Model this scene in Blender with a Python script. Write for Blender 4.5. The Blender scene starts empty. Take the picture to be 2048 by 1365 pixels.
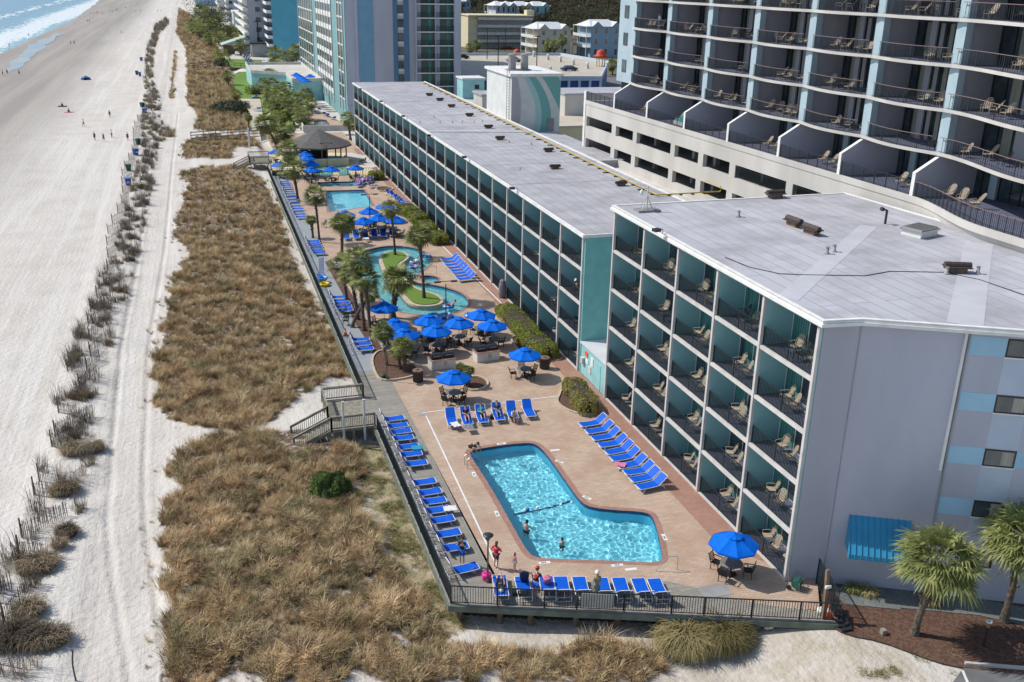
import bpy, bmesh, math, random
from mathutils import Vector, Matrix, noise
from mathutils.geometry import tessellate_polygon
random.seed(7)
PI = math.pi
sc = bpy.context.scene
C = bpy.data.collections.new('place'); sc.collection.children.link(C)
# ---------------------------------------------------------------- camera
H = 29.5                       # metres above the pool deck
FPX = 1940.0                   # focal length in pixels of the 2048 px wide photograph
def _d(px, py): return Vector((px - 1024, -(py - 682.5), -FPX)).normalized()
_up = -_d(914, 5854); _y = _d(365, -59); _y = (_y - _up * _y.dot(_up)).normalized(); _x = _y.cross(_up)
RM = Matrix((_x, _y, _up))     # camera axes -> world axes (y runs along the shore, x inland, z up)
CAM = Vector((0, 0, H))
cam = bpy.data.cameras.new('camera'); camo = bpy.data.objects.new('camera', cam); C.objects.link(camo)
camo.matrix_world = Matrix.Translation(CAM) @ RM.to_4x4()
cam.sensor_width = 36; cam.lens = FPX / 2048 * 36; cam.clip_start = .5; cam.clip_end = 6000
sc.camera = camo
def ray(px, py): return RM @ _d(px, py)
def G(px, py, z=0.0):          # photo point on a level surface -> world
    r = ray(px, py); t = (z - H) / r.z; return CAM + r * t
def onp(px, py, a, d):         # photo point on the upright plane through a along d -> (s, z)
    n = Vector((-d[1], d[0], 0)); r = ray(px, py); t = (Vector((a[0], a[1], 0)) - CAM).dot(n) / r.dot(n)
    p = CAM + r * t; return ((p.x - a[0]) * d[0] + (p.y - a[1]) * d[1], p.z)
def hgt(bx, by, tx, ty, z0=0.0):   # world height of a top pixel that stands over a base pixel
    g = G(bx, by, z0); r = ray(tx, ty); s = (g.x * r.x + g.y * r.y) / (r.x ** 2 + r.y ** 2); return H + s * r.z
# ---------------------------------------------------------------- light
SUN = Vector((-.857 * math.cos(math.radians(47)), .515 * math.cos(math.radians(47)), math.sin(math.radians(47)))).normalized()
w = bpy.data.worlds.new('World'); sc.world = w; w.use_nodes = True
sky = w.node_tree.nodes.new('ShaderNodeTexSky'); sky.sky_type = 'NISHITA'; sky.sun_disc = False
sky.sun_elevation = math.radians(47); sky.sun_rotation = math.atan2(SUN.x, SUN.y)
w.node_tree.links.new(sky.outputs[0], w.node_tree.nodes['Background'].inputs[0])
w.node_tree.nodes['Background'].inputs[1].default_value = .14
sl = bpy.data.lights.new('sun', 'SUN'); sl.energy = 4.0; sl.angle = math.radians(.5); sl.color = (1, .95, .87)
slo = bpy.data.objects.new('sun', sl); C.objects.link(slo); slo.rotation_euler = SUN.to_track_quat('Z', 'Y').to_euler()
sl.cycles.is_caustics_light = True
sc.view_settings.view_transform = 'Standard'; sc.view_settings.look = 'None'
sc.view_settings.exposure = 0.0; sc.view_settings.gamma = 1
sc.render.engine = 'CYCLES'
# ---------------------------------------------------------------- materials
MATS = {}
def mat(n, c, r=.7, c2=None, s=1.0, st=(1, 1, 1), bump=0.0, bs=None, metal=0.0, det=5, lo=.4, hi=.62, c3=None, s3=.12, spec=.4, trans=0, emis=None):
    m = bpy.data.materials.new(n); m.use_nodes = True; t = m.node_tree; b = t.nodes['Principled BSDF']
    b.inputs['Base Color'].default_value = (*c, 1); b.inputs['Roughness'].default_value = r
    b.inputs['Metallic'].default_value = metal; b.inputs['Specular IOR Level'].default_value = spec
    if trans: b.inputs['Transmission Weight'].default_value = trans
    geo = t.nodes.new('ShaderNodeNewGeometry'); mp = t.nodes.new('ShaderNodeMapping'); mp.inputs['Scale'].default_value = st
    t.links.new(geo.outputs['Position'], mp.inputs['Vector'])
    def nz(scale, d=det):
        q = t.nodes.new('ShaderNodeTexNoise'); q.inputs['Scale'].default_value = scale; q.inputs['Detail'].default_value = d
        t.links.new(mp.outputs[0], q.inputs['Vector']); return q
    def mixc(f, a, bb, l, h):
        rp = t.nodes.new('ShaderNodeMapRange'); rp.inputs[1].default_value = l; rp.inputs[2].default_value = h; t.links.new(f, rp.inputs[0])
        x = t.nodes.new('ShaderNodeMix'); x.data_type = 'RGBA'; t.links.new(rp.outputs[0], x.inputs[0])
        for k, v in ((6, a), (7, bb)):
            if isinstance(v, tuple): x.inputs[k].default_value = (*v, 1)
            else: t.links.new(v, x.inputs[k])
        return x.outputs[2]
    col = None
    if c2: col = mixc(nz(s).outputs[0], c, c2, lo, hi)
    if c3: col = mixc(nz(s3, 3).outputs[0], col or c, c3, .5, .68)
    if col: t.links.new(col, b.inputs['Base Color'])
    if bump:
        bp = t.nodes.new('ShaderNodeBump'); bp.inputs['Strength'].default_value = 1; bp.inputs['Distance'].default_value = bump
        t.links.new(nz(bs or s * 3).outputs[0], bp.inputs['Height']); t.links.new(bp.outputs[0], b.inputs['Normal'])
    MATS[n] = m; m['col'] = 0
    return m
def brickmat(n, c1, c2, cm, bw, bh, rot=0.0, mort=.02, r=.8, ns=.6, nc=None, bump=.004, off=.5):
    m = mat(n, c1, r); t = m.node_tree; b = t.nodes['Principled BSDF']
    geo = [x for x in t.nodes if x.type == 'NEW_GEOMETRY'][0]
    mp = t.nodes.new('ShaderNodeMapping'); mp.inputs['Rotation'].default_value = (0, 0, rot); t.links.new(geo.outputs['Position'], mp.inputs['Vector'])
    k = t.nodes.new('ShaderNodeTexBrick'); k.offset = off; k.inputs['Scale'].default_value = 1; k.inputs['Brick Width'].default_value = bw
    k.inputs['Row Height'].default_value = bh; k.inputs['Mortar Size'].default_value = mort; k.inputs['Mortar Smooth'].default_value = .3
    k.inputs['Color1'].default_value = (*c1, 1); k.inputs['Color2'].default_value = (*c2, 1); k.inputs['Mortar'].default_value = (*cm, 1)
    t.links.new(mp.outputs[0], k.inputs['Vector'])
    q = t.nodes.new('ShaderNodeTexNoise'); q.inputs['Scale'].default_value = ns; q.inputs['Detail'].default_value = 6; q.inputs['Roughness'].default_value = .65
    t.links.new(geo.outputs['Position'], q.inputs['Vector'])
    rp = t.nodes.new('ShaderNodeMapRange'); rp.inputs[1].default_value = .42; rp.inputs[2].default_value = .72; t.links.new(q.outputs[0], rp.inputs[0])
    x = t.nodes.new('ShaderNodeMix'); x.data_type = 'RGBA'; t.links.new(rp.outputs[0], x.inputs[0]); t.links.new(k.outputs['Color'], x.inputs[6])
    x.inputs[7].default_value = (*(nc or tuple(v * .7 for v in c1)), 1); t.links.new(x.outputs[2], b.inputs['Base Color'])
    bp = t.nodes.new('ShaderNodeBump'); bp.inputs['Distance'].default_value = bump; t.links.new(k.outputs['Fac'], bp.inputs['Height']); bp.invert = True
    t.links.new(bp.outputs[0], b.inputs['Normal'])
    return m
def M(n): return MATS[n]
mat('white', (.78, .78, .76), .6, (.68, .68, .66), 1.5)
mat('trim', (.60, .575, .55), .7, (.51, .49, .47), 1.2)
mat('white_plastic', (.75, .75, .73), .4)
mat('offwhite', (.62, .61, .57), .75, (.5, .49, .46), 1.2)
mat('black', (.02, .022, .025), .5)
mat('dark_metal', (.022, .028, .035), .45, spec=.5)
mat('green_rail', (.014, .026, .03), .5)
mat('steel', (.5, .5, .5), .3, metal=.9)
mat('teal', (.32, .57, .59), .75, (.29, .53, .55), .8, c3=(.27, .50, .52), s3=.3)
mat('teal_end', (.20, .50, .48), .8, (.18, .45, .43), 1.2, bump=.004, bs=20)
mat('teal_light', (.3, .58, .6), .7, (.26, .5, .52), 1)
mat('stucco', (.48, .495, .575), .9, (.44, .455, .535), .5, st=(1, 1, .3), bump=.010, bs=9, c3=(.40, .41, .465), s3=.15)
mat('stucco_blue', (.37, .59, .74), .9, (.34, .55, .70), .7, bump=.004, bs=14)
mat('stucco_pale', (.50, .58, .68), .9, (.46, .53, .62), .7, bump=.004, bs=14)
mat('concrete', (.57, .55, .515), .9, (.49, .47, .44), .35, st=(1, 1, .25), bump=.004, bs=8, c3=(.45, .435, .40), s3=.2)
mat('concrete_grey', (.33, .33, .33), .9, (.26, .26, .26), .6)
mat('tower_blue', (.40, .51, .56), .85, (.36, .47, .52), .6)
mat('tower_grey', (.48, .47, .51), .9, (.43, .42, .46), .5, bump=.004, bs=10)
mat('tile_floor', (.10, .11, .17), .8, (.13, .14, .20), 3)
mat('soffit', (.5, .53, .55), .9)
mat('glass_dark', (.03, .05, .06), .06, (.07, .095, .105), .9, spec=1.0)
mat('glass_teal', (.02, .07, .075), .12, (.03, .10, .10), .5, spec=.6)
mat('curtain', (.10, .30, .27), .8, (.05, .18, .17), 3, st=(1, 6, .1))
mat('pale_curtain', (.42, .40, .34), .85, (.3, .29, .25), 3, st=(6, 6, .1))
mat('canvas_blue', (.0, .145, .68), .75, (.0, .125, .60), 2.5, spec=.15)
mat('canvas_blue_dark', (.0, .08, .45), .75, spec=.15)
mat('sling_blue', (.0, .105, .62), .6, (.0, .09, .55), 4, spec=.25)
mat('tan_wicker', (.42, .35, .26), .6)
mat('brown_wood', (.28, .15, .07), .6)
mat('table_top', (.16, .155, .155), .5, (.22, .21, .2), 8)
mat('asphalt', (.17, .17, .175), .9, (.13, .13, .135), .7)
mat('car_black', (.015, .015, .02), .2); mat('car_white', (.7, .7, .7), .25); mat('car_silver', (.3, .33, .35), .25, metal=.4)
mat('car_blue', (.02, .04, .12), .25); mat('car_red', (.25, .02, .02), .3)
mat('red', (.6, .02, .02), .6); mat('orange', (.75, .12, .02), .6); mat('pink', (.75, .02, .3), .5); mat('yellow', (.7, .5, .02), .5)
mat('yellow_pipe', (.62, .42, .03), .45, (.5, .34, .03), 2)
mat('red_tile', (.55, .07, .03), .6, (.42, .05, .02), 3)
mat('mulch', (.085, .045, .03), .95, (.15, .085, .06), 7, bump=.03, bs=12)
mat('wood_old', (.30, .28, .22), .9, (.2, .185, .15), 2.5, st=(1, 1, .4), bump=.004, bs=12)
mat('wood_green', (.16, .19, .15), .9, (.11, .13, .105), 1.5)
mat('wood_dark', (.07, .055, .04), .9, (.04, .032, .025), 2, st=(6, 6, .5), bump=.01, bs=9)
mat('pile_wood', (.22, .15, .10), .9, (.13, .09, .06), 4, st=(1, 1, .4), bump=.01, bs=12)
mat('picket', (.17, .14, .115), .9, (.1, .085, .07), 4)
mat('trunk', (.15, .12, .09), .95, (.07, .055, .045), 7, bump=.02, bs=16)
mat('green_bin', (.02, .10, .08), .6); mat('blue_bin', (.01, .08, .38), .6); mat('rust_steel', (.055, .042, .04), .6, (.08, .058, .05), 6)
brickmat('roof', (.44, .44, .47), (.405, .405, .435), (.21, .21, .235), 14, .95, PI / 2, .03, ns=.42, nc=(.28, .28, .30))
brickmat('roof_near', (.49, .495, .535), (.43, .435, .475), (.25, .25, .28), 11, .95, PI / 2, .03, ns=.3, nc=(.30, .30, .32))
mat('shingle', (.14, .13, .125), .9, (.10, .095, .09), 3)
mat('metal_white_roof', (.62, .64, .66), .5, (.55, .57, .6), .5)
mat('awning_blue', (.04, .29, .50), .5, (.035, .26, .45), 1)
mat('cream', (.66, .6, .42), .8, (.6, .55, .38), 1)
mat('curb', (.55, .46, .34), .85, (.42, .36, .28), 3)
mat('turf', (.14, .24, .03), .9, (.10, .18, .025), 6, bump=.02, bs=30)
mat('court_green', (.15, .34, .29), .8, (.12, .29, .25), 1)
mat('court_cream', (.68, .58, .36), .8)
mat('skin_light', (.55, .33, .24), .6); mat('skin_tan', (.42, .23, .15), .6)
mat('hair_dark', (.03, .02, .015), .7); mat('hair_brown', (.12, .06, .03), .7); mat('hair_blond', (.4, .27, .12), .7)
for n_, c_ in dict(cloth_red=(.6, .01, .03), cloth_black=(.015, .015, .018), cloth_navy=(.015, .03, .08), cloth_blue=(.01, .1, .45), cloth_white=(.7, .7, .7),
                   cloth_sage=(.22, .25, .19), cloth_denim=(.12, .2, .33), cloth_grey=(.2, .2, .22), cloth_pink=(.6, .2, .3), cloth_maroon=(.09, .02, .04), cloth_teal=(.02, .3, .35)).items():
    mat(n_, c_, .85)
mat('cap_white', (.8, .78, .75), .7)
mat('seawall_purple', (.36, .36, .40), .9)
brickmat('pavers', (.54, .41, .31), (.45, .335, .25), (.36, .27, .20), .40, .20, .12, .014, ns=.4, nc=(.38, .25, .175))
brickmat('brick_walk', (.42, .235, .175), (.35, .19, .145), (.30, .19, .145), .30, .15, 0, .012, ns=.8, nc=(.30, .17, .12))
brickmat('coping', (.40, .22, .17), (.34, .18, .14), (.25, .16, .12), .25, .5, 0, .02, ns=1)
brickmat('planks', (.36, .335, .29), (.28, .26, .225), (.10, .09, .08), 3.6, .145, 0, .012, ns=1.5, nc=(.23, .21, .18))
brickmat('planks_blue', (.33, .36, .38), (.285, .31, .33), (.16, .17, .18), 3.6, .22, 0, .01, ns=.7, nc=(.27, .29, .305))
brickmat('slate_walk', (.20, .22, .215), (.16, .18, .175), (.11, .12, .12), .6, .3, .785, .02, ns=1, nc=(.15, .165, .16))
# ---------------------------------------------------------------- mesh helpers
class MB:
    def __init__(s, o=(0, 0, 0)): s.v = []; s.f = []; s.m = []; s.o = Vector(o)
    def add(s, vs, fs, mi=0):
        k = len(s.v); s.v += [tuple(Vector(p) - s.o) for p in vs]; s.f += [tuple(i + k for i in f) for f in fs]; s.m += [mi] * len(fs); return s
    def box(s, x0, y0, z0, x1, y1, z1, mi=0):
        return s.add([(x0, y0, z0), (x1, y0, z0), (x1, y1, z0), (x0, y1, z0), (x0, y0, z1), (x1, y0, z1), (x1, y1, z1), (x0, y1, z1)],
                     [(3, 2, 1, 0), (4, 5, 6, 7), (0, 1, 5, 4), (1, 2, 6, 5), (2, 3, 7, 6), (3, 0, 4, 7)], mi)
    def bar(s, a, b, w_, h_, mi=0, up=(0, 0, 1)):   # rectangular bar from a to b
        a = Vector(a); b = Vector(b); d = (b - a).normalized(); u = Vector(up)
        if abs(d.dot(u)) > .98: u = Vector((0, 1, 0))
        sx = d.cross(u).normalized() * w_ / 2; sy = sx.cross(d).normalized() * h_ / 2
        vs = [p + i * sx + j * sy for p in (a, b) for i, j in ((-1, -1), (1, -1), (1, 1), (-1, 1))]
        return s.add(vs, [(0, 1, 2, 3), (7, 6, 5, 4), (0, 4, 5, 1), (1, 5, 6, 2), (2, 6, 7, 3), (3, 7, 4, 0)], mi)
    def tube(s, pts, rs, n=8, mi=0, cap=True):
        pts = [Vector(p) for p in pts]
        if not hasattr(rs, '__len__'): rs = [rs] * len(pts)
        vs = []
        for i, p in enumerate(pts):
            d = (pts[min(i + 1, len(pts) - 1)] - pts[max(i - 1, 0)]).normalized()
            u = Vector((0, 0, 1)) if abs(d.z) < .9 else Vector((1, 0, 0))
            a = d.cross(u).normalized(); b = a.cross(d)
            vs += [p + (a * math.cos(2 * PI * k / n) + b * math.sin(2 * PI * k / n)) * rs[i] for k in range(n)]
        fs = [(i * n + k, i * n + (k + 1) % n, (i + 1) * n + (k + 1) % n, (i + 1) * n + k) for i in range(len(pts) - 1) for k in range(n)]
        if cap: fs += [tuple(range(n))[::-1], tuple(range((len(pts) - 1) * n, len(pts) * n))]
        return s.add(vs, fs, mi)
    def lathe(s, c, prof, n=16, mi=0):   # prof [(r, z)...]
        vs = [(c[0] + r * math.cos(2 * PI * k / n), c[1] + r * math.sin(2 * PI * k / n), c[2] + z) for r, z in prof for k in range(n)]
        fs = [(i * n + k, i * n + (k + 1) % n, (i + 1) * n + (k + 1) % n, (i + 1) * n + k) for i in range(len(prof) - 1) for k in range(n)]
        fs += [tuple(range(n))[::-1], tuple(range((len(prof) - 1) * n, len(prof) * n))]
        return s.add(vs, fs, mi)
    def prism(s, poly, z0, z1, mi=0, mt=None):
        n = len(poly); vs = [(p[0], p[1], z0) for p in poly] + [(p[0], p[1], z1) for p in poly]
        s.add(vs, [(i, (i + 1) % n, n + (i + 1) % n, n + i) for i in range(n)], mi)
        s.sheet(poly, z1, [], mt if mt is not None else mi); return s
    def sheet(s, poly, z, holes=[], mi=0):
        loops = [[Vector((p[0], p[1], z)) for p in L] for L in [poly] + list(holes)]
        tr = tessellate_polygon(loops); vs = [p for L in loops for p in L]; fs = []
        for t in tr:
            a, b, c = (vs[i] for i in t)
            fs.append(tuple(t) if (b - a).cross(c - a).z > 0 else tuple(t)[::-1])
        return s.add(vs, fs, mi)
    def quad(s, a, b, c, d, mi=0): return s.add([a, b, c, d], [(0, 1, 2, 3)], mi)
    def build(s, name, m, parent=None, smooth=False):
        me = bpy.data.meshes.new(name); me.from_pydata(s.v, [], s.f)
        ms = m if isinstance(m, (list, tuple)) else [m]
        for x in ms: me.materials.append(MATS[x] if isinstance(x, str) else x)
        me.polygons.foreach_set('material_index', s.m)
        if smooth: me.shade_smooth()
        me.update()
        o = bpy.data.objects.new(name, me); C.objects.link(o)
        if parent: o.parent = parent
        return o
def smooth_angle(o, deg=40):
    me = o.data; me.shade_smooth()
    bm = bmesh.new(); bm.from_mesh(me); lim = math.radians(deg)
    for e in bm.edges:
        e.smooth = len(e.link_faces) == 2 and e.calc_face_angle(0) < lim
    bm.to_mesh(me); bm.free()
def tag(o, label=None, cat=None, group=None, kind=None):
    if label: o['label'] = label
    if cat: o['category'] = cat
    if group: o['group'] = group
    if kind: o['kind'] = kind
    return o
def thing(name, label, cat, loc=(0, 0, 0), rz=0.0, group=None):
    o = bpy.data.objects.new(name, None); C.objects.link(o); o.location = loc; o.rotation_euler = (0, 0, rz); o.empty_display_size = .2
    return tag(o, label, cat, group)
def struct(name, mb, m, smooth=False): return tag(mb.build(name, m, None, smooth), kind='structure')
def dup(root, loc, rz, label=None, group=None, scale=None):
    r = root.copy(); C.objects.link(r); r.location = loc; r.rotation_euler = (0, 0, rz)
    if scale: r.scale = (scale,) * 3
    if label: r['label'] = label
    if group: r['group'] = group
    for ch in KIDS(root):
        c = ch.copy(); C.objects.link(c); c.parent = r
        for g in KIDS(ch):
            d = g.copy(); C.objects.link(d); d.parent = c
    return r
_kc = {}
def KIDS(o):
    if o.name not in _kc: _kc[o.name] = list(o.children)
    return _kc[o.name]
class Kind:   # first call builds, later calls copy
    def __init__(s, fn): s.fn = fn; s.p = None
    def __call__(s, loc, rz, label, group=None, scale=None):
        if s.p is None:
            s.p = s.fn(); o = s.p; o.location = loc; o.rotation_euler = (0, 0, rz); o['label'] = label
            if group: o['group'] = group
            if scale: o.scale = (scale,) * 3
            return o
        o = dup(s.p, loc, rz, label, group, scale or 1.0); 
        if not group and 'group' in o: del o['group']
        return o
ORD = 'first second third fourth fifth sixth seventh eighth ninth tenth eleventh twelfth thirteenth fourteenth fifteenth sixteenth seventeenth eighteenth nineteenth twentieth'.split()
for q_, r_ in (('twenty', ''), ('thirty', 'thirtieth'), ('forty', 'fortieth'), ('fifty', 'fiftieth'), ('sixty', 'sixtieth')): ORD += ([r_] if r_ else []) + [q_ + '-' + x for x in ORD[:9]]
def inside(x, y, poly):
    r = False; n = len(poly); j = n - 1
    for i in range(n):
        xi, yi = poly[i][0], poly[i][1]; xj, yj = poly[j][0], poly[j][1]
        if (yi > y) != (yj > y) and x < (xj - xi) * (y - yi) / (yj - yi) + xi: r = not r
        j = i
    return r
def PX(pts, z=0.0): return [tuple(G(a, b, z)[:2]) for a, b in pts]
def ccw(p):
    a = sum(p[i][0] * p[(i + 1) % len(p)][1] - p[(i + 1) % len(p)][0] * p[i][1] for i in range(len(p)))
    return p if a > 0 else p[::-1]
def smoothpoly(p, it=2):
    for _ in range(it):
        q = []
        for i in range(len(p)):
            a = p[i]; b = p[(i + 1) % len(p)]
            q += [(a[0] * .75 + b[0] * .25, a[1] * .75 + b[1] * .25), (a[0] * .25 + b[0] * .75, a[1] * .25 + b[1] * .75)]
        p = q
    return p
def offset(p, d):   # outward for ccw
    p = ccw(p); n = len(p); q = []
    for i in range(n):
        a = Vector(p[i - 1]); b = Vector(p[i]); c = Vector(p[(i + 1) % n])
        n1 = Vector(((b - a).y, -(b - a).x)).normalized(); n2 = Vector(((c - b).y, -(c - b).x)).normalized()
        m = (n1 + n2); m = m.normalized() if m.length > 1e-6 else n1
        q.append(tuple(b + m * d / max(.5, m.dot(n1))))
    return q
# ================================================================ ground, sea, deck, pools
SZ = -1.2
TR1 = PX([(262, 1365), (250, 1300), (225, 1150), (215, 1040), (222, 960), (225, 890), (243, 700), (280, 500), (300, 330), (330, 200), (350, 100), (325, 40)], SZ)
TR2 = PX([(340, 1365), (318, 1230), (295, 1080), (288, 990), (290, 900), (298, 700), (330, 500), (345, 330), (360, 200), (365, 100), (330, 40)], SZ)
def interp(pl, y):
    if y <= pl[0][1]: return pl[0][0]
    for a, b in zip(pl, pl[1:]):
        if y <= b[1]: return a[0] + (b[0] - a[0]) * (y - a[1]) / max(1e-6, b[1] - a[1])
    return pl[-1][0]
VEG = [PX(p, SZ) for p in (
    [(340, 1365), (345, 1250), (330, 1100), (328, 1010), (375, 985), (330, 960), (375, 890), (560, 873), (660, 885), (715, 905), (722, 960), (712, 1010), (745, 1060), (790, 1150), (840, 1230), (905, 1292), (1000, 1300), (1150, 1306), (1290, 1300), (1320, 1335), (1330, 1365)],
    [(310, 790), (335, 845), (440, 868), (500, 872), (545, 850), (590, 805), (640, 765), (705, 752), (680, 700), (645, 650), (605, 560), (575, 490), (560, 420), (525, 360), (470, 335), (400, 338), (355, 350), (380, 365), (365, 420), (345, 470), (385, 510), (345, 545), (330, 650)],
    [(365, 318), (460, 322), (470, 300), (520, 290), (520, 272), (400, 275), (368, 290)],
    [(385, 262), (440, 268), (500, 262), (500, 225), (490, 190), (470, 150), (440, 100), (425, 50), (380, 30), (345, 10), (340, 20), (350, 60), (372, 100), (375, 160), (375, 210), (400, 235)],
    [(310, 195), (350, 198), (345, 170), (355, 120), (345, 90), (345, 50), (325, 60), (325, 110), (315, 150)],
    [(300, 268), (345, 275), (350, 262), (320, 252)])]
VEGG = PX([(690, 880), (770, 890), (830, 980), (880, 1090), (925, 1200), (935, 1255), (880, 1290), (820, 1200), (780, 1120), (740, 1050), (715, 960)], SZ)
VEGG2 = PX([(640, 600), (660, 620), (730, 755), (700, 755), (660, 690)], SZ)
BANDS = PX([(-60, 1365), (70, 1365), (110, 1300), (60, 1200), (120, 1130), (175, 1010), (190, 920), (195, 830), (205, 760), (222, 700), (252, 600), (272, 530), (290, 460), (300, 400), (312, 330), (318, 290), (345, 268), (320, 240), (322, 205), (305, 160), (308, 110), (318, 70), (338, 50), (333, 36), (312, 50), (294, 100), (288, 200), (283, 250), (285, 300), (270, 350), (258, 410), (236, 480), (198, 560), (168, 640), (140, 720), (110, 800), (95, 880), (70, 980), (40, 1050), (-20, 1150)], SZ)
def sm(a, b, x): t = max(0, min(1, (x - a) / (b - a))); return t * t * (3 - 2 * t)
def vegmask(x, y):
    nx = x + .9 * noise.noise((x * .5, y * .5, 3)) + .35 * noise.noise((x * 1.9, y * 1.9, 8)); ny = y + 1.2 * noise.noise((x * .5, y * .4, 9)) + .5 * noise.noise((x * 1.7, y * 1.7, 1))
    return any(inside(nx, ny, p) for p in VEG)
def tz(x, y, veg=None):
    z = SZ
    if x < -14: z -= (-14 - x) * .0107
    z = max(z, -7)
    a = sm(-5.5, 0, x) * (1 - sm(7.0, 9.6, x)) * (1 - sm(900, 1000, y)) * sm(28, 46, y)
    z += a * (.28 + .30 * noise.noise((x * .16, y * .12, 0)))
    z += .10 * noise.noise((x * .35, y * .3, 4)) * sm(-12, -8, x)
    band = sm(-14, -11, x) * (1 - sm(-8.6, -7, x)); z += band * .15 * (1 + noise.noise((x * .5, y * .35, 7)))
    if x > 10.4 and y > 40.5 and x < 46: z -= .8 * sm(10.6, 11.2, x) * sm(40.5, 42, y)
    e = sm(21, 28, x) * (1 - sm(36, 40, y)) + sm(44, 50, x) + sm(190, 200, y) * sm(12, 16, x)
    z += (-.30 - z) * min(1, e)
    if -12 < x < 0 and y < 240:
        for t in (TR1, TR2):
            dx = abs(x - interp(t, y)); 
            if dx < .6: z += -.10 * math.exp(-(dx / .2) ** 2) + .05 * math.exp(-((dx - .33) / .1) ** 2)
    return z
def frange(a, b, s):
    r = []; x = a
    while x < b - 1e-6: r.append(x); x += s
    return r
xs = [-4000, -1500, -700, -300, -150, -100, -80, -66] + frange(-60, -30, 4) + frange(-30, -14, 1) + frange(-14, -3, .17) + frange(-3, 10.4, .35) + frange(10.4, 30, .8) + frange(30, 60, 3) + [64, 80, 120, 200, 400, 900, 2000, 4000]
ys = [-200, -50, 0, 15, 24] + frange(28, 75, .3) + frange(75, 130, .6) + frange(130, 300, 2) + frange(300, 500, 8) + [520, 560, 620, 700, 800, 900, 1000, 1150, 1300, 1600, 2200, 4500]
vs = []; zone = []
for y in ys:
    for x in xs:
        v_ = 0.0; g_ = 0.0
        if -6 < x < 30 and 25 < y < 1000:
            v_ = 1.0 if vegmask(x, y) else 0.0
            nx = x + .8 * noise.noise((x, y, 2)); g_ = 1.0 if inside(nx, y, VEGG) or inside(nx, y, VEGG2) else .32 if x > 11 and y < 42 else 0.0
        if -14 < x < -6 and 25 < y < 1000:
            if noise.noise((x * .6, y * .5, 11)) > .22 and inside(x, y, BANDS): v_ = .5
        vs.append((x, y, tz(x, y))); zone.append((v_, g_, sm(-26, -40, x) if False else max(0, min(1, (-24 - x - 3 * noise.noise((x * .05, y * .02, 6))) / 16)), 1))
nx_ = len(xs)
mb = MB(); mb.add(vs, [(j * nx_ + i, j * nx_ + i + 1, (j + 1) * nx_ + i + 1, (j + 1) * nx_ + i) for j in range(len(ys) - 1) for i in range(nx_ - 1)])
m = mat('sand', (.58, .545, .50), .95); t = m.node_tree; L = t.links; b = t.nodes['Principled BSDF']
def N(t, k, **kw):
    n = t.nodes.new(k)
    for a, v in kw.items(): setattr(n, a, v)
    return n
def NZ(t, vec, sc_, det=4, rough=.55):
    n = N(t, 'ShaderNodeTexNoise'); n.inputs['Scale'].default_value = sc_; n.inputs['Detail'].default_value = det; n.inputs['Roughness'].default_value = rough; t.links.new(vec, n.inputs['Vector']); return n.outputs[0]
def MR(t, v, a, b_, c=0, d=1):
    n = N(t, 'ShaderNodeMapRange'); t.links.new(v, n.inputs[0])
    for k, x in zip((1, 2, 3, 4), (a, b_, c, d)): n.inputs[k].default_value = x
    return n.outputs[0]
def MX(t, f, a, b_):
    n = N(t, 'ShaderNodeMix', data_type='RGBA')
    if isinstance(f, float): n.inputs[0].default_value = f
    else: t.links.new(f, n.inputs[0])
    for k, x in ((6, a), (7, b_)):
        if isinstance(x, tuple): n.inputs[k].default_value = (*x, 1)
        else: t.links.new(x, n.inputs[k])
    return n.outputs[2]
def MT(t, op, a, b_=None):
    n = N(t, 'ShaderNodeMath', operation=op)
    for k, x in ((0, a), (1, b_)):
        if x is None: continue
        if isinstance(x, (int, float)): n.inputs[k].default_value = x
        else: t.links.new(x, n.inputs[k])
    return n.outputs[0]
geo = N(t, 'ShaderNodeNewGeometry'); P_ = geo.outputs['Position']
mp = N(t, 'ShaderNodeMapping'); mp.inputs['Scale'].default_value = (1, .03, 1); mp.inputs['Rotation'].default_value = (0, 0, .02); L.new(P_, mp.inputs['Vector'])
at = N(t, 'ShaderNodeAttribute', attribute_name='zones'); sp = N(t, 'ShaderNodeSeparateColor'); L.new(at.outputs['Color'], sp.inputs[0])
base = MX(t, MR(t, NZ(t, P_, .25, 6), .4, .65), (.60, .565, .515), (.54, .50, .45))
base = MX(t, MR(t, NZ(t, mp.outputs[0], .7, 5), .5, .62), base, (.63, .60, .555))
wetc = MX(t, MR(t, NZ(t, mp.outputs[0], .25, 5), .4, .6), (.36, .33, .295), (.30, .275, .25))
col = MX(t, MR(t, sp.outputs[2], .0, 1), base, wetc)
lit = MX(t, MR(t, NZ(t, P_, 6, 5), .4, .6), (.20, .145, .09), (.09, .065, .045))
vf = MT(t, 'MULTIPLY', sp.outputs[0], MR(t, NZ(t, P_, 2.5, 5), .32, .5)); col = MX(t, vf, col, lit)
grs = MX(t, MR(t, NZ(t, P_, 9, 5), .4, .6), (.19, .20, .085), (.34, .29, .17))
col = MX(t, MT(t, 'MULTIPLY', sp.outputs[1], MR(t, NZ(t, P_, 3, 5), .2, .5)), col, (.42, .33, .22)); gf = MT(t, 'MULTIPLY', sp.outputs[1], MR(t, NZ(t, P_, .8, 6), .44, .58)); col = MX(t, gf, col, grs)
L.new(col, b.inputs['Base Color'])
h = MT(t, 'ADD', MT(t, 'MULTIPLY', MR(t, NZ(t, P_, 2.3, 5, .6), .35, .65), .055), MT(t, 'MULTIPLY', MR(t, NZ(t, mp.outputs[0], 3.5, 3), .4, .6), .014))
bp = N(t, 'ShaderNodeBump'); bp.inputs['Distance'].default_value = .85; L.new(h, bp.inputs['Height']); L.new(bp.outputs[0], b.inputs['Normal'])
terrain = struct('beach_sand', mb, 'sand', True)
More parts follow.
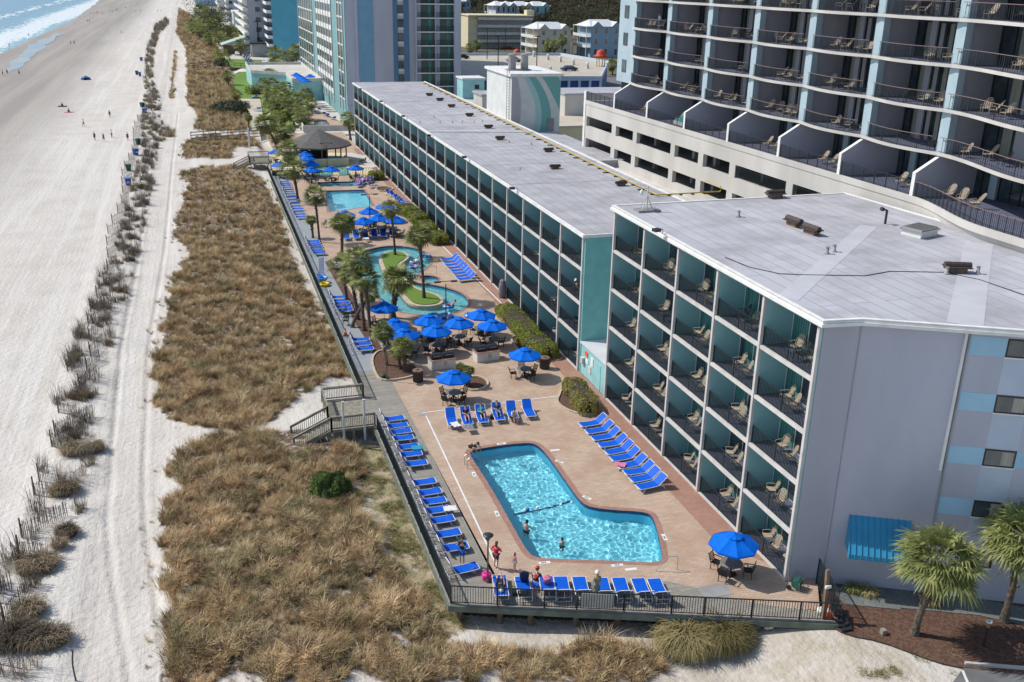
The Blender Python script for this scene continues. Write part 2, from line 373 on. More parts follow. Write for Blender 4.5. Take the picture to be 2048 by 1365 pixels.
ca = terrain.data.color_attributes.new('zones', 'FLOAT_COLOR', 'POINT'); ca.data.foreach_set('color', [c for z_ in zone for c in z_])
# sea with breaking foam
m = mat('sea', (.03, .13, .20), .25); t = m.node_tree; L = t.links; b = t.nodes['Principled BSDF']
geo = N(t, 'ShaderNodeNewGeometry'); P_ = geo.outputs['Position']; sx = N(t, 'ShaderNodeSeparateXYZ'); L.new(P_, sx.inputs[0])
mp = N(t, 'ShaderNodeMapping'); mp.inputs['Scale'].default_value = (1, .22, 1); L.new(P_, mp.inputs['Vector'])
X_ = MT(t, 'ADD', sx.outputs[0], MR(t, NZ(t, mp.outputs[0], .06, 4), 0, 1, -9, 9))
X_ = MT(t, 'ADD', X_, 15); shal = MR(t, X_, -95, -57)
c = MX(t, shal, (.02, .17, .32), (.12, .32, .40))
edge = MT(t, 'MULTIPLY', MR(t, X_, -84, -70), MR(t, X_, -54, -62))
fo = MR(t, MT(t, 'ADD', NZ(t, mp.outputs[0], .5, 8, .7), MT(t, 'MULTIPLY', edge, .26)), .60, .68)
fo2 = MR(t, MT(t, 'ADD', NZ(t, mp.outputs[0], .3, 8, .6), MT(t, 'MULTIPLY', MT(t, 'MULTIPLY', MR(t, X_, -110, -104), MR(t, X_, -92, -99)), .2)), .68, .73)
c = MX(t, MT(t, 'MAXIMUM', fo, fo2), c, (.72, .75, .76)); L.new(c, b.inputs['Base Color'])
bp = N(t, 'ShaderNodeBump'); bp.inputs['Distance'].default_value = .35; L.new(NZ(t, mp.outputs[0], .6, 5), bp.inputs['Height']); L.new(bp.outputs[0], b.inputs['Normal'])
mb = MB(); shore = [(-69 + 2.2 * noise.noise((y * .02, 0, 5)) - max(0, y - 700) * .035, y) for y in frange(-200, 1100, 12)] + [(-150, 2500), (-330, 4500)]
mb.sheet([(-4000, 4500), (-4000, -200)] + shore, -1.79); struct('sea', mb, 'sea')
m = mat('wet_film', (.11, .20, .31), .22, (.27, .28, .28), .15)
mb = MB(); mb.sheet((lambda q: [(x + 2.6 * noise.noise((x * .2, y * .05, 3)), y + 6 * noise.noise((x * .3, y * .04, 7))) for x, y in q])(smoothpoly(PX([(15, 148), (48, 128), (85, 98), (108, 80), (124, 68), (118, 66), (92, 76), (60, 92), (40, 112), (20, 132)], -1.62), 4)), -1.585); struct('tidal_pool_water', mb, 'wet_film')
# ---- pools
def P2(*a): return PX(a)
NEARP = smoothpoly(P2((938, 908), (946, 899), (1050, 885), (1075, 889), (1098, 915), (1130, 960), (1160, 1003), (1180, 1015), (1230, 1021), (1290, 1024), (1308, 1034), (1326, 1110), (1320, 1126), (1265, 1123), (1150, 1119), (1075, 1117), (1056, 1106), (1030, 1060), (985, 980), (950, 925)), 2)
RIVER = smoothpoly(P2((722, 505), (745, 497), (775, 492), (810, 493), (842, 500), (862, 513), (860, 530), (846, 541), (832, 551), (838, 562), (858, 569), (895, 576), (928, 589), (940, 606), (925, 622), (890, 632), (840, 630), (800, 624), (772, 614), (763, 600), (752, 588), (730, 582), (706, 575), (697, 560), (702, 540), (708, 520)), 2)
ISLE = smoothpoly(P2((757, 514), (768, 506), (790, 502), (810, 505), (821, 513), (813, 522), (799, 530), (801, 545), (815, 562), (838, 580), (878, 590), (890, 602), (880, 611), (850, 615), (822, 611), (808, 600), (797, 583), (778, 562), (764, 540), (758, 525)), 2)
POOL2 = P2((650, 382), (728, 380), (746, 412), (658, 424)); KID = P2((634, 365), (710, 363), (714, 373), (641, 374))
_s = G(851, 559); SPA = [(_s.x + 1.35 * math.cos(a * PI / 10), _s.y + 1.35 * math.sin(a * PI / 10)) for a in range(20)]
FARP = P2((628, 242), (653, 241), (662, 253), (629, 254))
m = mat('water', (.93, .985, 1), .0, spec=.5, trans=1); m.node_tree.nodes['Principled BSDF'].inputs['IOR'].default_value = 1.33
mat('pool_floor', (.26, .76, .85), .7, (.30, .80, .88), .3); mat('pool_tile', (.02, .045, .13), .4, (.03, .07, .17), 6); mat('river_floor', (.22, .60, .63), .7, (.26, .64, .66), .6); mat('pool_wall', (.14, .60, .78), .7)
def pool(name, poly, depth, floor, cell, amp, holes=[], z0=0.0, fq=1.0):
    poly = ccw(poly); n = len(poly); mb = MB(); td = .28
    def ring(q):
        k = len(q)
        for i in range(k):
            a = q[i]; c = q[(i + 1) % k]
            mb.quad((a[0], a[1], z0 - td), (c[0], c[1], z0 - td), (c[0], c[1], z0 - .004), (a[0], a[1], z0 - .004), 1)
            mb.quad((a[0], a[1], z0 - depth), (c[0], c[1], z0 - depth), (c[0], c[1], z0 - td), (a[0], a[1], z0 - td), 2)
    ring(poly)
    for hh in holes: ring(hh)
    mb.sheet(poly, z0 - depth, [], 0); o = struct(name + '_basin', mb, [floor, 'pool_tile', 'pool_wall']); o.cycles.is_caustics_receiver = True
    x0 = min(p[0] for p in poly); x1 = max(p[0] for p in poly); y0 = min(p[1] for p in poly); y1 = max(p[1] for p in poly)
    mb = MB(); idx = {}; nx = int((x1 - x0) / cell) + 1; ny = int((y1 - y0) / cell) + 1; big = offset(poly, cell * .8); inn = [offset(h_, -cell * .8) for h_ in holes]
    V = []; F = []
    def vi(i, j):
        if (i, j) not in idx:
            x = x0 + i * cell; y = y0 + j * cell
            z = z0 - .13 + amp * (noise.noise((x * 1.25 * fq, y * 1.25 * fq, 0)) + .55 * noise.noise((x * 2.9 * fq, y * 2.9 * fq, 5)) + .2 * noise.noise((x * 6, y * 6, 9)) + .6 * noise.noise((x * .5, y * .5, 15)))
            idx[(i, j)] = len(V); V.append((x, y, z))
        return idx[(i, j)]
    for j in range(ny):
        for i in range(nx):
            cx = x0 + (i + .5) * cell; cy = y0 + (j + .5) * cell
            if inside(cx, cy, big) and not any(inside(cx, cy, h_) for h_ in inn): F.append((vi(i, j), vi(i + 1, j), vi(i + 1, j + 1), vi(i, j + 1)))
    mb.add(V, F); o = struct(name + '_water', mb, 'water', True); o.cycles.is_caustics_caster = True
pool('near_pool', NEARP, 1.35, 'pool_floor', .06, .034, fq=1.45)
pool('lazy_river', RIVER, .9, 'river_floor', .09, .028, [offset(ISLE, -.02)])
pool('far_pool', POOL2, 1.3, 'pool_floor', .14, .02); pool('wading_pool', KID, .5, 'river_floor', .2, .012); pool('spa', SPA, .9, 'river_floor', .12, .02)
# ---- deck surfaces
INE = [(12.75, 41.0), (12.75, 57.3), (12.7, 62), (12.55, 75.8), (12.5, 89.6), (12.45, 110), (12.45, 150)]
FE = [(9.95, 39.7), (27.95, 33.0)]
holes = [offset(p, .02) if False else p for p in (NEARP, RIVER, POOL2, KID)]
mb = MB(); mb.sheet([(12.9, 40.95)] + P2((1160, 1163), (1335, 1163), (1400, 1178), (1500, 1205), (1640, 1226)) + [(29.2, 36.6), (27.8, 36.8), (27.5, 37), (27.5, 196), (12.45, 196)] + INE[::-1][:-1], 0, holes + [SPA]); struct('pool_deck', mb, 'pavers')
for i, (p, hs) in enumerate(((NEARP, .34), (RIVER, .3), (POOL2, .3), (SPA, .25))):
    mb = MB(); mb.sheet(offset(p, hs), .004, [ccw(p)]); struct('pool_coping', mb, 'coping')
mb = MB(); mb.sheet([(25.75, 41.0), (27.48, 38.5), (27.48, 176), (26.4, 176), (26.1, 90)], .005); struct('brick_walk', mb, 'brick_walk')
mb = MB(); mb.prism([(9.95, 39.7), (11, 39.3)] + [FE[1]] + P2((1640, 1226), (1500, 1205), (1400, 1178), (1335, 1163), (1160, 1163)) + [(12.9, 40.95), (12.75, 41.0), (12.75, 57.3), (12.68, 64), (12.6, 71.2), (9.95, 71.2)], -.05, .006); struct('boardwalk', mb, 'planks')
mb = MB(); mb.prism([(9.95, 71.2), (12.6, 71.2), (12.45, 110), (12.45, 158), (10.3, 158)], -.05, .006); struct('boardwalk', mb, 'planks_blue')
for a, b_ in ((97.5, 104), (84, 91.5), (76.5, 81)):   # bays of the boardwalk that hold the lounge chairs
    mb = MB(); mb.box(12.3, a, -.05, 13.4, b_, .012); struct('boardwalk', mb, 'planks_blue')
mb = MB()
for a, b_ in (((845, 826), (1135, 790)), ((852, 832), (998, 1140))): 
    p = G(*a, .012); q = G(*b_, .012); mb.bar(p, q, .1, .008)
p = G(883, 490, .012); q = G(1003, 607, .012); mb.bar(p, q, .12, .008)
struct('deck_drain', mb, 'white')
mb = MB()
for px, py, s_ in ((842, 829, .25), (1166, 787, .5), (1167, 789, .5), (975, 588, .2)):
    g = G(px, py); mb.box(g.x - s_, g.y - s_, .004, g.x + s_, g.y + s_, .012)
g = G(1430, 1182); mb.box(g.x - .8, g.y - .5, .004, g.x + .8, g.y + .5, .016); struct('drain_cover', mb, 'concrete_grey')
# depth markers beside the pool
n_ = 0
for px, py, rz in ((1003, 888, 0), (948, 949, 1.5), (994, 1028, 1.5), (1089, 1126, -.1), (1235, 1131, -.1), (1262, 1139, -.1), (1174, 996, -1.0), (1329, 1075, 1.4), (1110, 901, 0), (1119, 924, -.9)):
    g = G(px, py); mb = MB(); mb.box(-.32, -.11, .004, .32, .11, .012); o = mb.build('depth_marker', 'white'); o.location = g; o.rotation_euler.z = rz
    tag(o, 'white depth marker set into the paving, %s around the near pool from its back corner' % ORD[n_], 'marker', 'white depth markers around the near pool'); n_ += 1
    if px not in (1262, 1110):
        mb = MB()
        for k in range(3): mb.box(-.17 + k * .1, -.05, .0125, -.11 + k * .1, .06, .0145)
        q = mb.build('lettering', 'black', o)
# dark line and buoy rope in the near pool
mb = MB(); a = G(1026, 1047, -1.3); b_ = G(1162, 1010, -1.3); pts = [a.lerp(b_, k / 12) + Vector((0, .25 * math.sin(k / 12 * PI) * -1, .02)) for k in range(13)]
for k in range(12): mb.bar(pts[k], pts[k + 1], .08, .02)
struct('pool_floor_line', mb, 'pool_tile')
for k, (px, py) in enumerate(((1050, 1021), (1056, 1020), (1075, 1016), (1122, 1010), (1144, 1005))):
    g = G(px, py, -.1); mb = MB(); mb.lathe((0, 0, 0), [(.02, -.09), (.09, -.05), (.1, 0), (.09, .05), (.02, .09)], 10); o = mb.build('float', 'white_plastic' if k != 1 else 'sling_blue', None, True); o.location = g; o.rotation_euler = (PI / 2, 0, .5)
    tag(o, '%s rope float %s from the left across the near pool' % ('blue' if k == 1 else 'white', ORD[k]), 'float', 'rope floats in the near pool')
# island in the river
mb = MB(); mb.prism(ccw(ISLE), -.9, .06, 0); mb2 = MB(); mb2.sheet(offset(ISLE, -.38), .12, []); k_ = offset(ISLE, -.38)
o = struct('river_island', mb, 'curb'); struct('island_lawn', mb2, 'turf')
# skirts, bulkhead and piles under the boardwalk
t_ = thing('timber_bulkhead', 'weathered green timber edge and plank bulkhead under the boardwalk', 'bulkhead', (9.95, 39.7, 0))
mb = MB(t_.location); mb.box(9.86, 39.7, -.34, 9.95, 150, -.004); mb.bar((9.86, 39.68, -.17), (27.95, 32.92, -.17), .1, .33); mb.build('edge_board', 'wood_green', t_)
mb = MB(t_.location)
a = Vector((10.6, 40.35, 0)); b_ = Vector((27.6, 34.1, 0)); n_ = 150
for k in range(n_):
    p = a.lerp(b_, k / n_); q = a.lerp(b_, (k + .88) / n_); off = Vector((.02, .05, 0)) * (k % 3); top = -.02; 
    mb.bar(p + off + Vector((0, 0, -.75)), q + off + Vector((0, 0, -.75)), .06, 1.5)
mb.bar(Vector((10.6, 40.4, -.7)), Vector((10.75, 150, -.7)), .06, 1.4)
mb.build('bulkhead', 'wood_dark', t_)
PILES = [(922, 1243), (1003, 1247), (1064, 1251), (1155, 1255), (1238, 1258), (1330, 1262), (1440, 1264), (1560, 1266)]
for px, py in PILES:
    g = G(px, py, -1.1); mb = MB(t_.location); mb.tube([(g.x, g.y + .25, -1.6), (g.x, g.y + .25, -.34)], .15, 10); mb.build('pile', 'pile_wood', t_)
# mulch, walk and parking by the end wall
mb = MB(); mb.sheet(smoothpoly(P2((1600, 1165), (1690, 1160), (2500, 1230), (2500, 1395), (1990, 1335), (1900, 1325), (1840, 1305), (1760, 1275), (1690, 1262), (1655, 1240)), 1), -.2); struct('mulch_bed', mb, 'mulch')
mb = MB(); mb.sheet(P2((1660, 1170), (1830, 1163), (1832, 1170), (2500, 1290), (2500, 1350), (1960, 1225), (1800, 1210), (1805, 1214), (1690, 1203)), -.17); struct('slate_walk', mb, 'slate_walk')
mb = MB(); mb.sheet(PX([(1905, 1365), (1930, 1331), (2700, 1400), (2700, 1600), (1850, 1500)], -.2), -.22); struct('parking_lot', mb, 'asphalt')
mb = MB(); mb.bar(G(1930, 1327, -.15), G(2700, 1392, -.15), .15, .14); struct('kerb', mb, 'concrete')
mb = MB(); mb.bar(G(1925, 1341, -.21), G(1950, 1400, -.21), .12, .006); struct('parking_stripe', mb, 'white')
# planting beds with kerbs
def bed(poly, z=.05, kerb=True, m_='mulch'):
    mb = MB(); mb.prism(ccw(poly), -.02, z); struct('planting_bed', mb, m_)
    if kerb:
        q = offset(poly, .16); mb = MB(); p = ccw(poly); n = len(p)
        for i in range(n): mb.add([(*p[i], .14), (*p[(i + 1) % n], .14), (*q[(i + 1) % n], .14), (*q[i], .14), (*q[(i + 1) % n], 0), (*q[i], 0), (*p[i], 0), (*p[(i + 1) % n], 0)], [(0, 3, 2, 1), (3, 5, 4, 2), (0, 1, 7, 6)])
        struct('bed_kerb', mb, 'curb')
bed(smoothpoly(P2((744, 718), (762, 700), (800, 715), (832, 732), (838, 748), (815, 757), (764, 764), (752, 748)), 2))
bed(smoothpoly(P2((926, 770), (935, 757), (960, 755), (976, 766), (968, 778), (940, 783)), 2)); bed(smoothpoly(P2((1114, 806), (1122, 790), (1128, 765), (1160, 762), (1195, 800), (1198, 825), (1175, 832), (1135, 822)), 2))
bed(P2((650, 525), (662, 520), (706, 594), (722, 622), (765, 700), (748, 704), (706, 640), (686, 590)), .04, False)
bed(smoothpoly(P2((1020, 680), (1035, 672), (1075, 700), (1100, 722), (1085, 735), (1050, 715)), 2)); bed(smoothpoly(P2((788, 378), (770, 374), (752, 377), (755, 383), (775, 384)), 1))
# shuffleboard courts
mb = MB(); mb.sheet(P2((545, 308), (620, 306), (705, 306), (760, 350), (545, 352)), .006); struct('court_surface', mb, 'court_cream')
mb = MB(); mb.sheet(P2((628, 313), (647, 313), (668, 352), (632, 352)), .012); mb.sheet(P2((657, 312), (680, 312), (702, 350), (680, 352)), .012); struct('shuffleboard_court', mb, 'court_green')
mb = MB()
for a, b_ in (((640, 330), (652, 348)), ((652, 348), (665, 340)), ((672, 330), (684, 344)), ((684, 344), (694, 334)), ((664, 318), (676, 322))): mb.bar(G(*a, .016), G(*b_, .016), .06, .004)
struct('court_marking', mb, 'white')
mb = MB(); mb.sheet(P2((690, 305), (735, 312), (760, 330), (742, 338), (700, 320)), .01); struct('concrete_pad', mb, 'offwhite')
# ================================================================ the two motel wings
def railing_mb(y0, y1, x=.1, z0=0.0, top=1.06, step=.125, r=.011, o=(0, 0, 0), posts=3, low=.1):
    mb = MB(o); mb.bar((x, y0, z0 + top), (x, y1, z0 + top), .05, .035); mb.bar((x, y0, z0 + low), (x, y1, z0 + low), .03, .03)
    n = max(2, int((y1 - y0) / step))
    for k in range(1, n): y = y0 + (y1 - y0) * k / n; mb.bar((x, y, z0 + low), (x, y, z0 + top), r * 2, r * 2)
    for k in range(posts): y = y0 + .03 + (y1 - y0 - .06) * k / max(1, posts - 1); mb.bar((x, y, z0), (x, y, z0 + top + .02), .045, .045)
    return mb
DEPTH = 1.75
def make_balcony_parts(bw, h, ground=False, seed=0):
    """a balcony recess, local: x inland, y along the front, z up from its floor"""
    o = {}
    mb = MB(); mb.box(-.02, .02, -.17, DEPTH, bw - .02, 0 if not ground else -.01, 0)
    mb.box(-.1, 0.0, -.17, .06, bw, .03, 1)                       # white slab edge
    mb.box(DEPTH, 0, -.1, DEPTH + .12, bw, h - .19, 2)            # back wall
    mb.box(0.0, .02, h - .24, DEPTH, bw - .02, h - .2, 3)         # soffit
    mb.box(DEPTH - .04, .1, 0.02, DEPTH, bw * .62, .1, 1)
    o['main'] = mb
    return o
def motel(name, label, y0, bw, nb, ns, h, step, top, loc):
    t = thing(name, label, 'motel building', loc)
    O = Vector(loc)
    p = make_balcony_parts(bw - .18, h)
    bal0 = rl0 = dr0 = cu0 = fr0 = None
    for s_ in range(ns):
        for k in range(nb):
            y = y0 + k * bw + .09
            L_ = Vector((27.5, y, s_ * h + .02)) - O
            if bal0 is None:
                bal0 = p['main'].build('balcony', ['tile_floor', 'trim', 'teal', 'soffit'], t)
                rl0 = railing_mb(.03, bw - .21, .05, step=step, r=.015 if step < .2 else .022).build('railing', 'green_rail', bal0)
                mb = MB(); wa, w1 = bw * .34, bw - .34
                mb.box(DEPTH - .05, wa, .08, DEPTH - .01, w1, 2.3); mb.box(DEPTH - .07, (wa + w1) / 2 - .03, .08, DEPTH - .052, (wa + w1) / 2 + .03, 2.3, 1); mb.box(DEPTH - .08, w1, .05, DEPTH - .01, w1 + .06, 2.36, 1); 
                dr0 = mb.build('sliding_door', ['glass_dark', 'white'], bal0)
                mb = MB(); n = 14
                for q in range(n): mb.box(DEPTH - .052 - .02 * (q % 2), bw - 1.75 + q * .1, .1, DEPTH - .051, bw - 1.66 + q * .1, 2.2)
                cu0 = mb.build('curtain', 'curtain', bal0)
                mb = MB(); mb.box(DEPTH - .25, bw * .08, .02, DEPTH - .02, bw * .28, .42); fr0 = mb.build('air_conditioner', 'offwhite', bal0)
                b = bal0
            else:
                b = bal0.copy(); C.objects.link(b); b.parent = t
                for q in (rl0, dr0, cu0, fr0):
                    if q is cu0 and random.random() < .15: continue
                    c = q.copy(); C.objects.link(c); c.parent = b
                    if q is cu0: c.location = (0, -random.choice((0, 0, .5, 1.2)), 0)
            b.location = L_
    for k in range(nb + 1):
        y = y0 + k * bw; mb = MB(O); mb.box(27.52, y - .088, 0, 27.5 + DEPTH, y + .088, ns * h); mb.box(27.36, y - .092, 0, 27.52, y + .092, ns * h - .02, 1)
        mb.build('fin_wall', ['teal', 'trim'], t)
    return t
# near wing, five storeys
NB = 4.9; NY = 36.92
t = motel('motel', 'five-storey teal motel wing with white framed balconies beside the near pool', NY, NB, 5, 5, 2.87, .125, 14.6, (27.5, 36.9, 0))
O = t.location; A = (29.4, 36.6); D = Vector((6.7, -3.5)).normalized(); D = (D.x, D.y)
def W(s, z, off=0.0): return Vector((A[0] + D[0] * s - D[1] * -off, A[1] + D[1] * s - D[0] * off, z))
def W(s, z, off=0.0): n = (D[1], -D[0]); return Vector((A[0] + D[0] * s + n[0] * off, A[1] + D[1] * s + n[1] * off, z))
E1 = W(26, 0); YT = NY + 5 * NB
foot = [(29.27, YT + .12), (29.27, 37.1), (27.6, 36.82), (29.4, 36.62), (E1.x, E1.y), (E1.x + 10, 45), (47.6, 50), (46.3, YT + .3)]
mb = MB(O); mb.prism([(29.3, YT - .1), (29.3, 37.0), (27.58, 36.8), A, (E1.x, E1.y), (E1.x + 8, 42), (47.2, 50), (46.2, YT + .1), (29.3, YT + .1)], -.4, 14.3)
mb.build('wall', 'stucco', t)
RP = [(27.25, YT + .35), (27.25, 36.5), (29.3, 36.25), tuple(W(26, 0, .32)[:2]), (E1.x + 8, 42), (47.7, 50), (46.6, YT + .5)]
mb = MB(O); mb.prism(RP, 14.32, 14.62, 0, 1); p2 = offset(RP, -.22)
mb.prism(ccw(offset(RP, .07)), 14.34, 14.5, 0); o = mb.build('roof', ['white', 'roof_near'], t)
mb = MB(O); n = len(p2); q = ccw(RP)
for i in range(n):
    a, b_, c, d = q[i], q[(i + 1) % n], p2[(i + 1) % n], p2[i]
    mb.add([(*a, 14.67), (*b_, 14.67), (*c, 14.67), (*d, 14.67), (*a, 14.6), (*b_, 14.6), (*c, 14.6), (*d, 14.6)], [(0, 1, 2, 3), (4, 5, 1, 0), (7, 3, 2, 6)])
mb.build('roof_edge', 'white', o)
def onroof(px, py, z=14.64): return G(px, py, z)
mb = MB(O)   # seams patched over the roof
for pts in ([(1232, 640), (1310, 600), (1540, 475), (1760, 440)], [(1300, 470), (1350, 480), (1600, 495)], [(1930, 640), (1952, 500)]):
    pass
for a, b_, w_ in (((1575, 598), (1738, 452), 1.1), ((1930, 650), (1958, 486), 1.6)): mb.bar(onroof(*a, 14.625), onroof(*b_, 14.625), w_, .012)
mb.build('roof_patch', mat('roof_patch', (.50, .505, .545), .8, (.45, .455, .495), .6), o)
mb = MB(O); pts = [(1450, 515), (1500, 535), (1560, 548), (1610, 550), (1730, 552), (1780, 543), (1890, 545), (1960, 560), (2048, 590)]
for a, b_ in zip(pts, pts[1:]): mb.bar(onroof(*a), onroof(*b_), .05, .03)
mb.build('roof_cable', 'black', o)
# end wall trim, rain pipe, windows
mb = MB(O); mb.bar(W(4.85, 7.0, .06), W(4.85, 14.3, .06), .16, .12, up=(D[0], D[1], 0)); mb.build('rain_pipe', 'white', t)
mb = MB(O); mb.bar(W(.1, -.3, .012), W(.1, 14.3, .012), .05, .03, up=(D[0], D[1], 0)); mb.bar(W(5.02, 2.9, .03), W(5.02, 14.3, .03), .1, .06, up=(D[0], D[1], 0)); mb.build('wall_joint', 'concrete_grey', t)
def wpanel(s0, s1, z0, z1, th, name, m, par=t):
    mb = MB(O if par is t else (0, 0, 0)); a = W(s0, 0, .002); b_ = W(s1, 0, .002); c = W(s1, 0, th); d = W(s0, 0, th)
    mb.prism(ccw([tuple(a[:2]), tuple(b_[:2]), tuple(c[:2]), tuple(d[:2])]), z0, z1); return mb.build(name, m, par)
for k, z in enumerate((13.2, 10.33, 7.46, 4.59, 1.72)):
    for s0 in (6.75, 11.6, 16.4):
        f = wpanel(s0, s0 + 1.45, z - .02, z + .9, .02, 'window', 'black')
        for nm, m_, a, b_, c, d, th in (('pane', 'glass_dark', .06, 1.39, .05, .83, .03), ('sill', 'white', -.05, 1.5, -.09, -.02, .07), ('curtain', 'pale_curtain', .8, 1.33, .08, .8, .035)):
            mb = MB(O); p = [W(s0 + a, 0, .004), W(s0 + b_, 0, .004), W(s0 + b_, 0, th), W(s0 + a, 0, th)]; mb.prism(ccw([tuple(v[:2]) for v in p]), z + c, z + d); mb.build(nm, m_, f)
        if k < 4: wpanel(s0 - 1.65, s0 - .02, z - .03, z + .92, .014, 'blue_panel', 'stucco_blue'); wpanel(s0 + 1.47, s0 + 3.1, z - .03, z + .92, .014, 'blue_panel', 'stucco_blue')
        if k < 4: wpanel(s0 - .02, s0 + 1.47, z - 1.92, z - .1, .01, 'pale_panel', 'stucco_pale')
# awning over the side door
a = thing('awning', 'blue ribbed metal awning on the grey end wall', 'awning', tuple(W(.95, 2.0)))
mb = MB(a.location); s0, s1 = .95, 3.95
q = [W(s0, 3.95, .01), W(s1, 3.95, .01), W(s1, 2.35, 1.25), W(s0, 2.35, 1.25), W(s1, 2.1, 1.25), W(s0, 2.1, 1.25), W(s1, 2.35, .01), W(s0, 2.35, .01)]
mb.add(q, [(0, 3, 2, 1), (3, 5, 4, 2), (0, 7, 3), (1, 2, 6), (7, 5, 3), (6, 2, 4)])
for k in range(11):
    s = s0 + .02 + (s1 - s0 - .04) * k / 10; mb.bar(W(s, 3.98, .02), W(s, 2.37, 1.27), .035, .05); mb.bar(W(s, 2.37, 1.27), W(s, 2.1, 1.27), .035, .03, up=(0, 1, 0))
mb.build('awning_cover', 'awning_blue', a)
mb = MB(a.location); mb.bar(W(s0 + .1, 2.1, .02), W(s0 + .1, 2.12, 1.2), .04, .04); mb.bar(W(s1 - .1, 2.1, .02), W(s1 - .1, 2.12, 1.2), .04, .04); mb.build('bracket', 'dark_metal', a)
# long wing, four storeys
LB = 4.87; LY = 67.1; LN = 23; LH = 2.8
t2 = motel('motel', 'long four-storey teal motel wing stretching along the river pool', LY, LB, LN, 4, LH, .2, 11.2, (27.5, LY, 0))
O2 = t2.location; LE = LY + LN * LB
mb = MB(O2); mb.box(29.3, LY - .09, -.3, 40.3, LE, 11.0); mb.build('wall', 'offwhite', t2)
mb = MB(O2); mb.box(27.5, LY - .3, -.02, 40.3, LY - .095, 11.0); mb.build('end_wall', 'teal_end', t2)
mb = MB(O2); mb.box(27.2, LY - .45, 11.02, 40.45, LE + .2, 11.26, 0); r2 = mb.build('roof', ['white'], t2)
mb = MB(O2); mb.box(27.42, LY - .25, 11.2, 40.3, LE, 11.275); mb.build('roof_membrane', 'roof', r2)
mb = MB(O2); mb.box(40.3, LY + 9, 8.8, 47.5, LE - 8, 9.0); mb.build('lower_roof', 'concrete', t2)
mb = MB(O2); mb.box(40.3, LY, 11.2, 40.52, LE, 11.36); mb.build('parapet', 'white', r2)
for py in (86, 96, 107, 121, 134, 150, 163):
    mb = MB(O2); mb.box(27.5, py, 11.276, 40.2, py + .06, 11.29); mb.build('roof_seam', 'concrete_grey', r2)
mb = MB(O2); mb.bar((27.6, 119.2, 11.34), (40.2, 116.8, 11.34), .35, .12); mb.build('expansion_joint', 'white', r2)
# yellow gas pipe on blocks
gp = thing('gas_pipe', 'yellow pipe on dark blocks running along the long motel roof', 'pipe', (40.7, 78, 11.3))
mb = MB(gp.location); mb.tube([(38.9, 78.2, 11.42), (39.9, 177, 11.42)], .055, 8); mb.tube([(38.9, 78.2, 11.42), (45.4, 78.4, 11.42)], .055, 8); mb.tube([(45.4, 78.4, 11.42), (45.4, 78.4, 11.9), (45.4, 81.5, 11.9)], .045, 8)
mb.build('pipe', 'yellow_pipe', gp); mb = MB(gp.location)
for k in range(46): y = 79 + k * 2.13; x = 38.9 + (y - 78.2) / 98.8; mb.box(x - .3 * (1 + k % 2), y - .09, 11.28, x + .3, y + .09, 11.37)
for k in range(5): mb.box(40 + k * 1.2, 78.1, 11.28, 40.2 + k * 1.2, 78.45, 11.37)
mb.build('support_block', 'black', gp)
# shed between the wings
s_ = thing('utility_shed', 'pale blue utility shed with notices between the two motel wings', 'shed', (27.6, 61.75, 0))
mb = MB(s_.location); mb.box(27.55, YT + .2, -.02, 31, LY - .35, 2.5); mb.build('wall', 'teal_light', s_)
mb = MB(s_.location); mb.box(27.4, YT + .15, 2.52, 31, LY - .32, 2.62); mb.build('roof', 'metal_white_roof', s_)
for y, z, wy, wz, m_ in ((65.3, 1.75, .6, .4, 'orange'), (65.2, 1.2, .5, .35, 'white'), (64.2, 1.35, .45, .7, 'white'), (64.6, .6, .5, .6, 'offwhite')):
    mb = MB(s_.location); mb.box(27.5, y, z, 27.545, y + wy, z + wz); mb.build('notice', m_, s_)
mb = MB(s_.location); mb.box(27.3, 65.9, 1.0, 27.54, 66.3, 1.5); mb.build('meter_box', 'offwhite', s_)
mb = MB(s_.location); mb.box(27.52, 62.7, 0, 27.547, 63.5, 2.05); mb.build('door', 'teal_light', s_)
# ---------------------------------------------------------------- roof gear
def vent_fn():
    t = thing('roof_vent', '', 'vent'); mb = MB(); mb.box(-.22, -.5, 0, .22, .5, .34); mb.build('curb', 'pile_wood', t)
    mb = MB(); mb.box(-.38, -.72, .3, .38, .72, .36); mb.tube([(0, -.72, .4), (0, .72, .4)], .2, 10); mb.build('hood', 'rust_steel', t); return t
vent = Kind(vent_fn)
for k, (px, py) in enumerate(((959, 192), (975, 203), (903, 215), (939, 233), (977, 257), (1000, 280), (1097, 304), (1110, 338), (1242, 372))):
    if k < 2: px, py = ((859, 192), (880, 202))[k]
    g = G(px, py, 11.28); vent(g, PI / 2, 'brown box vent on the long motel roof, %s counting from the far end' % ORD[k], 'brown vents on the long roof', .78)
for k, (px, py, rz) in enumerate(((1550, 388 + 8, PI / 2), (1587, 452, .1), (1622, 468, .1), (1913, 545, 1.2))):
    g = G(px, py, 14.63); vent(g, rz, ['brown hooded vent at the back edge of the near roof', 'left vent of the pair in the middle of the near roof', 'right vent of the pair in the middle of the near roof', 'brown hooded vent near the right side of the near roof'][k], 'brown vents on the near roof')
def stack_fn():
    t = thing('vent_pipe', '', 'pipe'); mb = MB(); mb.lathe((0, 0, 0), [(.2, 0), (.16, .05), (.09, .1), (.09, .38)], 10); mb.build('pipe', 'concrete_grey', t, True)
    mb = MB(); mb.lathe((0, 0, .36), [(.12, 0), (.12, .05), (.03, .08)], 10); mb.build('cap', 'steel', t); return t
stk = Kind(stack_fn); n_ = 0
for px, py in ((1477, 434), (1654, 508), (1668, 504), (1893, 548), (1955, 548)):
    stk(G(px, py, 14.63), 0, 'small grey vent pipe on the near roof, %s from the left' % ORD[n_], 'small pipes on the near roof'); n_ += 1
n_ = 0
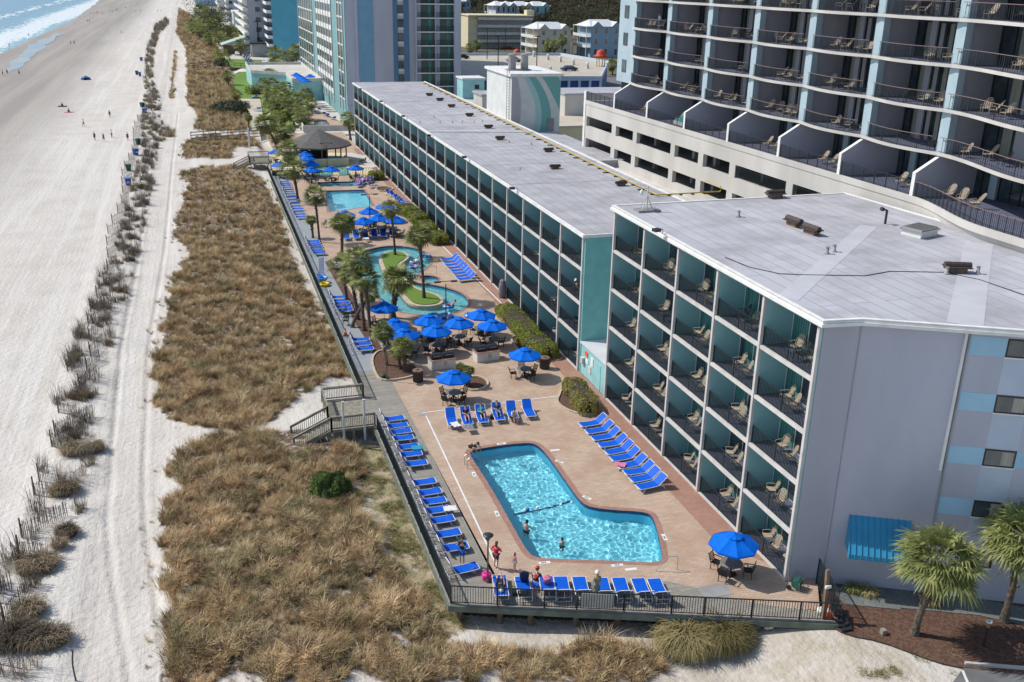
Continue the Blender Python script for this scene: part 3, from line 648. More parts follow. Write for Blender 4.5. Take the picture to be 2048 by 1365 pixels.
for px, py in ((868, 236), (905, 246), (925, 245), (948, 245), (965, 244), (880, 246), (840, 246), (1018, 285), (1040, 340), (1063, 290), (1106, 300), (870, 287)):
    g = G(px, py, 11.28); stk(g, 0, 'tiny grey vent pipe on the long roof, %s from the far end' % ORD[n_], 'small pipes on the long roof', .6); n_ += 1
# roof hatch
g = G(1838, 470, 14.63); h_ = thing('roof_hatch', 'grey square roof hatch on a white curb near the tower', 'hatch', g, .3)
mb = MB(); mb.box(-.9, -.7, 0, .9, .7, .35); mb.build('curb', 'white', h_); mb = MB(); mb.box(-1.0, -.8, .35, 1.0, .8, .45); mb.box(-.9, -.7, .45, .9, .7, .55); mb.build('lid', 'steel', h_)
g = G(1770, 448, 14.63); h_ = thing('roof_pipe', 'bent dark pipe standing on the near roof below the podium', 'pipe', g); mb = MB(); mb.tube([(0, 0, 0), (0, 0, .9), (-.35, 0, 1.0)], .08, 8); mb.tube([(-.3, 0, .98), (-.5, 0, 1.05)], .13, 8); mb.build('pipe', 'dark_metal', h_)
# camera mast on the roof corner
g = G(1293, 422, 14.63); h_ = thing('camera_mast', 'grey tripod mast with a white camera dome on the roof corner', 'mast', g)
mb = MB()
for i in range(4):
    for j in range(3): mb.box(-.8 + i * .42, -.5 + j * .35, 0, -.42 + i * .42, -.2 + j * .35, .14)
mb.build('ballast_block', 'concrete_grey', h_); mb = MB()
for a in range(4): mb.bar((.55 * math.cos(a * PI / 2 + .5), .5 * math.sin(a * PI / 2 + .5), .12), (0, 0, 1.1), .04, .04)
mb.bar((0, 0, .1), (0, 0, 1.75), .07, .07); mb.bar((0, 0, 1.6), (-.45, 0, 1.55), .04, .04); mb.build('tripod', 'offwhite', h_)
mb = MB(); mb.lathe((-.45, 0, 1.2), [(.03, -.1), (.12, -.04), (.13, .15), (.05, .3)], 10); mb.build('camera_dome', 'white_plastic', h_, True)
# flood lights on the eaves
def flood_fn():
    t = thing('flood_light', '', 'flood light'); mb = MB(); mb.bar((0, 0, 0), (0, 0, .3), .06, .06); mb.bar((0, 0, .3), (-.4, 0, .35), .05, .05); mb.build('bracket', 'steel', t)
    mb = MB(); mb.box(-.75, -.2, .22, -.3, .2, .4); mb.build('lamp', 'dark_metal', t); return t
fl = Kind(flood_fn); n_ = 0
for px, py, z in ((1325, 468, 14.66), ):
    fl(G(px, py, z), .3, 'dark flood light arm on the near wing white eave'); 
for px, py in ((1035, 383), (938, 320), (866, 276), (814, 237), (769, 207), (727, 182)):
    fl(G(px, py, 11.28), 0, 'dark flood light on the long wing eave, %s from the near end' % ORD[n_], 'flood lights on the long eave'); n_ += 1
# mural block on the rear roof
mat('mural_base', (.62, .64, .62), .8, (.55, .58, .56), .8); mu = thing('mural_tower', 'white rooftop block painted with green and grey curved mural bands', 'plant room', (40.9, 126, 8.6))
o_ = mu.location
x0, y0, x1, y1, z0, z1 = 40.6, 127.2, 47.6, 139, 8.6, 17.1
_g0 = onp(1010, 240, (40.6, 127.2), (1, 0)); 
mb = MB(o_); mb.box(x0, y0, z0, x1, y1, z1); mb.build('wall', 'mural_base', mu)
mb = MB(o_); mb.box(x0 - .3, y0 - .3, z1, x1 + .3, y1 + .3, z1 + .35); mb.build('roof', 'white', mu)
mat('mural_grey', (.42, .40, .42), .8); mat('mural_mint', (.36, .56, .55), .8); mat('mural_green', (.17, .40, .37), .8)
def band(fa, fb, m_, k):
    mb = MB(o_); n = 16
    for i in range(n):
        za = z0 + .1 + (z1 - z0 - .2) * i / n; zb = z0 + .1 + (z1 - z0 - .2) * (i + 1) / n; ta = i / n; tb = (i + 1) / n; yy = y0 - .012 - .002 * k
        cl = lambda v: max(x0 + .01, min(x1 - .01, v))
        mb.quad((cl(fa(ta)), yy, za), (cl(fb(ta)), yy, za), (cl(fb(tb)), yy, zb), (cl(fa(tb)), yy, zb))
    mb.build('mural_band', m_, mu)
band(lambda t: x0, lambda t: x0 + .5 + .9 * math.sin(t * PI * .8 + .3), 'mural_grey', 0)
band(lambda t: x0 + 3.0 + .9 * math.sin(t * PI * .85) - 1.7 * t * t, lambda t: x0 + 3.9 + .9 * math.sin(t * PI * .85) - 1.9 * t * t, 'mural_mint', 1)
band(lambda t: x0 + 3.9 + .9 * math.sin(t * PI * .85) - 1.9 * t * t, lambda t: x0 + 5.3 + .9 * math.sin(t * PI * .85) - 2.3 * t * t, 'mural_green', 2)
band(lambda t: x0 + 8.2 - 3.9 * t ** 1.5, lambda t: x0 + 11.2 - 4.6 * t ** 1.2, 'mural_green', 3)
mb = MB(o_); mb.box(x0 + 5.2, y0 - .07, z0, x0 + 6.2, y0 - .02, z0 + 2.9); mb.build('door', 'concrete_grey', mu)
mb = MB(o_)
for x in (x0 - .45, x0 - .1): mb.bar((x, y0 + .7, z0), (x, y0 + .7, z1 + .9), .05, .05)
for k in range(24): mb.bar((x0 - .45, y0 + .7, z0 + .3 + k * .38), (x0 - .1, y0 + .7, z0 + .3 + k * .38), .035, .035)
mb.build('ladder', 'pile_wood', mu)
for dx in (1.6, 3.4):
    mb = MB(o_); mb.lathe((x0 + dx, y0 + 5, z1 + .35), [(.5, 0), (.55, .2), (.5, 1.8), (.58, 2.1), (.45, 2.2)], 14); mb.build('flue', 'concrete_grey', mu)
mb = MB(o_); mb.box(x0 + .8, y0 + 4.2, z1 + .35, x0 + 4.2, y0 + 5.8, z1 + .5); mb.build('flue_base', 'concrete_grey', mu)
# ================================================================ curved condo tower on its podium (local frame: u inland, v along the front)
TX, TY = 47.95, 56.4; TR = math.atan2(1.75, 49.3)
tw = thing('condo_tower', 'pale blue high-rise with curved dark balconies above a parking podium', 'tower', (TX, TY, 0), TR)
TB = 8.22; TF = 15.4; NH = 3.0; NV = 7; U0 = 2.1
def tl(u, v, z): c, s = math.cos(TR), math.sin(TR); return Vector((TX + u * c - v * s, TY + u * s + v * c, z))
# podium wall with openings: v ranges, two rows
def wall_open(u0, u1, v0, v1, z0, z1, ops):
    mb = MB(); cv = sorted({v0, v1} | {x for o in ops for x in o[:2]}); cz = sorted({z0, z1} | {x for o in ops for x in o[2:]})
    for a, b_ in zip(cv, cv[1:]):
        for c, d in zip(cz, cz[1:]):
            if any(o[0] <= a and b_ <= o[1] and o[2] <= c and d <= o[3] for o in ops): continue
            mb.add([(u0, a, c), (u0, b_, c), (u0, b_, d), (u0, a, d)], [(0, 3, 2, 1)])
    for a, b_, c, d in ops:
        mb.add([(u0, a, c), (u0, b_, c), (u0, b_, d), (u0, a, d), (u1, a, c), (u1, b_, c), (u1, b_, d), (u1, a, d)], [(0, 1, 5, 4), (1, 2, 6, 5), (2, 3, 7, 6), (3, 0, 4, 7)])
    return mb
def pv(px, py):   # photo point on the podium front -> (v, z)
    return onp(px, py, (TX, TY), (-math.sin(TR), math.cos(TR)))
ops = []
for (ax, ay), (bx, by) in (((1232, 252), (1265, 284)), ((1274, 265), (1340, 311)), ((1350, 290), (1395, 330)), ((1407, 308), (1457, 352)), ((1471, 330), (1570, 386)), ((1586, 368), (1657, 408))):
    v1, za = pv(ax, ay); v0, zb = pv(bx, by); zb = min(zb, 12.46); ops.append((v0, v1, zb, za)); ops.append((v0 + .1, v1 + .1, zb - 2.65, za - 2.65))
v1, _ = pv(1173, 236); v0, _ = pv(1223, 265); ops += [(v0, v1, 12.46, 13.65), (v0, v1, 9.81, 11.0)]
VE = pv(1172, 200)[0]
o_ = wall_open(0, .45, -1.5, VE, -.3, TF, ops).build('podium_wall', 'concrete', tw)
mb = MB(); mb.box(.5, -14, 9.1, 16, VE, 9.3); mb.box(.5, -14, 11.7, 16, VE, 11.9); mb.box(9, -14, 0, 9.3, VE, TF - .3); mb.build('garage_floor', 'concrete_grey', tw)
mb = MB(); mb.box(0, VE, -.3, 22, VE + .4, TF); mb.box(22, -14, -.3, 22.3, VE, TF); mb.build('podium_wall', 'concrete', tw)
for k in range(12): mb = MB(); v = 1 + k * 4.3; mb.box(3, v, -.3, 3.5, v + .5, TF - .4); mb.build('garage_column', 'concrete', tw)
mb = MB()   # terrace edge, straight then swelling out to the near right
def curve_u(v): return 0.0 if v > 0 else (-1.9 * sm(0, -4.5, v) if v > -4.5 else -1.9 - .25 * (-4.5 - v))
def smr(a, b_, x): t = max(0, min(1, (x - a) / (b_ - a))); return t * t * (3 - 2 * t)
def cu(v): return -2.2 * smr(0, -9, v)
vv = frange(-16, 0, .5) + [0, VE]
for a, b_ in zip(vv, vv[1:]):
    mb.add([(cu(a), a, TF), (cu(b_), b_, TF), (12, b_, TF), (12, a, TF)], [(0, 3, 2, 1)], 1)
    mb.add([(cu(a) - .06, a, TF + .12), (cu(b_) - .06, b_, TF + .12), (cu(b_) + .12, b_, TF + .12), (cu(a) + .12, a, TF + .12), (cu(a) - .06, a, TF - .35), (cu(b_) - .06, b_, TF - .35)], [(0, 3, 2, 1), (4, 0, 1, 5)], 0)
    if b_ <= 0: mb.add([(cu(a) * .98, a, TF - .35), (cu(b_) * .98, b_, TF - .35), (0, b_, 11.5), (0, a, 11.5)], [(0, 1, 2, 3)], 0)
mb.build('terrace', ['concrete', 'tile_floor'], tw)
mb = MB(); mb.add([(0, -16, -.3), (0, -1.5, -.3), (0, -1.5, TF - .3), (0, -16, TF - .3)], [(0, 3, 2, 1)]); mb.build('podium_wall', 'concrete', tw)
for v0, v1, a, b_ in ops[8:12:2] + ops[8:12:2][:0]:
    pass
for k in (8, 10):
    v0, v1, a, b_ = ops[k]; mb = railing_mb(v0, v1, .15, a, 1.0, .2, .02); mb.build('garage_railing', 'green_rail', tw)
# storeys
def edge_u(f):   # plan of one curved balcony edge, f in 0..1 along the bay
    return -.32 - .7 * math.sin(PI * f) ** 1.1
NF = 8
bal = rail = door = wallp = None
def tower_balcony(w_, first):
    n = 14; mb = MB(); u = lambda k: edge_u(k / n) if not first else -.32 - 2.2 * smr(.98, .35, k / n)
    w_ += .75 if not first else .375; o_v = -.375 if not first else 0.0
    for k in range(n):
        a, b_ = o_v + w_ * k / n, o_v + w_ * (k + 1) / n
        mb.add([(u(k), a, 0), (u(k + 1), b_, 0), (3.3, b_, 0), (3.3, a, 0)], [(0, 3, 2, 1)], 1)
        mb.add([(u(k), a, -.16), (u(k + 1), b_, -.16), (3.3, b_, -.16), (3.3, a, -.16)], [(0, 1, 2, 3)], 2)
        mb.add([(u(k) - .05, a, -.16), (u(k + 1) - .05, b_, -.16), (u(k + 1) - .05, b_, .06), (u(k) - .05, a, .06), (u(k + 1) + .1, b_, .06), (u(k) + .1, a, .06)], [(0, 3, 2, 1), (3, 5, 4, 2)], 0)
    r = MB()
    for k in range(n):
        a, b_ = o_v + w_ * k / n, o_v + w_ * (k + 1) / n
        if not first and k in (0, n - 1): continue
        A_ = Vector((u(k) + .04, a, 0)); B_ = Vector((u(k + 1) + .04, b_, 0))
        r.bar(A_ + Vector((0, 0, 1.1)), B_ + Vector((0, 0, 1.1)), .06, .04, 1); r.bar(A_ + Vector((0, 0, .12)), B_ + Vector((0, 0, .12)), .03, .03)
        for j in range(4): p = A_.lerp(B_, j / 4); r.bar(p + Vector((0, 0, .1)), p + Vector((0, 0, 1.1)), .022, .022)
        if k % 3 == 0: r.bar(A_, A_ + Vector((0, 0, 1.12)), .05, .05)
    return mb, r
mat('rail_cap', (.22, .15, .14), .5)
TIERS = []
for first in (True, False):
    mbb, rr = tower_balcony(TB - .75 if not first else 15, first); TIERS.append((mbb, rr))
protos = {}
mat('party_grey', (.50, .50, .55), .9, (.46, .46, .51), .5)
def back_parts(par, w_, h_=2.7):
    mb = MB(); mb.box(3.3, -.3, 0, 3.5, w_ * .38, h_); mb.build('back_wall', 'tower_grey', par)
    mb = MB(); mb.box(3.2, w_ * .74, 0, 3.5, w_ * .82, h_); mb.build('pier', 'party_grey', par)
    mb = MB(); mb.box(3.42, w_ * .38, .02, 3.48, w_ * .74, h_ - .1); mb.box(3.42, w_ * .82, .02, 3.48, w_ + .3, h_ - .1)
    for q in (.38, .5, .62, .735, .82, .93): mb.box(3.36, w_ * q, 0, 3.43, w_ * q + .07, h_ - .1, 1)
    mb.build('sliding_door', ['glass_dark', 'black'], par)
    for q_, m_ in ((.40, 'stucco'), (.53, 'pale_curtain'), (.66, 'mural_grey'), (.85, 'pale_curtain')): mb = MB(); mb.box(3.40, w_ * q_, .05, 3.415, w_ * (q_ + .055), h_ - .2); mb.build('curtain', m_, par)
for s_ in range(NF):
    z = 18.45 + s_ * NH
    for k in range(-1, 6):
        first = k == -1
        if first not in protos:
            mbb, rr = TIERS[0 if first else 1]; b = mbb.build('balcony', ['concrete', 'tile_floor', 'soffit'], tw); rr.build('railing', ['dark_metal', 'rail_cap'], b); back_parts(b, TB - .75 if not first else 15); protos[first] = b; kids_ = list(b.children); protos[(first, 'k')] = kids_
        else:
            b = protos[first].copy(); C.objects.link(b); b.parent = tw
            for q in protos[(first, 'k')]: c = q.copy(); C.objects.link(c); c.parent = b
        b.location = (U0, k * TB + .375 - (0 if not first else 15.75 - TB), z)
for k in range(0, 7):
    v = k * TB; mb = MB(); mb.box(U0 - .12, v - .44, TF + NH, U0 + .5, v + .44, 18.45 + NF * NH, 0); mb.box(U0 + .5, v - .12, TF + NH, U0 + 3.3, v + .12, 18.45 + NF * NH, 1)
    mb.build('column', ['tower_blue', 'tower_grey'], tw)
mb = MB(); mb.box(U0 + 3.5, -16, TF - .2, 20, 6 * TB + .3, 18.45 + NF * NH); mb.box(U0 - .1, -16.2, TF, 20, -15.8, 18.45 + NF * NH); mb.build('wall', 'tower_grey', tw)
mb = MB(); mb.box(U0 - .3, -16, 18.45 + NF * NH - .1, 20, 6 * TB + 4, 18.45 + NF * NH + .9); mb.build('roof', 'concrete', tw)
# end stair bay with small windows and round corner balconies
ev0, ev1 = 6 * TB + .37, 6 * TB + 4.3
mb = MB(); mb.box(U0 + .1, ev0, 18.2, 20, ev1, 18.45 + NF * NH); mb.build('stair_bay', 'tower_blue', tw)
mb = MB(); mb.box(U0 + .8, ev0, TF, 20, ev1, 18.2); mb.build('stair_bay', 'black', tw)
for s_ in range(NF):
    z = 18.45 + s_ * NH; mb = MB(); mb.box(U0 + .04, ev0 + 1.5, z + .9, U0 + .11, ev0 + 2.6, z + 2.3); f = mb.build('window', 'pile_wood', tw)
    mb = MB(); mb.box(U0 + .02, ev0 + 1.57, z + .97, U0 + .05, ev0 + 2.53, z + 2.23); mb.build('pane', 'glass_dark', f)
    mb = MB(); n = 10; vb = ev1; pts = [(U0 + 2.4 - 2.0 * math.cos(a), vb + 2.0 * math.sin(a)) for a in [PI / 2 * i / n * 1.6 for i in range(n + 1)]]
    pts = [(U0 + .3, vb)] + pts + [(U0 + 4.4, vb)]
    mb.prism(ccw(pts), z - .25, z + .03); b = mb.build('end_balcony', 'concrete', tw)
    r = MB()
    for a, b_ in zip(pts[:-1], pts[1:]):
        r.bar((*a, z + 1.1), (*b_, z + 1.1), .05, .05)
        for j in range(3): p = Vector((*a, z)).lerp(Vector((*b_, z)), j / 3); r.bar(p, p + Vector((0, 0, 1.1)), .03, .03)
    r.build('railing', 'dark_metal', b)
# terrace fins, railings, doors
fin = None
for k in range(0, 8):
    v = k * TB
    if k == 7: continue
    mb = MB(); pr = [(0.0, TF), (0.0, TF + 1.75), (U0 + .1, TF + NH), (U0 + 3.4, TF + NH), (U0 + 3.4, TF)]
    n = 5; vs_ = [(u, v - .16, z) for u, z in pr] + [(u, v + .16, z) for u, z in pr]
    mb.add(vs_, [(4, 3, 2, 1, 0), (5, 6, 7, 8, 9)], 0); mb.add(vs_, [(0, 1, 6, 5), (1, 2, 7, 6), (2, 3, 8, 7)], 1); mb.build('party_wall', ['party_grey', 'white'], tw)
for k in range(-1, 7):
    if k == -1:
        r = MB(); q = frange(-13, 0, .6) + [-.2]; 
        for a, b_ in zip(q, q[1:]):
            A_ = Vector((cu(a) + .1, a, TF)); B_ = Vector((cu(b_) + .1, b_, TF)); r.bar(A_ + Vector((0, 0, 1.15)), B_ + Vector((0, 0, 1.15)), .06, .04, 1)
            for j in range(4): p = A_.lerp(B_, j / 4); r.bar(p, p + Vector((0, 0, 1.15)), .022, .022)
            r.bar(A_, A_ + Vector((0, 0, 1.2)), .05, .05)
    else:
        v1 = min(k * TB + TB - .2, VE); r = railing_mb(k * TB + .2, v1, .1, TF, 1.15, .14, .011, posts=7)
    p_ = r.build('terrace_railing', ['dark_metal', 'rail_cap'], tw)
    if k < 6:
        e = MB(); e.box(U0 + 3.3, k * TB, TF, U0 + 3.5, k * TB + TB * .36, TF + NH); e.build('terrace_wall', 'tower_grey', tw); e = MB(); e.box(U0 + 3.2, k * TB + TB * .72, TF, U0 + 3.5, k * TB + TB * .8, TF + NH); e.build('pier', 'tower_blue', tw)
        e = MB(); e.box(U0 + 3.42, k * TB + TB * .36, TF + .02, U0 + 3.48, k * TB + TB, TF + NH - .3)
        for q in (.36, .47, .58, .7, .8, .9): e.box(U0 + 3.36, k * TB + TB * q, TF, U0 + 3.43, k * TB + TB * q + .08, TF + NH - .3, 1)
        e.build('terrace_door', ['glass_dark', 'black'], tw)
mb = MB(); mb.box(-.08, VE - .1, 8, .3, VE + .45, TF + 1.2); mb.build('corner_post', 'white', tw)
# ================================================================ hotel tower beyond the pool deck
ht = thing('hotel_tower', 'tall grey and blue hotel tower behind the long motel wing', 'tower', (31, 211, 0)); o_ = ht.location
mb = MB(o_); mb.box(31, 211, -.3, 55.4, 303, 46); mb.build('wall', 'stucco', ht)
mb = MB(o_); mb.box(30.98, 210.97, 46, 55.5, 303.1, 46.6); mb.build('roof', 'concrete', ht)
for x0_, x1_, m_ in ((33.7, 36.85, 'awning_sky'), (41.0, 41.95, 'strip_blue'), (43.3, 44.4, 'strip_blue')):
    if m_ not in MATS: mat(m_, (.19, .36, .50) if m_ == 'awning_sky' else (.10, .20, .32), .85, (.17, .33, .46) if m_ == 'awning_sky' else (.09, .18, .29), .6)
    mb = MB(o_); mb.box(x0_, 210.9, 4, x1_, 210.99, 45.9); mb.build('painted_strip', m_, ht)
mb = MB(o_); mb.box(32.9, 210.88, 4, 33.55, 210.98, 45.9); mb.box(36.9, 210.88, 4, 37.1, 210.98, 45.9); mb.build('pilaster', 'stucco', ht)
mb = MB(o_); mb.box(30.9, 210.85, 0, 46, 210.96, 3.2); mb.build('base_band', 'tower_blue', ht)
for k in range(12):
    z = 6.7 + k * 2.8 - 2.4; 
    mb = MB(o_); mb.box(42.0, 210.9, z + .9, 43.2, 210.97, z + 2.5); f = mb.build('window', 'black', ht); mb = MB(o_); mb.box(42.05, 210.87, z + 1, 43.15, 210.91, z + 2.4); mb.build('pane', 'glass_dark', f); mb = MB(o_); mb.box(42.0, 210.8, z + .35, 43.2, 210.88, z + .85); mb.build('sill', 'offwhite', f)
    for x in (45.9, 50.0):
        mb = MB(o_); mb.box(x, 209.9, z - .12, x + 3.95, 211, z + .08, 0); b = mb.build('balcony', 'white', ht)
        mb = MB(o_); mb.box(x + .05, 210.9, z + .08, x + 3.9, 210.97, z + 2.6, 0); mb.box(x + .2, 210.85, z + .08, x + 1.0, 210.92, z + 2.6, 1); mb.box(x + 2.6, 210.85, z + .1, x + 3.2, 210.92, z + 2.5, 2); mb.build('sliding_door', ['glass_teal', 'stucco', 'curtain'], b)
        mb = MB(o_); mb.box(x + .02, 209.93, z + 1.1, x + 3.93, 209.98, z + 1.15)
        for q in range(18): mb.box(x + .1 + q * .215, 209.93, z, x + .15 + q * .215, 209.97, z + 1.1)
        mb.build('railing', 'black', b)
mb = MB(o_); mb.box(45.6, 209.9, 3, 45.85, 211, 45.9); mb.box(49.85, 209.9, 3, 50.0, 211, 45.9); mb.box(53.95, 209.7, -.3, 55.4, 211, 45.9); mb.build('fin_wall', 'stucco', ht)
# seaward face: three bays
mb = MB(o_); mb.box(30.9, 211.05, -.2, 30.99, 302.9, 45.9); mb.build('seaward_wall', 'teal_sea', ht) if 'teal_sea' in MATS else mb.build('seaward_wall', mat('teal_sea', (.19, .36, .38), .85, (.17, .33, .35), .3), ht)
for za, (ya, yb, nc, sp) in enumerate(((213.5, 221.5, 2, .35), (231, 259, 6, 1.15), (267, 301, 6, .35))):
    for k in range(13):
        z = 3.4 + k * 2.8 + (0 if za else .6)
        mb = MB(o_); mb.box(30.82, ya, z, 30.91, yb, z + sp); mb.build('spandrel', 'white', ht)
        mb = MB(o_); mb.box(30.8, ya + .1, z + sp, 30.895, yb - .1, z + 2.79); g_ = mb.build('window', 'glass_teal', ht)
    mb = MB(o_)
    for j in range(nc + 1): y = ya + (yb - ya) * j / nc; mb.box(30.7, y - .2, 1.5, 30.83, y + .2, 41)
    mb.build('mullion', 'offwhite', ht)
# ================================================================ towers further up the beach
def tower(name, label, px, py, x1px, top, depth, m_, wm='glass_teal', seaward=True, nf=12, wins=0, rz=0):
    g = G(px, py); g1 = G(x1px, py); t = thing(name, label, 'tower' if top > 20 else 'building', g); o_ = t.location; X1 = onp(x1px, py, (g.x, g.y), (1, 0))[0] + g.x
    mb = MB(o_); mb.box(g.x, g.y, -.5, X1, g.y + depth, top); mb.build('wall', m_, t); mb = MB(o_); mb.box(g.x - .3, g.y - .3, top, X1 + .3, g.y + depth, top + .8); mb.build('roof', 'white', t)
    if seaward:
        for k in range(nf):
            z = 4 + k * 2.9
            mb = MB(o_); mb.box(g.x - 1.8, g.y + .5, z, g.x, g.y + depth - .5, z + .25); b = mb.build('balcony', 'white', t)
            mb = MB(o_); mb.box(g.x - 1.8, g.y + .5, z + .26, g.x - 1.7, g.y + depth - .5, z + 1.1); mb.box(g.x - 1.7, g.y + .5, z + .26, g.x, g.y + .6, z + 1.1); mb.build('parapet', 'white', b)
            mb = MB(o_); mb.box(g.x - .1, g.y + .8, z + .3, g.x - .02, g.y + depth - .8, z + 2.5); mb.build('glazing', wm, b)
    for k in range(wins):
        z = 4.5 + k * 3.6; mb = MB(o_); mb.box(X1 - 5.5, g.y - .06, z, X1 - 3.2, g.y - .01, z + 2); f = mb.build('window', 'white', t); mb = MB(o_); mb.box(X1 - 5.4, g.y - .1, z + .1, X1 - 3.3, g.y - .05, z + 1.9); mb.build('pane', 'glass_dark', f)
    return t
mat('cyan_wall', (.12, .42, .56), .85, (.11, .38, .52), .3); mat('lilac_wall', (.42, .43, .52), .85); mat('purple_glass', (.15, .13, .22), .2)
tower('beach_tower', 'bright cyan tower with curved white balconies up the beach', 549, 118, 640, 60, 60, 'cyan_wall', nf=19)
tower('beach_tower', 'pale lilac white tower standing left of the cyan tower', 502, 110, 545, 66, 70, 'lilac_wall', nf=20, wins=14)
tower('beach_building', 'low white building with small windows behind the dune palms', 462, 52, 480, 14, 25, 'lilac_wall', nf=4, wins=3)
tower('beach_building', 'white and plum five-storey building at the far end of the beach', 440, 20, 485, 30, 60, 'offwhite', nf=8, wins=5)
tower('beach_building', 'distant pale building with a turquoise roof behind trees', 392, 12, 432, 22, 50, 'stucco_blue', nf=3)
tower('beach_building', 'white low block with a plum door beside the lilac tower', 469, 62, 482, 9, 20, 'white', nf=1, seaward=False)
# garage in front of cyan tower, low
g = G(505, 110); mb = MB(g); 
t = thing('carport', 'dark low parking bay between the lilac and cyan towers', 'carport', tuple(G(505, 114))); q = t.location; mb = MB(q); mb.box(q.x, q.y, 0, q.x + 14, q.y + 8, 4.5); mb.build('wall', 'concrete_grey', t); mb = MB(q); mb.box(q.x - .5, q.y - .4, 4.5, q.x + 14.5, q.y + 8, 4.9); mb.build('roof', 'green_rail', t)
# beach house with hipped roof
g = G(448, 108); t = thing('beach_house', 'brown beach bar building with a pale green gabled roof', 'house', g); mb = MB(); mb.box(0, 0, -.5, 17, 11, 3.2); mb.build('wall', 'pile_wood', t)
mb = MB(); mb.add([(-.8, -.8, 3.2), (17.8, -.8, 3.2), (17.8, 12, 3.2), (-.8, 12, 3.2), (8.5, -.8, 6.2), (8.5, 12, 6.2)], [(0, 4, 5, 3), (4, 1, 2, 5), (0, 1, 4), (3, 5, 2)]); mb.build('roof', mat('roof_mint', (.35, .45, .42), .6), t)
mb = MB(); mb.box(6.5, -.12, 0, 9.8, -.02, 2.7); mb.build('door', 'offwhite', t)
# terrace block in front of the hotel tower
t = thing('terrace_block', 'pale green raised terrace with curved white parapet beside the hotel tower', 'terrace', tuple(G(600, 232))); 
a = G(560, 200); mb = MB(t.location)
P4 = [(23.5, 252), (30.8, 252), (30.8, 300), (15, 300), (15, 275), (23.5, 268)]
mb.prism(ccw(P4), -.3, 4.2); mb.build('wall', 'teal_light', t); mb = MB(t.location)
q = ccw(P4)
for i in range(len(q)): mb.bar((*q[i], 4.6), (*q[(i + 1) % len(q)], 4.6), .3, .8)
mb.build('parapet', 'offwhite', t); mb = MB(t.location); mb.prism(ccw(offset(P4, -.3)), 4.2, 4.3); mb.build('terrace_floor', 'concrete', t)
# ================================================================ town behind
mb = MB(); mb.sheet([(48, 175), (140, 175), (160, 420), (60, 420)], -.2); struct('street', mb, 'asphalt')
gd = thing('parking_garage', 'parking deck with cream roof and blue shaded arcade behind the mural block', 'parking deck', (57, 150, 0)); o_ = gd.location
def gq(px, py, z=6.0): return G(px, py, z)
c1, c2, c3, c4 = gq(921, 147), gq(1190, 148), gq(1200, 122), gq(921, 118)
PG = ccw([(gq(921, 160).x, gq(921, 160).y), (gq(1200, 160).x, gq(1200, 160).y), (gq(1215, 128).x, gq(1215, 128).y), (gq(1120, 112).x, gq(1120, 112).y), (gq(915, 112).x, gq(915, 112).y)])
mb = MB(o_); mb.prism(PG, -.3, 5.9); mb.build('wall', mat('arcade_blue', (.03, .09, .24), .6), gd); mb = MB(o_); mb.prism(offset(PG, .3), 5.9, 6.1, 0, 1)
for i in range(len(PG)):
    a = offset(PG, .2)[i]; b_ = offset(PG, .2)[(i + 1) % len(PG)]; mb.bar((*a, 6.35), (*b_, 6.35), .3, 1.1)
mb.build('roof', ['stucco_pale', 'court_pale'] if 'court_pale' in MATS else ['stucco_pale', mat('court_pale', (.52, .47, .38), .9, (.45, .41, .34), .3)], gd)
mb = MB(o_); a = Vector(gq(921, 160)); b_ = Vector(gq(1200, 160))
for k in range(14): p = a.lerp(b_, k / 13); mb.box(p.x - .3, p.y - .5, 0, p.x + .3, p.y - .05, 5.9)
mb.build('pillar', 'stucco_pale', gd)
for k, (px, py) in enumerate(((1068, 108), (1096, 114), (1121, 118), (1147, 124), (1175, 131), (1101, 139))):
    g = G(px, py, 7.0); t = thing('globe_finial', 'white ball on a cream pedestal along the parking deck wall, %s from the left' % ORD[k], 'finial', (g.x, g.y, 5.9), 0, 'white balls on the parking deck wall')
    mb = MB(); t.scale = (.7,) * 3; mb.box(-.5, -.5, 0, .5, .5, 1.6); mb.build('pedestal', 'offwhite', t); mb = MB(); mb.lathe((0, 0, 2.2), [(.1, -.62), (.5, -.4), (.64, 0), (.5, .4), (.1, .62)], 12); mb.build('ball', 'white', t, True)
for k, (px, py, s_) in enumerate(((1034, 106, 1.0), (1200, 152, 1.1))):
    g = G(px, py, 3.5); t = thing('domed_kiosk', ['small kiosk with a red bell roof in front of the cream house', 'cream columned kiosk with a red bell roof beside the condo tower'][k], 'kiosk', (g.x, g.y, 3.5), 0, 'red domed kiosks'); t.scale = (.72,) * 3; t.location.z = (5.9 if k else 0)
    t.location.z = 5.9 if k else 0
    zb = 5.0
    for a in range(8): mb = MB(); mb.bar((1.7 * math.cos(a * PI / 4), 1.7 * math.sin(a * PI / 4), -3.4), (1.7 * math.cos(a * PI / 4), 1.7 * math.sin(a * PI / 4), zb - 1.5), .35, .35); mb.build('column', 'cream', t)
    mb = MB(); mb.lathe((0, 0, zb - 1.5), [(2.2, 0), (2.25, .3), (2.9, .45), (3.1, .7), (2.2, 1.1), (1.9, 1.7), (1.7, 2.4), (1.1, 3.0), (.3, 3.3), (.05, 3.5)], 20); mb.build('roof', 'red_tile', t, True)
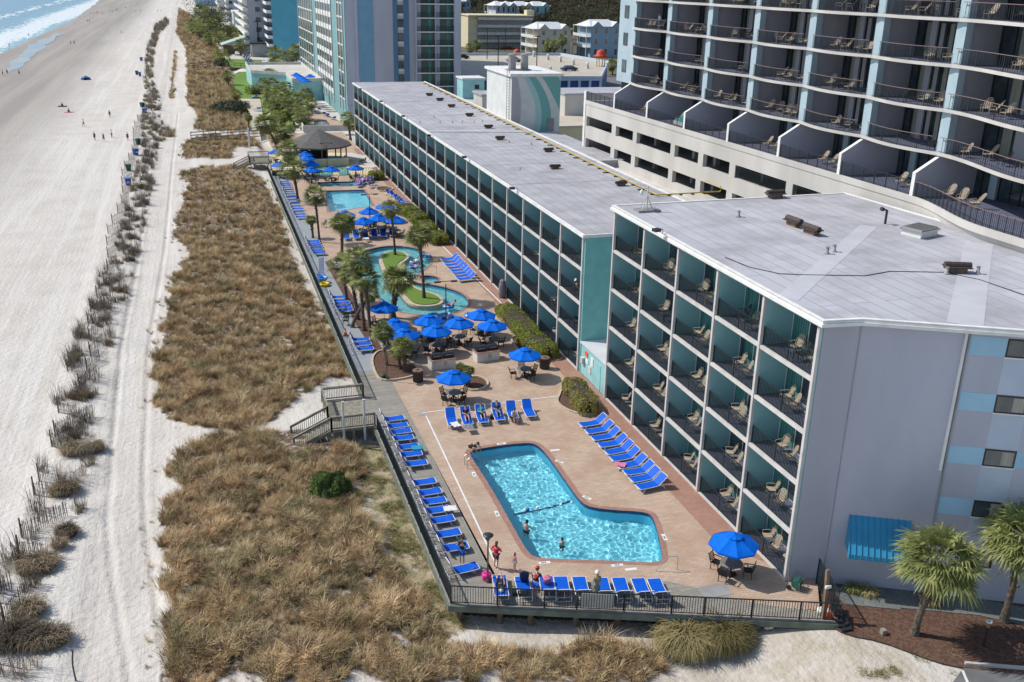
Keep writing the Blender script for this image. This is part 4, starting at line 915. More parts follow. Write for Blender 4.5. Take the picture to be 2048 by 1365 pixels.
def house(label, px, py, wpx, hh, dep, wall, roof, ridge='x', gables=1, z0=-.2, floors=3, name='house', cat='house'):
    g = G(px, py, z0); X1 = onp(wpx, py, (g.x, g.y), (1, 0))[0]; t = thing(name, label, cat, g); mb = MB(); mb.box(0, 0, 0, X1, dep, hh); mb.build('wall', wall, t)
    rh = 2.4; mb = MB()
    mb.add([(-.6, -.6, hh), (X1 + .6, -.6, hh), (X1 + .6, dep + .6, hh), (-.6, dep + .6, hh), (2, dep / 2, hh + rh), (X1 - 3, dep / 2, hh + rh)], [(0, 1, 5, 4), (1, 2, 5), (2, 3, 4, 5), (3, 0, 4)])
    for q in range(gables):
        cx_ = 2.4 + q * (X1 - 4.8) / max(1, gables - 1) if gables > 1 else X1 * .75
        mb.add([(cx_ - 2.2, -.9, hh), (cx_ + 2.2, -.9, hh), (cx_, -.9, hh + 1.9), (cx_, dep / 2, hh + 1.9), (cx_ - 2.2, dep / 2, hh), (cx_ + 2.2, dep / 2, hh)], [(0, 2, 3, 4), (1, 5, 3, 2)]); mb.add([(cx_ - 2, -.75, hh), (cx_ + 2, -.75, hh), (cx_, -.75, hh + 1.7)], [(0, 1, 2)], 1)
    mb.build('roof', [roof, wall], t)
    fh = hh / floors
    for f in range(floors):
        for q in range(max(2, int(X1 / 4))):
            x = X1 * (q + .5) / max(2, int(X1 / 4)); mb = MB(); mb.box(x - .7, -.07, f * fh + 1, x + .7, -.01, f * fh + fh - .5); w_ = mb.build('window', 'white', t); mb = MB(); mb.box(x - .6, -.1, f * fh + 1.1, x + .6, -.06, f * fh + fh - .6); mb.build('pane', 'glass_dark', w_)
        mb = MB(); mb.box(-2, 0, f * fh + fh - .15, -.02, dep, f * fh + fh + .05)
        for y in (0.1, dep / 2, dep - .2): mb.box(-2, y, f * fh, -1.8, y + .2, f * fh + fh)
        if f: mb.box(-1.95, 0, f * fh + .1, -1.88, dep, f * fh + 1)
        mb.build('porch', 'white', t)
    return t
mat('house_blue', (.28, .40, .52), .8); mat('house_cream', (.60, .56, .45), .8)
house('large cream three-storey house with white gables and porches', 1075, 113, 1140, 10.5, 16, 'house_cream', 'metal_white_roof', gables=2)
house('blue beach house on stilts with white gables left of the tower', 1180, 116, 1240, 12, 15, 'house_blue', 'metal_white_roof', gables=2)
for k, (px, w_, m_) in enumerate(((991, 1012, 'lilac_wall'), (1012, 1030, 'house_blue'), (1032, 1064, 'house_cream'), (1066, 1098, 'teal_light'))):
    house('%s townhouse in the far row of gabled roofs, %s from the left' % (['lilac', 'blue', 'cream', 'mint'][k], ORD[k]), px, 62, w_, 14, 18, m_, 'metal_white_roof', gables=1)
house('small pale blue house alone at the wood edge', 921, 42, 941, 13, 14, 'house_blue', 'metal_white_roof', gables=1)
# beige apartment block with long galleries
g = G(936, 97); X1 = onp(1062, 97, (g.x, g.y), (1, 0))[0]; t = thing('apartment_block', 'beige four-storey block with long open galleries', 'apartment block', g)
mb = MB(); mb.box(0, 0, 0, X1, 16, 13.5); mb.build('wall', 'cream', t)
for f in range(4):
    mb = MB(); mb.box(4, -1.8, 3.1 * f + 2.6, X1, 0, 3.1 * f + 3.7); b = mb.build('gallery', 'offwhite', t); mb = MB(); mb.box(4, -.1, 3.1 * f + .2, X1, -.02, 3.1 * f + 2.4); mb.build('shaded_front', 'concrete_grey', b)
mb = MB(); mb.box(-.4, -2, 13.5, X1 + .4, 16, 13.9); mb.box(X1 - 2, 1, 13.9, X1 + 1.5, 5, 16); mb.build('roof', 'cream', t)
# rooftop plant rooms between the motel and the podium
def block(label, name, cat, x0_, y0_, z0_, x1_, y1_, z1_, m_, rm='white'):
    t = thing(name, label, cat, (x0_, y0_, z0_)); mb = MB((x0_, y0_, z0_)); mb.box(x0_, y0_, z0_, x1_, y1_, z1_); mb.build('wall', m_, t); mb = MB((x0_, y0_, z0_)); mb.box(x0_ - .2, y0_ - .2, z1_, x1_ + .2, y1_ + .2, z1_ + .25); mb.build('roof', rm, t)
    mb = MB((x0_, y0_, z0_)); mb.box(x1_ - 1.8, y0_ - .05, z0_ + (z1_ - z0_) * .55, x1_ - 1.0, y0_ - .01, z0_ + (z1_ - z0_) * .75); mb.build('louvre', 'black', t); return t
block('low cream service block joining the motel roof to the podium', 'service_block', 'building', 40.6, 139, -.2, 70, 172, 8.4, 'cream', 'court_pale')
g = G(923, 200, 8.5); block('grey rooftop plant room left of the mural block', 'plant_room', 'plant room', 42.5, 148, 8.65, 49.0, 153, 12.2, 'concrete', 'roof')
block('mint green plant box behind the motel roof end', 'plant_room', 'plant room', 45.5, 171, 8.65, 49.5, 175, 12.4, 'teal_light', 'white')
block('long beige plant room with double doors right of the mural block', 'plant_room', 'plant room', 57, 150, 8.65, 70, 158, 11.9, 'concrete', 'roof')
block('white air handler in front of the beige plant room', 'air_handler', 'air handler', 57.5, 140, 8.65, 61.5, 143, 11.4, 'white', 'steel')
block('grey link roof with purple mural wall beyond the motel', 'link_building', 'building', 40.6, 104, -.2, 46.8, 126, 9.6, 'mural_grey', 'roof')
# ================================================================ furniture
def lounger_fn(ang=38, m='sling_blue'):
    def f():   # head at -y... feet at +y, 2.0 m long, origin at ground centre
        t = thing('sun_lounger', '', 'sun lounger'); w_ = .33; a = math.radians(ang); hz = .34
        mb = MB(); n = 8; prof = [(-.28, hz), (.1, hz - .03), (.5, hz - .03), (.85, hz), (1.0, hz - .02)]
        for (y0, z0), (y1, z1) in zip(prof, prof[1:]): mb.add([(-w_, y0, z0), (w_, y0, z0), (w_, y1, z1), (-w_, y1, z1), (-w_, y0, z0 - .03), (w_, y0, z0 - .03), (w_, y1, z1 - .03), (-w_, y1, z1 - .03)], [(0, 1, 2, 3), (7, 6, 5, 4), (0, 4, 5, 1), (0, 3, 7, 4), (1, 5, 6, 2), (3, 2, 6, 7)])
        mb.build('seat_sling', m, t)
        L = .78; yb = -.3; bx = (yb - L * math.cos(a), hz + L * math.sin(a)); mb = MB(); s_, c_ = math.sin(a), math.cos(a)
        p = [(-w_, yb, hz), (w_, yb, hz), (w_, yb - (L - .1) * c_, hz + (L - .1) * s_), (w_ * .75, bx[0], bx[1]), (-w_ * .75, bx[0], bx[1]), (-w_, yb - (L - .1) * c_, hz + (L - .1) * s_)]
        q = [(x, y + .03 * s_, z - -.0 - .03) for x, y, z in p]; mb.add(p + q, [(0, 1, 2, 3, 4, 5)[::-1], (6, 7, 8, 9, 10, 11)] + [(i, (i + 1) % 6, 6 + (i + 1) % 6, 6 + i) for i in range(6)]); mb.build('backrest', m, t)
        mb = MB()
        for x in (-w_ - .03, w_ + .03): mb.tube([(x, -.9, .27), (x, -.3, .3), (x, .3, .28), (x, 1.0, .3)], .022, 6); mb.tube([(x, yb, hz - .02), (x, bx[0], bx[1] - .02)], .02, 6)
        mb.bar((-w_, 1.02, .3), (w_, 1.02, .3), .04, .03); mb.bar((-w_, bx[0] - .01, bx[1]), (w_, bx[0] - .01, bx[1]), .04, .03); mb.bar((-w_, -.75, .27), (w_, -.75, .27), .03, .03)
        mb.tube([(0, yb - .45 * c_, hz + .45 * s_ - .04), (0, -.78, .27)], .015, 6); mb.build('frame', 'white_plastic', t)
        for y, sg in ((-.62, -1), (.68, 1)):
            mb = MB()
            for x in (-w_ - .03, w_ + .03): mb.tube([(x, y, .28), (x, y + sg * .14, .015)], .024, 6)
            mb.tube([(-w_ - .03, y + sg * .14, .02), (w_ + .03, y + sg * .14, .02)], .02, 6); mb.build('leg_frame', 'white_plastic', t)
        return t
    return Kind(f)
lg = lounger_fn(40); lg_steep = lounger_fn(62); lg_flat = lounger_fn(12)
R4 = random.Random(4)
def put_lounger(k, foot, head, label, group, z=.012):
    f = Vector(foot[:2]) + Vector((R4.uniform(-.07, .07), R4.uniform(-.06, .06))); h_ = Vector(head[:2]) + Vector((R4.uniform(-.05, .05), R4.uniform(-.06, .06))); d = (f - h_).normalized(); c = (f + h_) / 2
    return k((c.x, c.y, z), math.atan2(-d.x, d.y), label, group)
GRP = 'blue sun loungers around the pools'
# boardwalk, feet to +x
A_ = [(813, 835.6), (820, 850), (827, 861), (835, 874), (843, 892), (849, 907), (859, 925), (876.5, 962), (888, 983), (896, 1001), (906, 1018), (915, 1037), (930, 1065), (942, 1092), (966, 1132)]
for i, (px, py) in enumerate(A_):
    g = G(px, py + 6, .0); x = 12.1; put_lounger(lg_steep, (x, g.y), (x - 2, g.y + (.0 if i < 14 else -.25)), 'blue lounger on the boardwalk rail beside the near pool, %s from the stairs' % ORD[i], 'boardwalk loungers by the near pool', .008)
n_ = 0
for nm, L_ in (('far', [(577 + (608 - 577) * k / 13, y) for k, y in enumerate((363.6, 367, 371, 375, 384, 388, 395, 400.5, 408, 413, 418, 424, 429, 434.4))]),
               ('middle', [(640, y) for y in (483, 487.5, 492, 497, 502, 507)]), ('river', [(700, y) for y in (595, 602, 608, 615, 622)]), ('near', [(742, y) for y in (680, 689, 699.5)])):
    for i, (px, py) in enumerate(L_):
        g = G(px, py + 4, 0); put_lounger(lg_steep, (12.35 if nm != 'river' else 12.2, g.y), (10.4, g.y + .1), 'blue lounger in the %s group on the grey boardwalk, %s from its far end' % (nm, ORD[i]), 'loungers on the grey boardwalk', .016)
# front row, backs to the rail
for i, (px, kd) in enumerate(((1003, lg_flat), (1050, lg), (1098, lg), (1128, lg), (1167, lg), (1214, lg), (1250, lg), (1292, lg), (1326, lg))):
    h_ = G(px, 1208 + (px - 1000) * .02, 0); f = Vector((h_.x + .45, h_.y + 1.95)); put_lounger(kd, f, h_, 'blue lounger with its back to the front rail, %s from the left' % ORD[i], 'front row of loungers', .012)
# right of the near pool
for i in range(10):
    a, b_ = (1160, 858), (1275, 983); k = i / 9; f = G(a[0] + (b_[0] - a[0]) * k, a[1] + (b_[1] - a[1]) * k, 0); put_lounger(lg, f, (f.x + 1.98, f.y + .15), 'blue lounger between near pool and motel, %s from the hedge' % ORD[i], 'loungers along the motel side of the near pool')
for i, (f, h_) in enumerate((((909, 863), (897, 833)), ((938, 861), (928, 830)), ((970, 857), (958, 826)), ((1001, 851), (990, 822)), ((1028, 848), (1018, 818)), ((1066, 844), (1048, 814)))):
    F = G(*f); Hh = G(*h_); put_lounger(lg, F, Hh, 'blue lounger facing the near pool from its far side, %s from the left' % ORD[i], 'six loungers above the near pool')
for i in range(8):
    k = i / 7; f = G(882 + 34 * k, 525 + 40 * k); put_lounger(lg, f, (f.x + 1.95, f.y + .25), 'blue lounger between the lazy river and motel, %s from the far end' % ORD[i], 'loungers beside the lazy river')
for i in range(6):
    f = G(697 + i * 18.3, 487 - i * 1.2); h_ = G(691 + i * 18.3, 471 - i * 1.2); put_lounger(lg, f, h_, 'blue lounger above the lazy river, %s from the left' % ORD[i], 'six loungers above the lazy river')
for i, (px, py, rz) in enumerate(((745, 376, 1.2), (782, 392, 2.6), (790, 396, 2.6), (797, 403, 2.8), (800, 411, 2.8), (806, 407, 2.4), (788, 424, 1.5))):
    g = G(px, py); lg((g.x, g.y, .01), -rz, 'loose blue lounger near the far pool, %s in depth' % ORD[i], 'loose loungers by the far pool')
for i, (px, py) in enumerate(((627, 226), (634, 228), (641, 222), (650, 231), (655, 234), (667, 240), (510, 196), (515, 222), (522, 221), (558, 245))):
    g = G(px, py); lg((g.x, g.y, .02), -1.2 + i * .3, 'distant blue lounger beyond the grill pavilion, %s counted from the small pool' % ORD[i], 'distant loungers by the hotel pool')
n_ = 0
for r_ in range(5):
    for q in range(3):
        g = G(487 + r_ * 3.2 + q * 5, 118 + r_ * 3.6 + q * .6, 0); lg((g.x, g.y, .02), .4, 'faraway blue lounger on the far lawn, row %s, place %s' % (('one', 'two', 'three', 'four', 'five')[r_], ('one', 'two', 'three')[q]), 'loungers on the far lawn'); n_ += 1
# towels left on loungers
for i, (px, py, z, rz, m_, lab) in enumerate(((911, 850, .345, .2, 'cloth_white', 'crumpled white towel at the foot of the first of six loungers'), (938, 855, .36, 0, 'cloth_grey', 'patterned grey towel on the second of six loungers'), (835, 896, .36, 1.5, 'cloth_teal', 'teal towel on a boardwalk lounger near the stairs'), (900, 1018, .36, 1.5, 'cloth_white', 'white towel on a boardwalk lounger beside the pool'), (1240, 930, .36, .9, 'cloth_pink', 'pink towel on a motel side lounger'), (1216, 1190, .36, 0, 'cloth_navy', 'navy towel on a front row lounger'), (733, 478, .36, .1, 'cloth_white', 'white towel on a lounger above the river'))):
    g = G(px, py, z); mb = MB(); n = 9; rr_ = random.Random(i); vs_ = [(-.28 + .56 * a / n + rr_.gauss(0, .012), -.38 + .76 * b_ / n + rr_.gauss(0, .012), .03 + abs(rr_.gauss(0, .022))) for a in range(n + 1) for b_ in range(n + 1)]
    mb.add(vs_, [(a * (n + 1) + b_, (a + 1) * (n + 1) + b_, (a + 1) * (n + 1) + b_ + 1, a * (n + 1) + b_ + 1) for a in range(n) for b_ in range(n)]); o = mb.build('towel', m_, None, True); o.location = g; o.rotation_euler.z = rz; tag(o, lab, 'towel')
# umbrellas
def umb_fn():
    t = thing('umbrella', '', 'umbrella'); mb = MB(); mb.tube([(0, 0, 0), (0, 0, 2.35)], .022, 8); mb.build('pole', 'steel', t)
    R_, zt, ze = 1.32, 2.38, 1.86; mb = MB(); n = 8; vs_ = []; ring = [(.30, 2.36), (.62, 2.19), (1.0, 2.02), (R_, ze)]
    for r, z in ring:
        for k in range(n * 4):
            a = 2 * PI * k / (n * 4); e = 1 - .05 * math.sin(a * n / 2) ** 2 if r < R_ else 1; f = math.cos(PI / n) / math.cos((a % (2 * PI / n)) - PI / n); sag = .035 * math.sin((a % (2 * PI / n)) * n / 2) * r
            vs_.append((r * f * math.cos(a), r * f * math.sin(a), z - sag))
    N_ = n * 4; mb.add(vs_, [(i * N_ + k, i * N_ + (k + 1) % N_, (i + 1) * N_ + (k + 1) % N_, (i + 1) * N_ + k) for i in range(3) for k in range(N_)])
    vs_ = []
    for k in range(N_):
        a = 2 * PI * k / N_; f = math.cos(PI / n) / math.cos((a % (2 * PI / n)) - PI / n); vs_.append((R_ * f * math.cos(a), R_ * f * math.sin(a), ze)); vs_.append((R_ * f * math.cos(a), R_ * f * math.sin(a), ze - .1))
    mb.add(vs_, [(2 * k, 2 * ((k + 1) % N_), 2 * ((k + 1) % N_) + 1, 2 * k + 1) for k in range(N_)]); mb.build('canopy', 'canvas_blue', t)
    mb = MB(); vs_ = [(0, 0, 2.5)]
    for k in range(N_):
        a = 2 * PI * k / N_; f = math.cos(PI / n) / math.cos((a % (2 * PI / n)) - PI / n); vs_.append((.44 * f * math.cos(a), .44 * f * math.sin(a), 2.36 - .02 * math.sin((a % (2 * PI / n)) * n / 2)))
    mb.add(vs_, [(0, k + 1, (k + 1) % N_ + 1) for k in range(N_)]); mb.tube([(0, 0, 2.46), (0, 0, 2.58)], .03, 6); mb.build('vent_cap', 'canvas_blue', t)
    for k in range(8):
        a = 2 * PI * k / 8; mb = MB(); mb.bar((.05 * math.cos(a), .05 * math.sin(a), 2.3), (1.28 * math.cos(a), 1.28 * math.sin(a), 1.85), .02, .02); mb.build('rib', 'white', t)
    return t
umb = Kind(umb_fn)
def table_fn():
    t = thing('round_table', '', 'table'); mb = MB(); mb.lathe((0, 0, .7), [(.58, 0), (.6, .02), (.58, .04)], 20); mb.build('tabletop', 'table_top', t)
    mb = MB(); mb.lathe((0, 0, 0), [(.3, 0), (.3, .05), (.06, .08), (.05, .68), (.2, .7)], 12); mb.build('pedestal', 'black', t)
    for k in range(4): a = k * PI / 2; mb = MB(); mb.tube([(.06 * math.cos(a), .06 * math.sin(a), .45), (.36 * math.cos(a), .36 * math.sin(a), .03)], .025, 6); mb.build('leg', 'black', t)
    return t
table = Kind(table_fn)
def chair_fn(m='black'):
    def f():   # faces +y
        t = thing('patio_chair', '', 'chair'); mb = MB(); mb.box(-.24, -.22, .4, .24, .24, .44); mb.build('seat', m, t)
        mb = MB()
        for k in range(5): mb.bar((-.22, -.24 - .03 * k, .52 + .085 * k), (.22, -.24 - .03 * k, .52 + .085 * k), .02, .06)
        for x in (-.23, .23): mb.bar((x, -.22, .42), (x, -.38, .93), .035, .035)
        mb.build('backrest', m, t)
        for x in (-.26, .26): mb = MB(); mb.bar((x, -.28, .64), (x, .2, .64), .05, .03); mb.bar((x, .19, .64), (x, .19, .42), .03, .03); mb.build('armrest', m, t)
        for x in (-.22, .22):
            for y in (-.2, .22): mb = MB(); mb.bar((x, y, 0), (x * .95, y * .95, .41), .035, .035); mb.build('leg', m, t)
        return t
    return Kind(f)
chair = chair_fn()
UMB = [(767.8, 602.5, 'beside the big palm at the river bend'), (788.7, 636, 'below the big palm, farther of the left pair'), (808, 655.4, 'nearer of the pair left of the grills'), (857, 627.6, 'back row left of the lamp post'), (872, 648.4, 'front middle beside the left grill island'),
       (918, 633, 'middle of the cluster right of the lamp'), (962.7, 616.4, 'farthest right of the cluster at the river edge'), (985, 637.3, 'right end of the cluster near the long hedge'), (1049.9, 694.4, 'standing alone by the hedge barrel'), (907, 739, 'standing alone above the six loungers'), (1470, 1066, 'alone at the near right corner by the motel')]
FAR = [(551, 297), (559, 322.6), (607, 296), (610.5, 302), (614.6, 310), (622.8, 320.5), (621.8, 332.8), (662.2, 331.8), (711, 328.7), (689.5, 420), (737.7, 413.8), (726.4, 433.3), (770, 404), (791, 431), (756, 427)]
def tset(g, full, lab, u, nch=4, ang=.5):
    z = .01; umb((g.x, g.y, z), ang * .3, 'blue octagonal umbrella, ' + lab, 'blue umbrellas over round tables')
    table((g.x, g.y, z), ang, 'dark round table under the umbrella, ' + lab, 'round tables under umbrellas')
    for k in range(nch):
        a = ang + 2 * PI * k / nch + .25 * math.sin(u * 3 + k * 2); r = .82 + .1 * math.sin(u * 5 + k)
        chair((g.x + r * math.cos(a), g.y + r * math.sin(a), z), a + PI / 2, 'black slatted chair, %s side of table, %s' % (['right', 'far', 'left', 'near'][int(((a % (2 * PI)) + PI / 4) // (PI / 2)) % 4], lab), 'black chairs around the tables')
for i, (px, py, lab) in enumerate(UMB):
    g = G(px, py, 2.55); tset(g, True, lab, i, 4, .5 + .35 * i)
for i, (px, py) in enumerate(FAR):
    g = G(px, py, 2.55); tset(g, False, 'far group, %s counted from the pavilion side' % ORD[i], i, 4, i * .7)
for i, (px, py) in enumerate(((592, 145), (597, 148), (602, 151), (606, 154), (620, 148), (611, 157))):
    g = G(px, py, 6.9); umb((g.x, g.y, 4.35), .2, 'blue umbrella on the raised hotel terrace, %s from the left' % ORD[i], 'umbrellas on the hotel terrace')
for i, (px, py, rz) in enumerate(((690, 450, 0), (705, 445, 1), (648, 455, 2), (775, 455, 1.5), (722, 330, 0), (728, 326, 1), (700, 455, 3))):
    g = G(px, py); chair((g.x, g.y, .01), rz, 'loose black patio chair near the far pool, %s from the left' % ORD[i], 'loose black chairs')
# grill islands
def grill_fn():
    t = thing('grill', '', 'grill'); mb = MB(); mb.box(-.42, -.28, 0, .42, .28, .18); mb.build('firebox', 'black', t)
    mb = MB(); n = 8; vs_ = [(x, .3 * -math.cos(a), .18 + .26 * math.sin(a)) for x in (-.42, .42) for a in [PI * k / n for k in range(n + 1)]]
    mb.add(vs_, [(k, k + 1, n + 2 + k, n + 1 + k) for k in range(n)] + [tuple(range(n + 1))[::-1], tuple(range(n + 1, 2 * n + 2))]); mb.build('lid', 'dark_metal', t); mb = MB(); mb.bar((-.3, -.32, .28), (.3, -.32, .28), .025, .025); mb.build('handle', 'steel', t); return t
grill = Kind(grill_fn)
for i, (px, py, rz) in enumerate(((887, 738, .12), (976, 722, .12))):
    g = G(px, py); t = thing('grill_island', ['white block grill island on the left with a small notice', 'white block grill island on the right near the hedge'][i], 'grill island', g, rz, 'white grill islands')
    mb = MB(); mb.box(-1.0, -.1, 0, 1.0, .9, .78); mb.build('counter_base', 'offwhite', t); mb = MB(); mb.box(-1.06, -.16, .78, 1.06, .96, .83); mb.build('countertop', 'brick_walk', t)
    mb = MB(); mb.box(-.02, -.125, .3, .26, -.102, .62); mb.build('notice', 'car_silver', t)
    for j, dx in enumerate((-.52, .5)): grill((g.x + dx * math.cos(rz) - .4 * math.sin(rz), g.y + dx * math.sin(rz) + .4 * math.cos(rz), .83), rz, 'black lidded grill, %s one on the %s island' % (('left', 'right')[j], ('left', 'right')[i]), 'black grills')
def barrel_fn():
    t = thing('trash_barrel', '', 'trash barrel'); mb = MB(); n = 20; mb.lathe((0, 0, 0), [(.34, 0), (.34, .85)], 20)
    for k in range(20): a = 2 * PI * k / 20; mb.bar((.37 * math.cos(a), .37 * math.sin(a), .03), (.37 * math.cos(a), .37 * math.sin(a), .86), .06, .03)
    mb.build('body', 'rust_steel', t); mb = MB(); mb.lathe((0, 0, .86), [(.40, 0), (.42, .08), (.40, .1), (.24, .12)], 20); mb.build('rim', 'pile_wood', t); mb = MB(); mb.lathe((0, 0, .97), [(.22, 0), (.1, .012)], 14); mb.build('opening', 'black', t); return t
brl = Kind(barrel_fn)
brl(G(836, 763), 0, 'round slatted rust-brown trash barrel beside the palm bed', 'round trash barrels'); brl(G(1089, 737), 0, 'round slatted rust-brown trash barrel beside the clipped hedge', 'round trash barrels')
# lamp posts
def lamp(px, py, h, label, kind=0):
    g = G(px, py); t = thing('lamp_post', label, 'lamp post', g, 0, 'lamp posts on the deck'); mb = MB(); mb.tube([(0, 0, 0), (0, 0, .2), (0, 0, .21), (0, 0, h - .25)], [.09, .09, .05, .045], 10); mb.build('pole', 'pile_wood' if kind == 0 else 'dark_metal', t)
    if kind == 0:
        mb = MB(); mb.lathe((0, 0, h - .28), [(.07, 0), (.1, .04), (.2, .26), (.2, .28)], 12); mb.build('lens', 'glass_dark', t)
        mb = MB(); mb.lathe((0, 0, h), [(.27, 0), (.28, .04), (.2, .09), (.06, .12)], 14); mb.build('hood', 'dark_metal', t)
        mb = MB()
        for k in range(4): a = k * PI / 2; mb.bar((.09 * math.cos(a), .09 * math.sin(a), h - .25), (.22 * math.cos(a), .22 * math.sin(a), h), .02, .02)
        mb.build('cage', 'dark_metal', t)
    else:
        mb = MB(); mb.bar((-.9, 0, h), (.9, 0, h), .06, .05); mb.build('crossarm', 'dark_metal', t)
        for x in (-.75, .75): mb = MB(); mb.box(x - .28, -.14, h - .08, x + .28, .14, h + .02); mb.build('lamp_head', 'dark_metal', t)
lamp(975, 1165, 2.8, 'brown lamp post with round hood beside the near pool'); lamp(774, 762, 2.85, 'brown lamp post with round hood at the palm bed corner')
lamp(892, 655, 4.3, 'dark two-headed lamp post behind the river umbrellas', 1); lamp(741, 463, 4.6, 'dark two-headed lamp post at the far pool', 1); lamp(655, 345, 4.6, 'dark two-headed lamp post on the shuffleboard court', 1)
t = thing('street_lamp', 'tall grey street lamp in front of the lilac tower', 'street lamp', G(519, 110, 0)); mb = MB(); mb.tube([(0, 0, 0), (0, 0, 12)], .2, 8); mb.build('pole', 'dark_metal', t); mb = MB(); mb.box(-1.2, -.3, 11.9, .6, .3, 12.2); mb.build('lamp_head', 'dark_metal', t)
for i, (px, py, z0) in enumerate(((996, 144, 6), (1073, 145, 6), (974, 120, 6), (1010, 105, -.2))):
    g = G(px, py, z0); t = thing('street_lamp', 'dark car park lamp behind the mural block, %s of four' % ORD[i], 'street lamp', g, 0, 'car park lamps'); mb = MB(); mb.tube([(0, 0, 0), (0, 0, 9)], .13, 8); mb.build('pole', 'dark_metal', t); mb = MB(); mb.box(-.8, -.25, 9, .8, .25, 9.25); mb.build('lamp_head', 'dark_metal', t)
# railings round the deck
rt = thing('deck_railing', 'dark green metal railing along the seaward boardwalk edge', 'railing', (10.02, 40, 0))
def rail_run(a, b_, parent, o_, top=1.05, step=.13, r=.012, pstep=2.3, m='green_rail'):
    a = Vector(a); b_ = Vector(b_); L_ = (b_ - a).length; u = Vector((0, 0, 1)); mb = MB(o_); mb.bar(a + u * top, b_ + u * top, .06, .045); mb.bar(a + u * .1, b_ + u * .1, .035, .03)
    n = int(L_ / step)
    for k in range(n): p = a.lerp(b_, (k + .5) / n); mb.bar(p + u * .1, p + u * top, r * 2, r * 2)
    for k in range(int(L_ / pstep) + 1): p = a.lerp(b_, min(1, k * pstep / L_)); mb.bar(p, p + u * (top + .03), .06, .06)
    return mb.build('railing_panel', m, parent)
y_ = 39.85
for y0, y1 in ((39.85, 50), (50, 60.6), (66, 80), (80, 95), (95, 115), (115, 140), (140, 158)):
    rail_run((10.02, y0, .01), (10.02, y1, .01), rt, rt.location, step=.13 if y0 < 80 else .2, r=.012 if y0 < 80 else .018)
rf = thing('deck_railing', 'dark green metal railing along the front edge of the boardwalk', 'railing', (10.02, 39.8, 0)); a = Vector((10.02, 39.78, .01)); b_ = Vector((27.75, 33.2, .01))
for k in range(3): rail_run(a.lerp(b_, k / 3), a.lerp(b_, (k + 1) / 3), rf, rf.location, pstep=2.35)
for k, (px) in enumerate((1160, )):
    mb = MB(rf.location); p = a.lerp(b_, .345); q = a.lerp(b_, .43); o2 = Vector((.02, .06, 0)); mb.bar(p + o2 + Vector((0, 0, .52)), q + o2 + Vector((0, 0, .52)), .02, .8); mb.build('panel', 'offwhite', rf)
rg = thing('gate_fence', 'dark metal fence panel closing the gap by the grey end wall', 'fence', tuple(G(1637, 1165))); rail_run(G(1632, 1168, 0), G(1672, 1238, 0), rg, rg.location, top=1.5, step=.12)
rk = thing('rail_fence', 'dark metal fence between far pool and shuffleboard court', 'fence', tuple(G(560, 352))); rail_run(G(545, 352, .01), G(755, 350, .01), rk, rk.location, top=1.1, step=.25, r=.02)
rs = thing('side_stair', 'dark metal ladder stair leaning off the deck corner onto mulch', 'stairs', tuple(G(1680, 1240, -.2)))
mb = MB(rs.location); mb.bar(G(1672, 1200, .7), G(1703, 1258, -.15), .06, .12); mb.bar(G(1663, 1195, .5), G(1690, 1262, -.15), .06, .12)
for k in range(7): p = Vector(G(1670, 1203, .35)).lerp(Vector(G(1694, 1258, -.1)), k / 6); mb.box(p.x - .35, p.y - .1, p.z - .02, p.x + .25, p.y + .1, p.z + .02)
mb.build('stair_flight', 'dark_metal', rs)
t = thing('timber_post', 'tall weathered brown post with a white tag at the deck corner', 'post', tuple(G(1644, 1275, -1.0))); mb = MB(); mb.bar((0, 0, 0), (.12, .5, 3.6), .16, .16); mb.build('post', 'pile_wood', t); mb = MB(); mb.box(-.05, .2, 2.7, .25, .3, 2.85); mb.build('tag', 'white', t)
t = thing('timber_edging', 'low weathered timber retaining wall between mulch and sand', 'retaining wall', tuple(G(1680, 1262, -.5))); mb = MB(t.location)
pp = [G(1668, 1252, -.25), G(1765, 1273, -.3), G(1773, 1279, -.4), G(1842, 1308, -.6)]
for p, q in zip(pp, pp[1:]): mb.bar(p - Vector((0, 0, .2)), q - Vector((0, 0, .2)), .12, .5)
p = G(1764, 1278, -.5); mb.box(p.x - .12, p.y - .12, -1.1, p.x + .12, p.y + .12, .05); mb.build('board', 'wood_old', t)
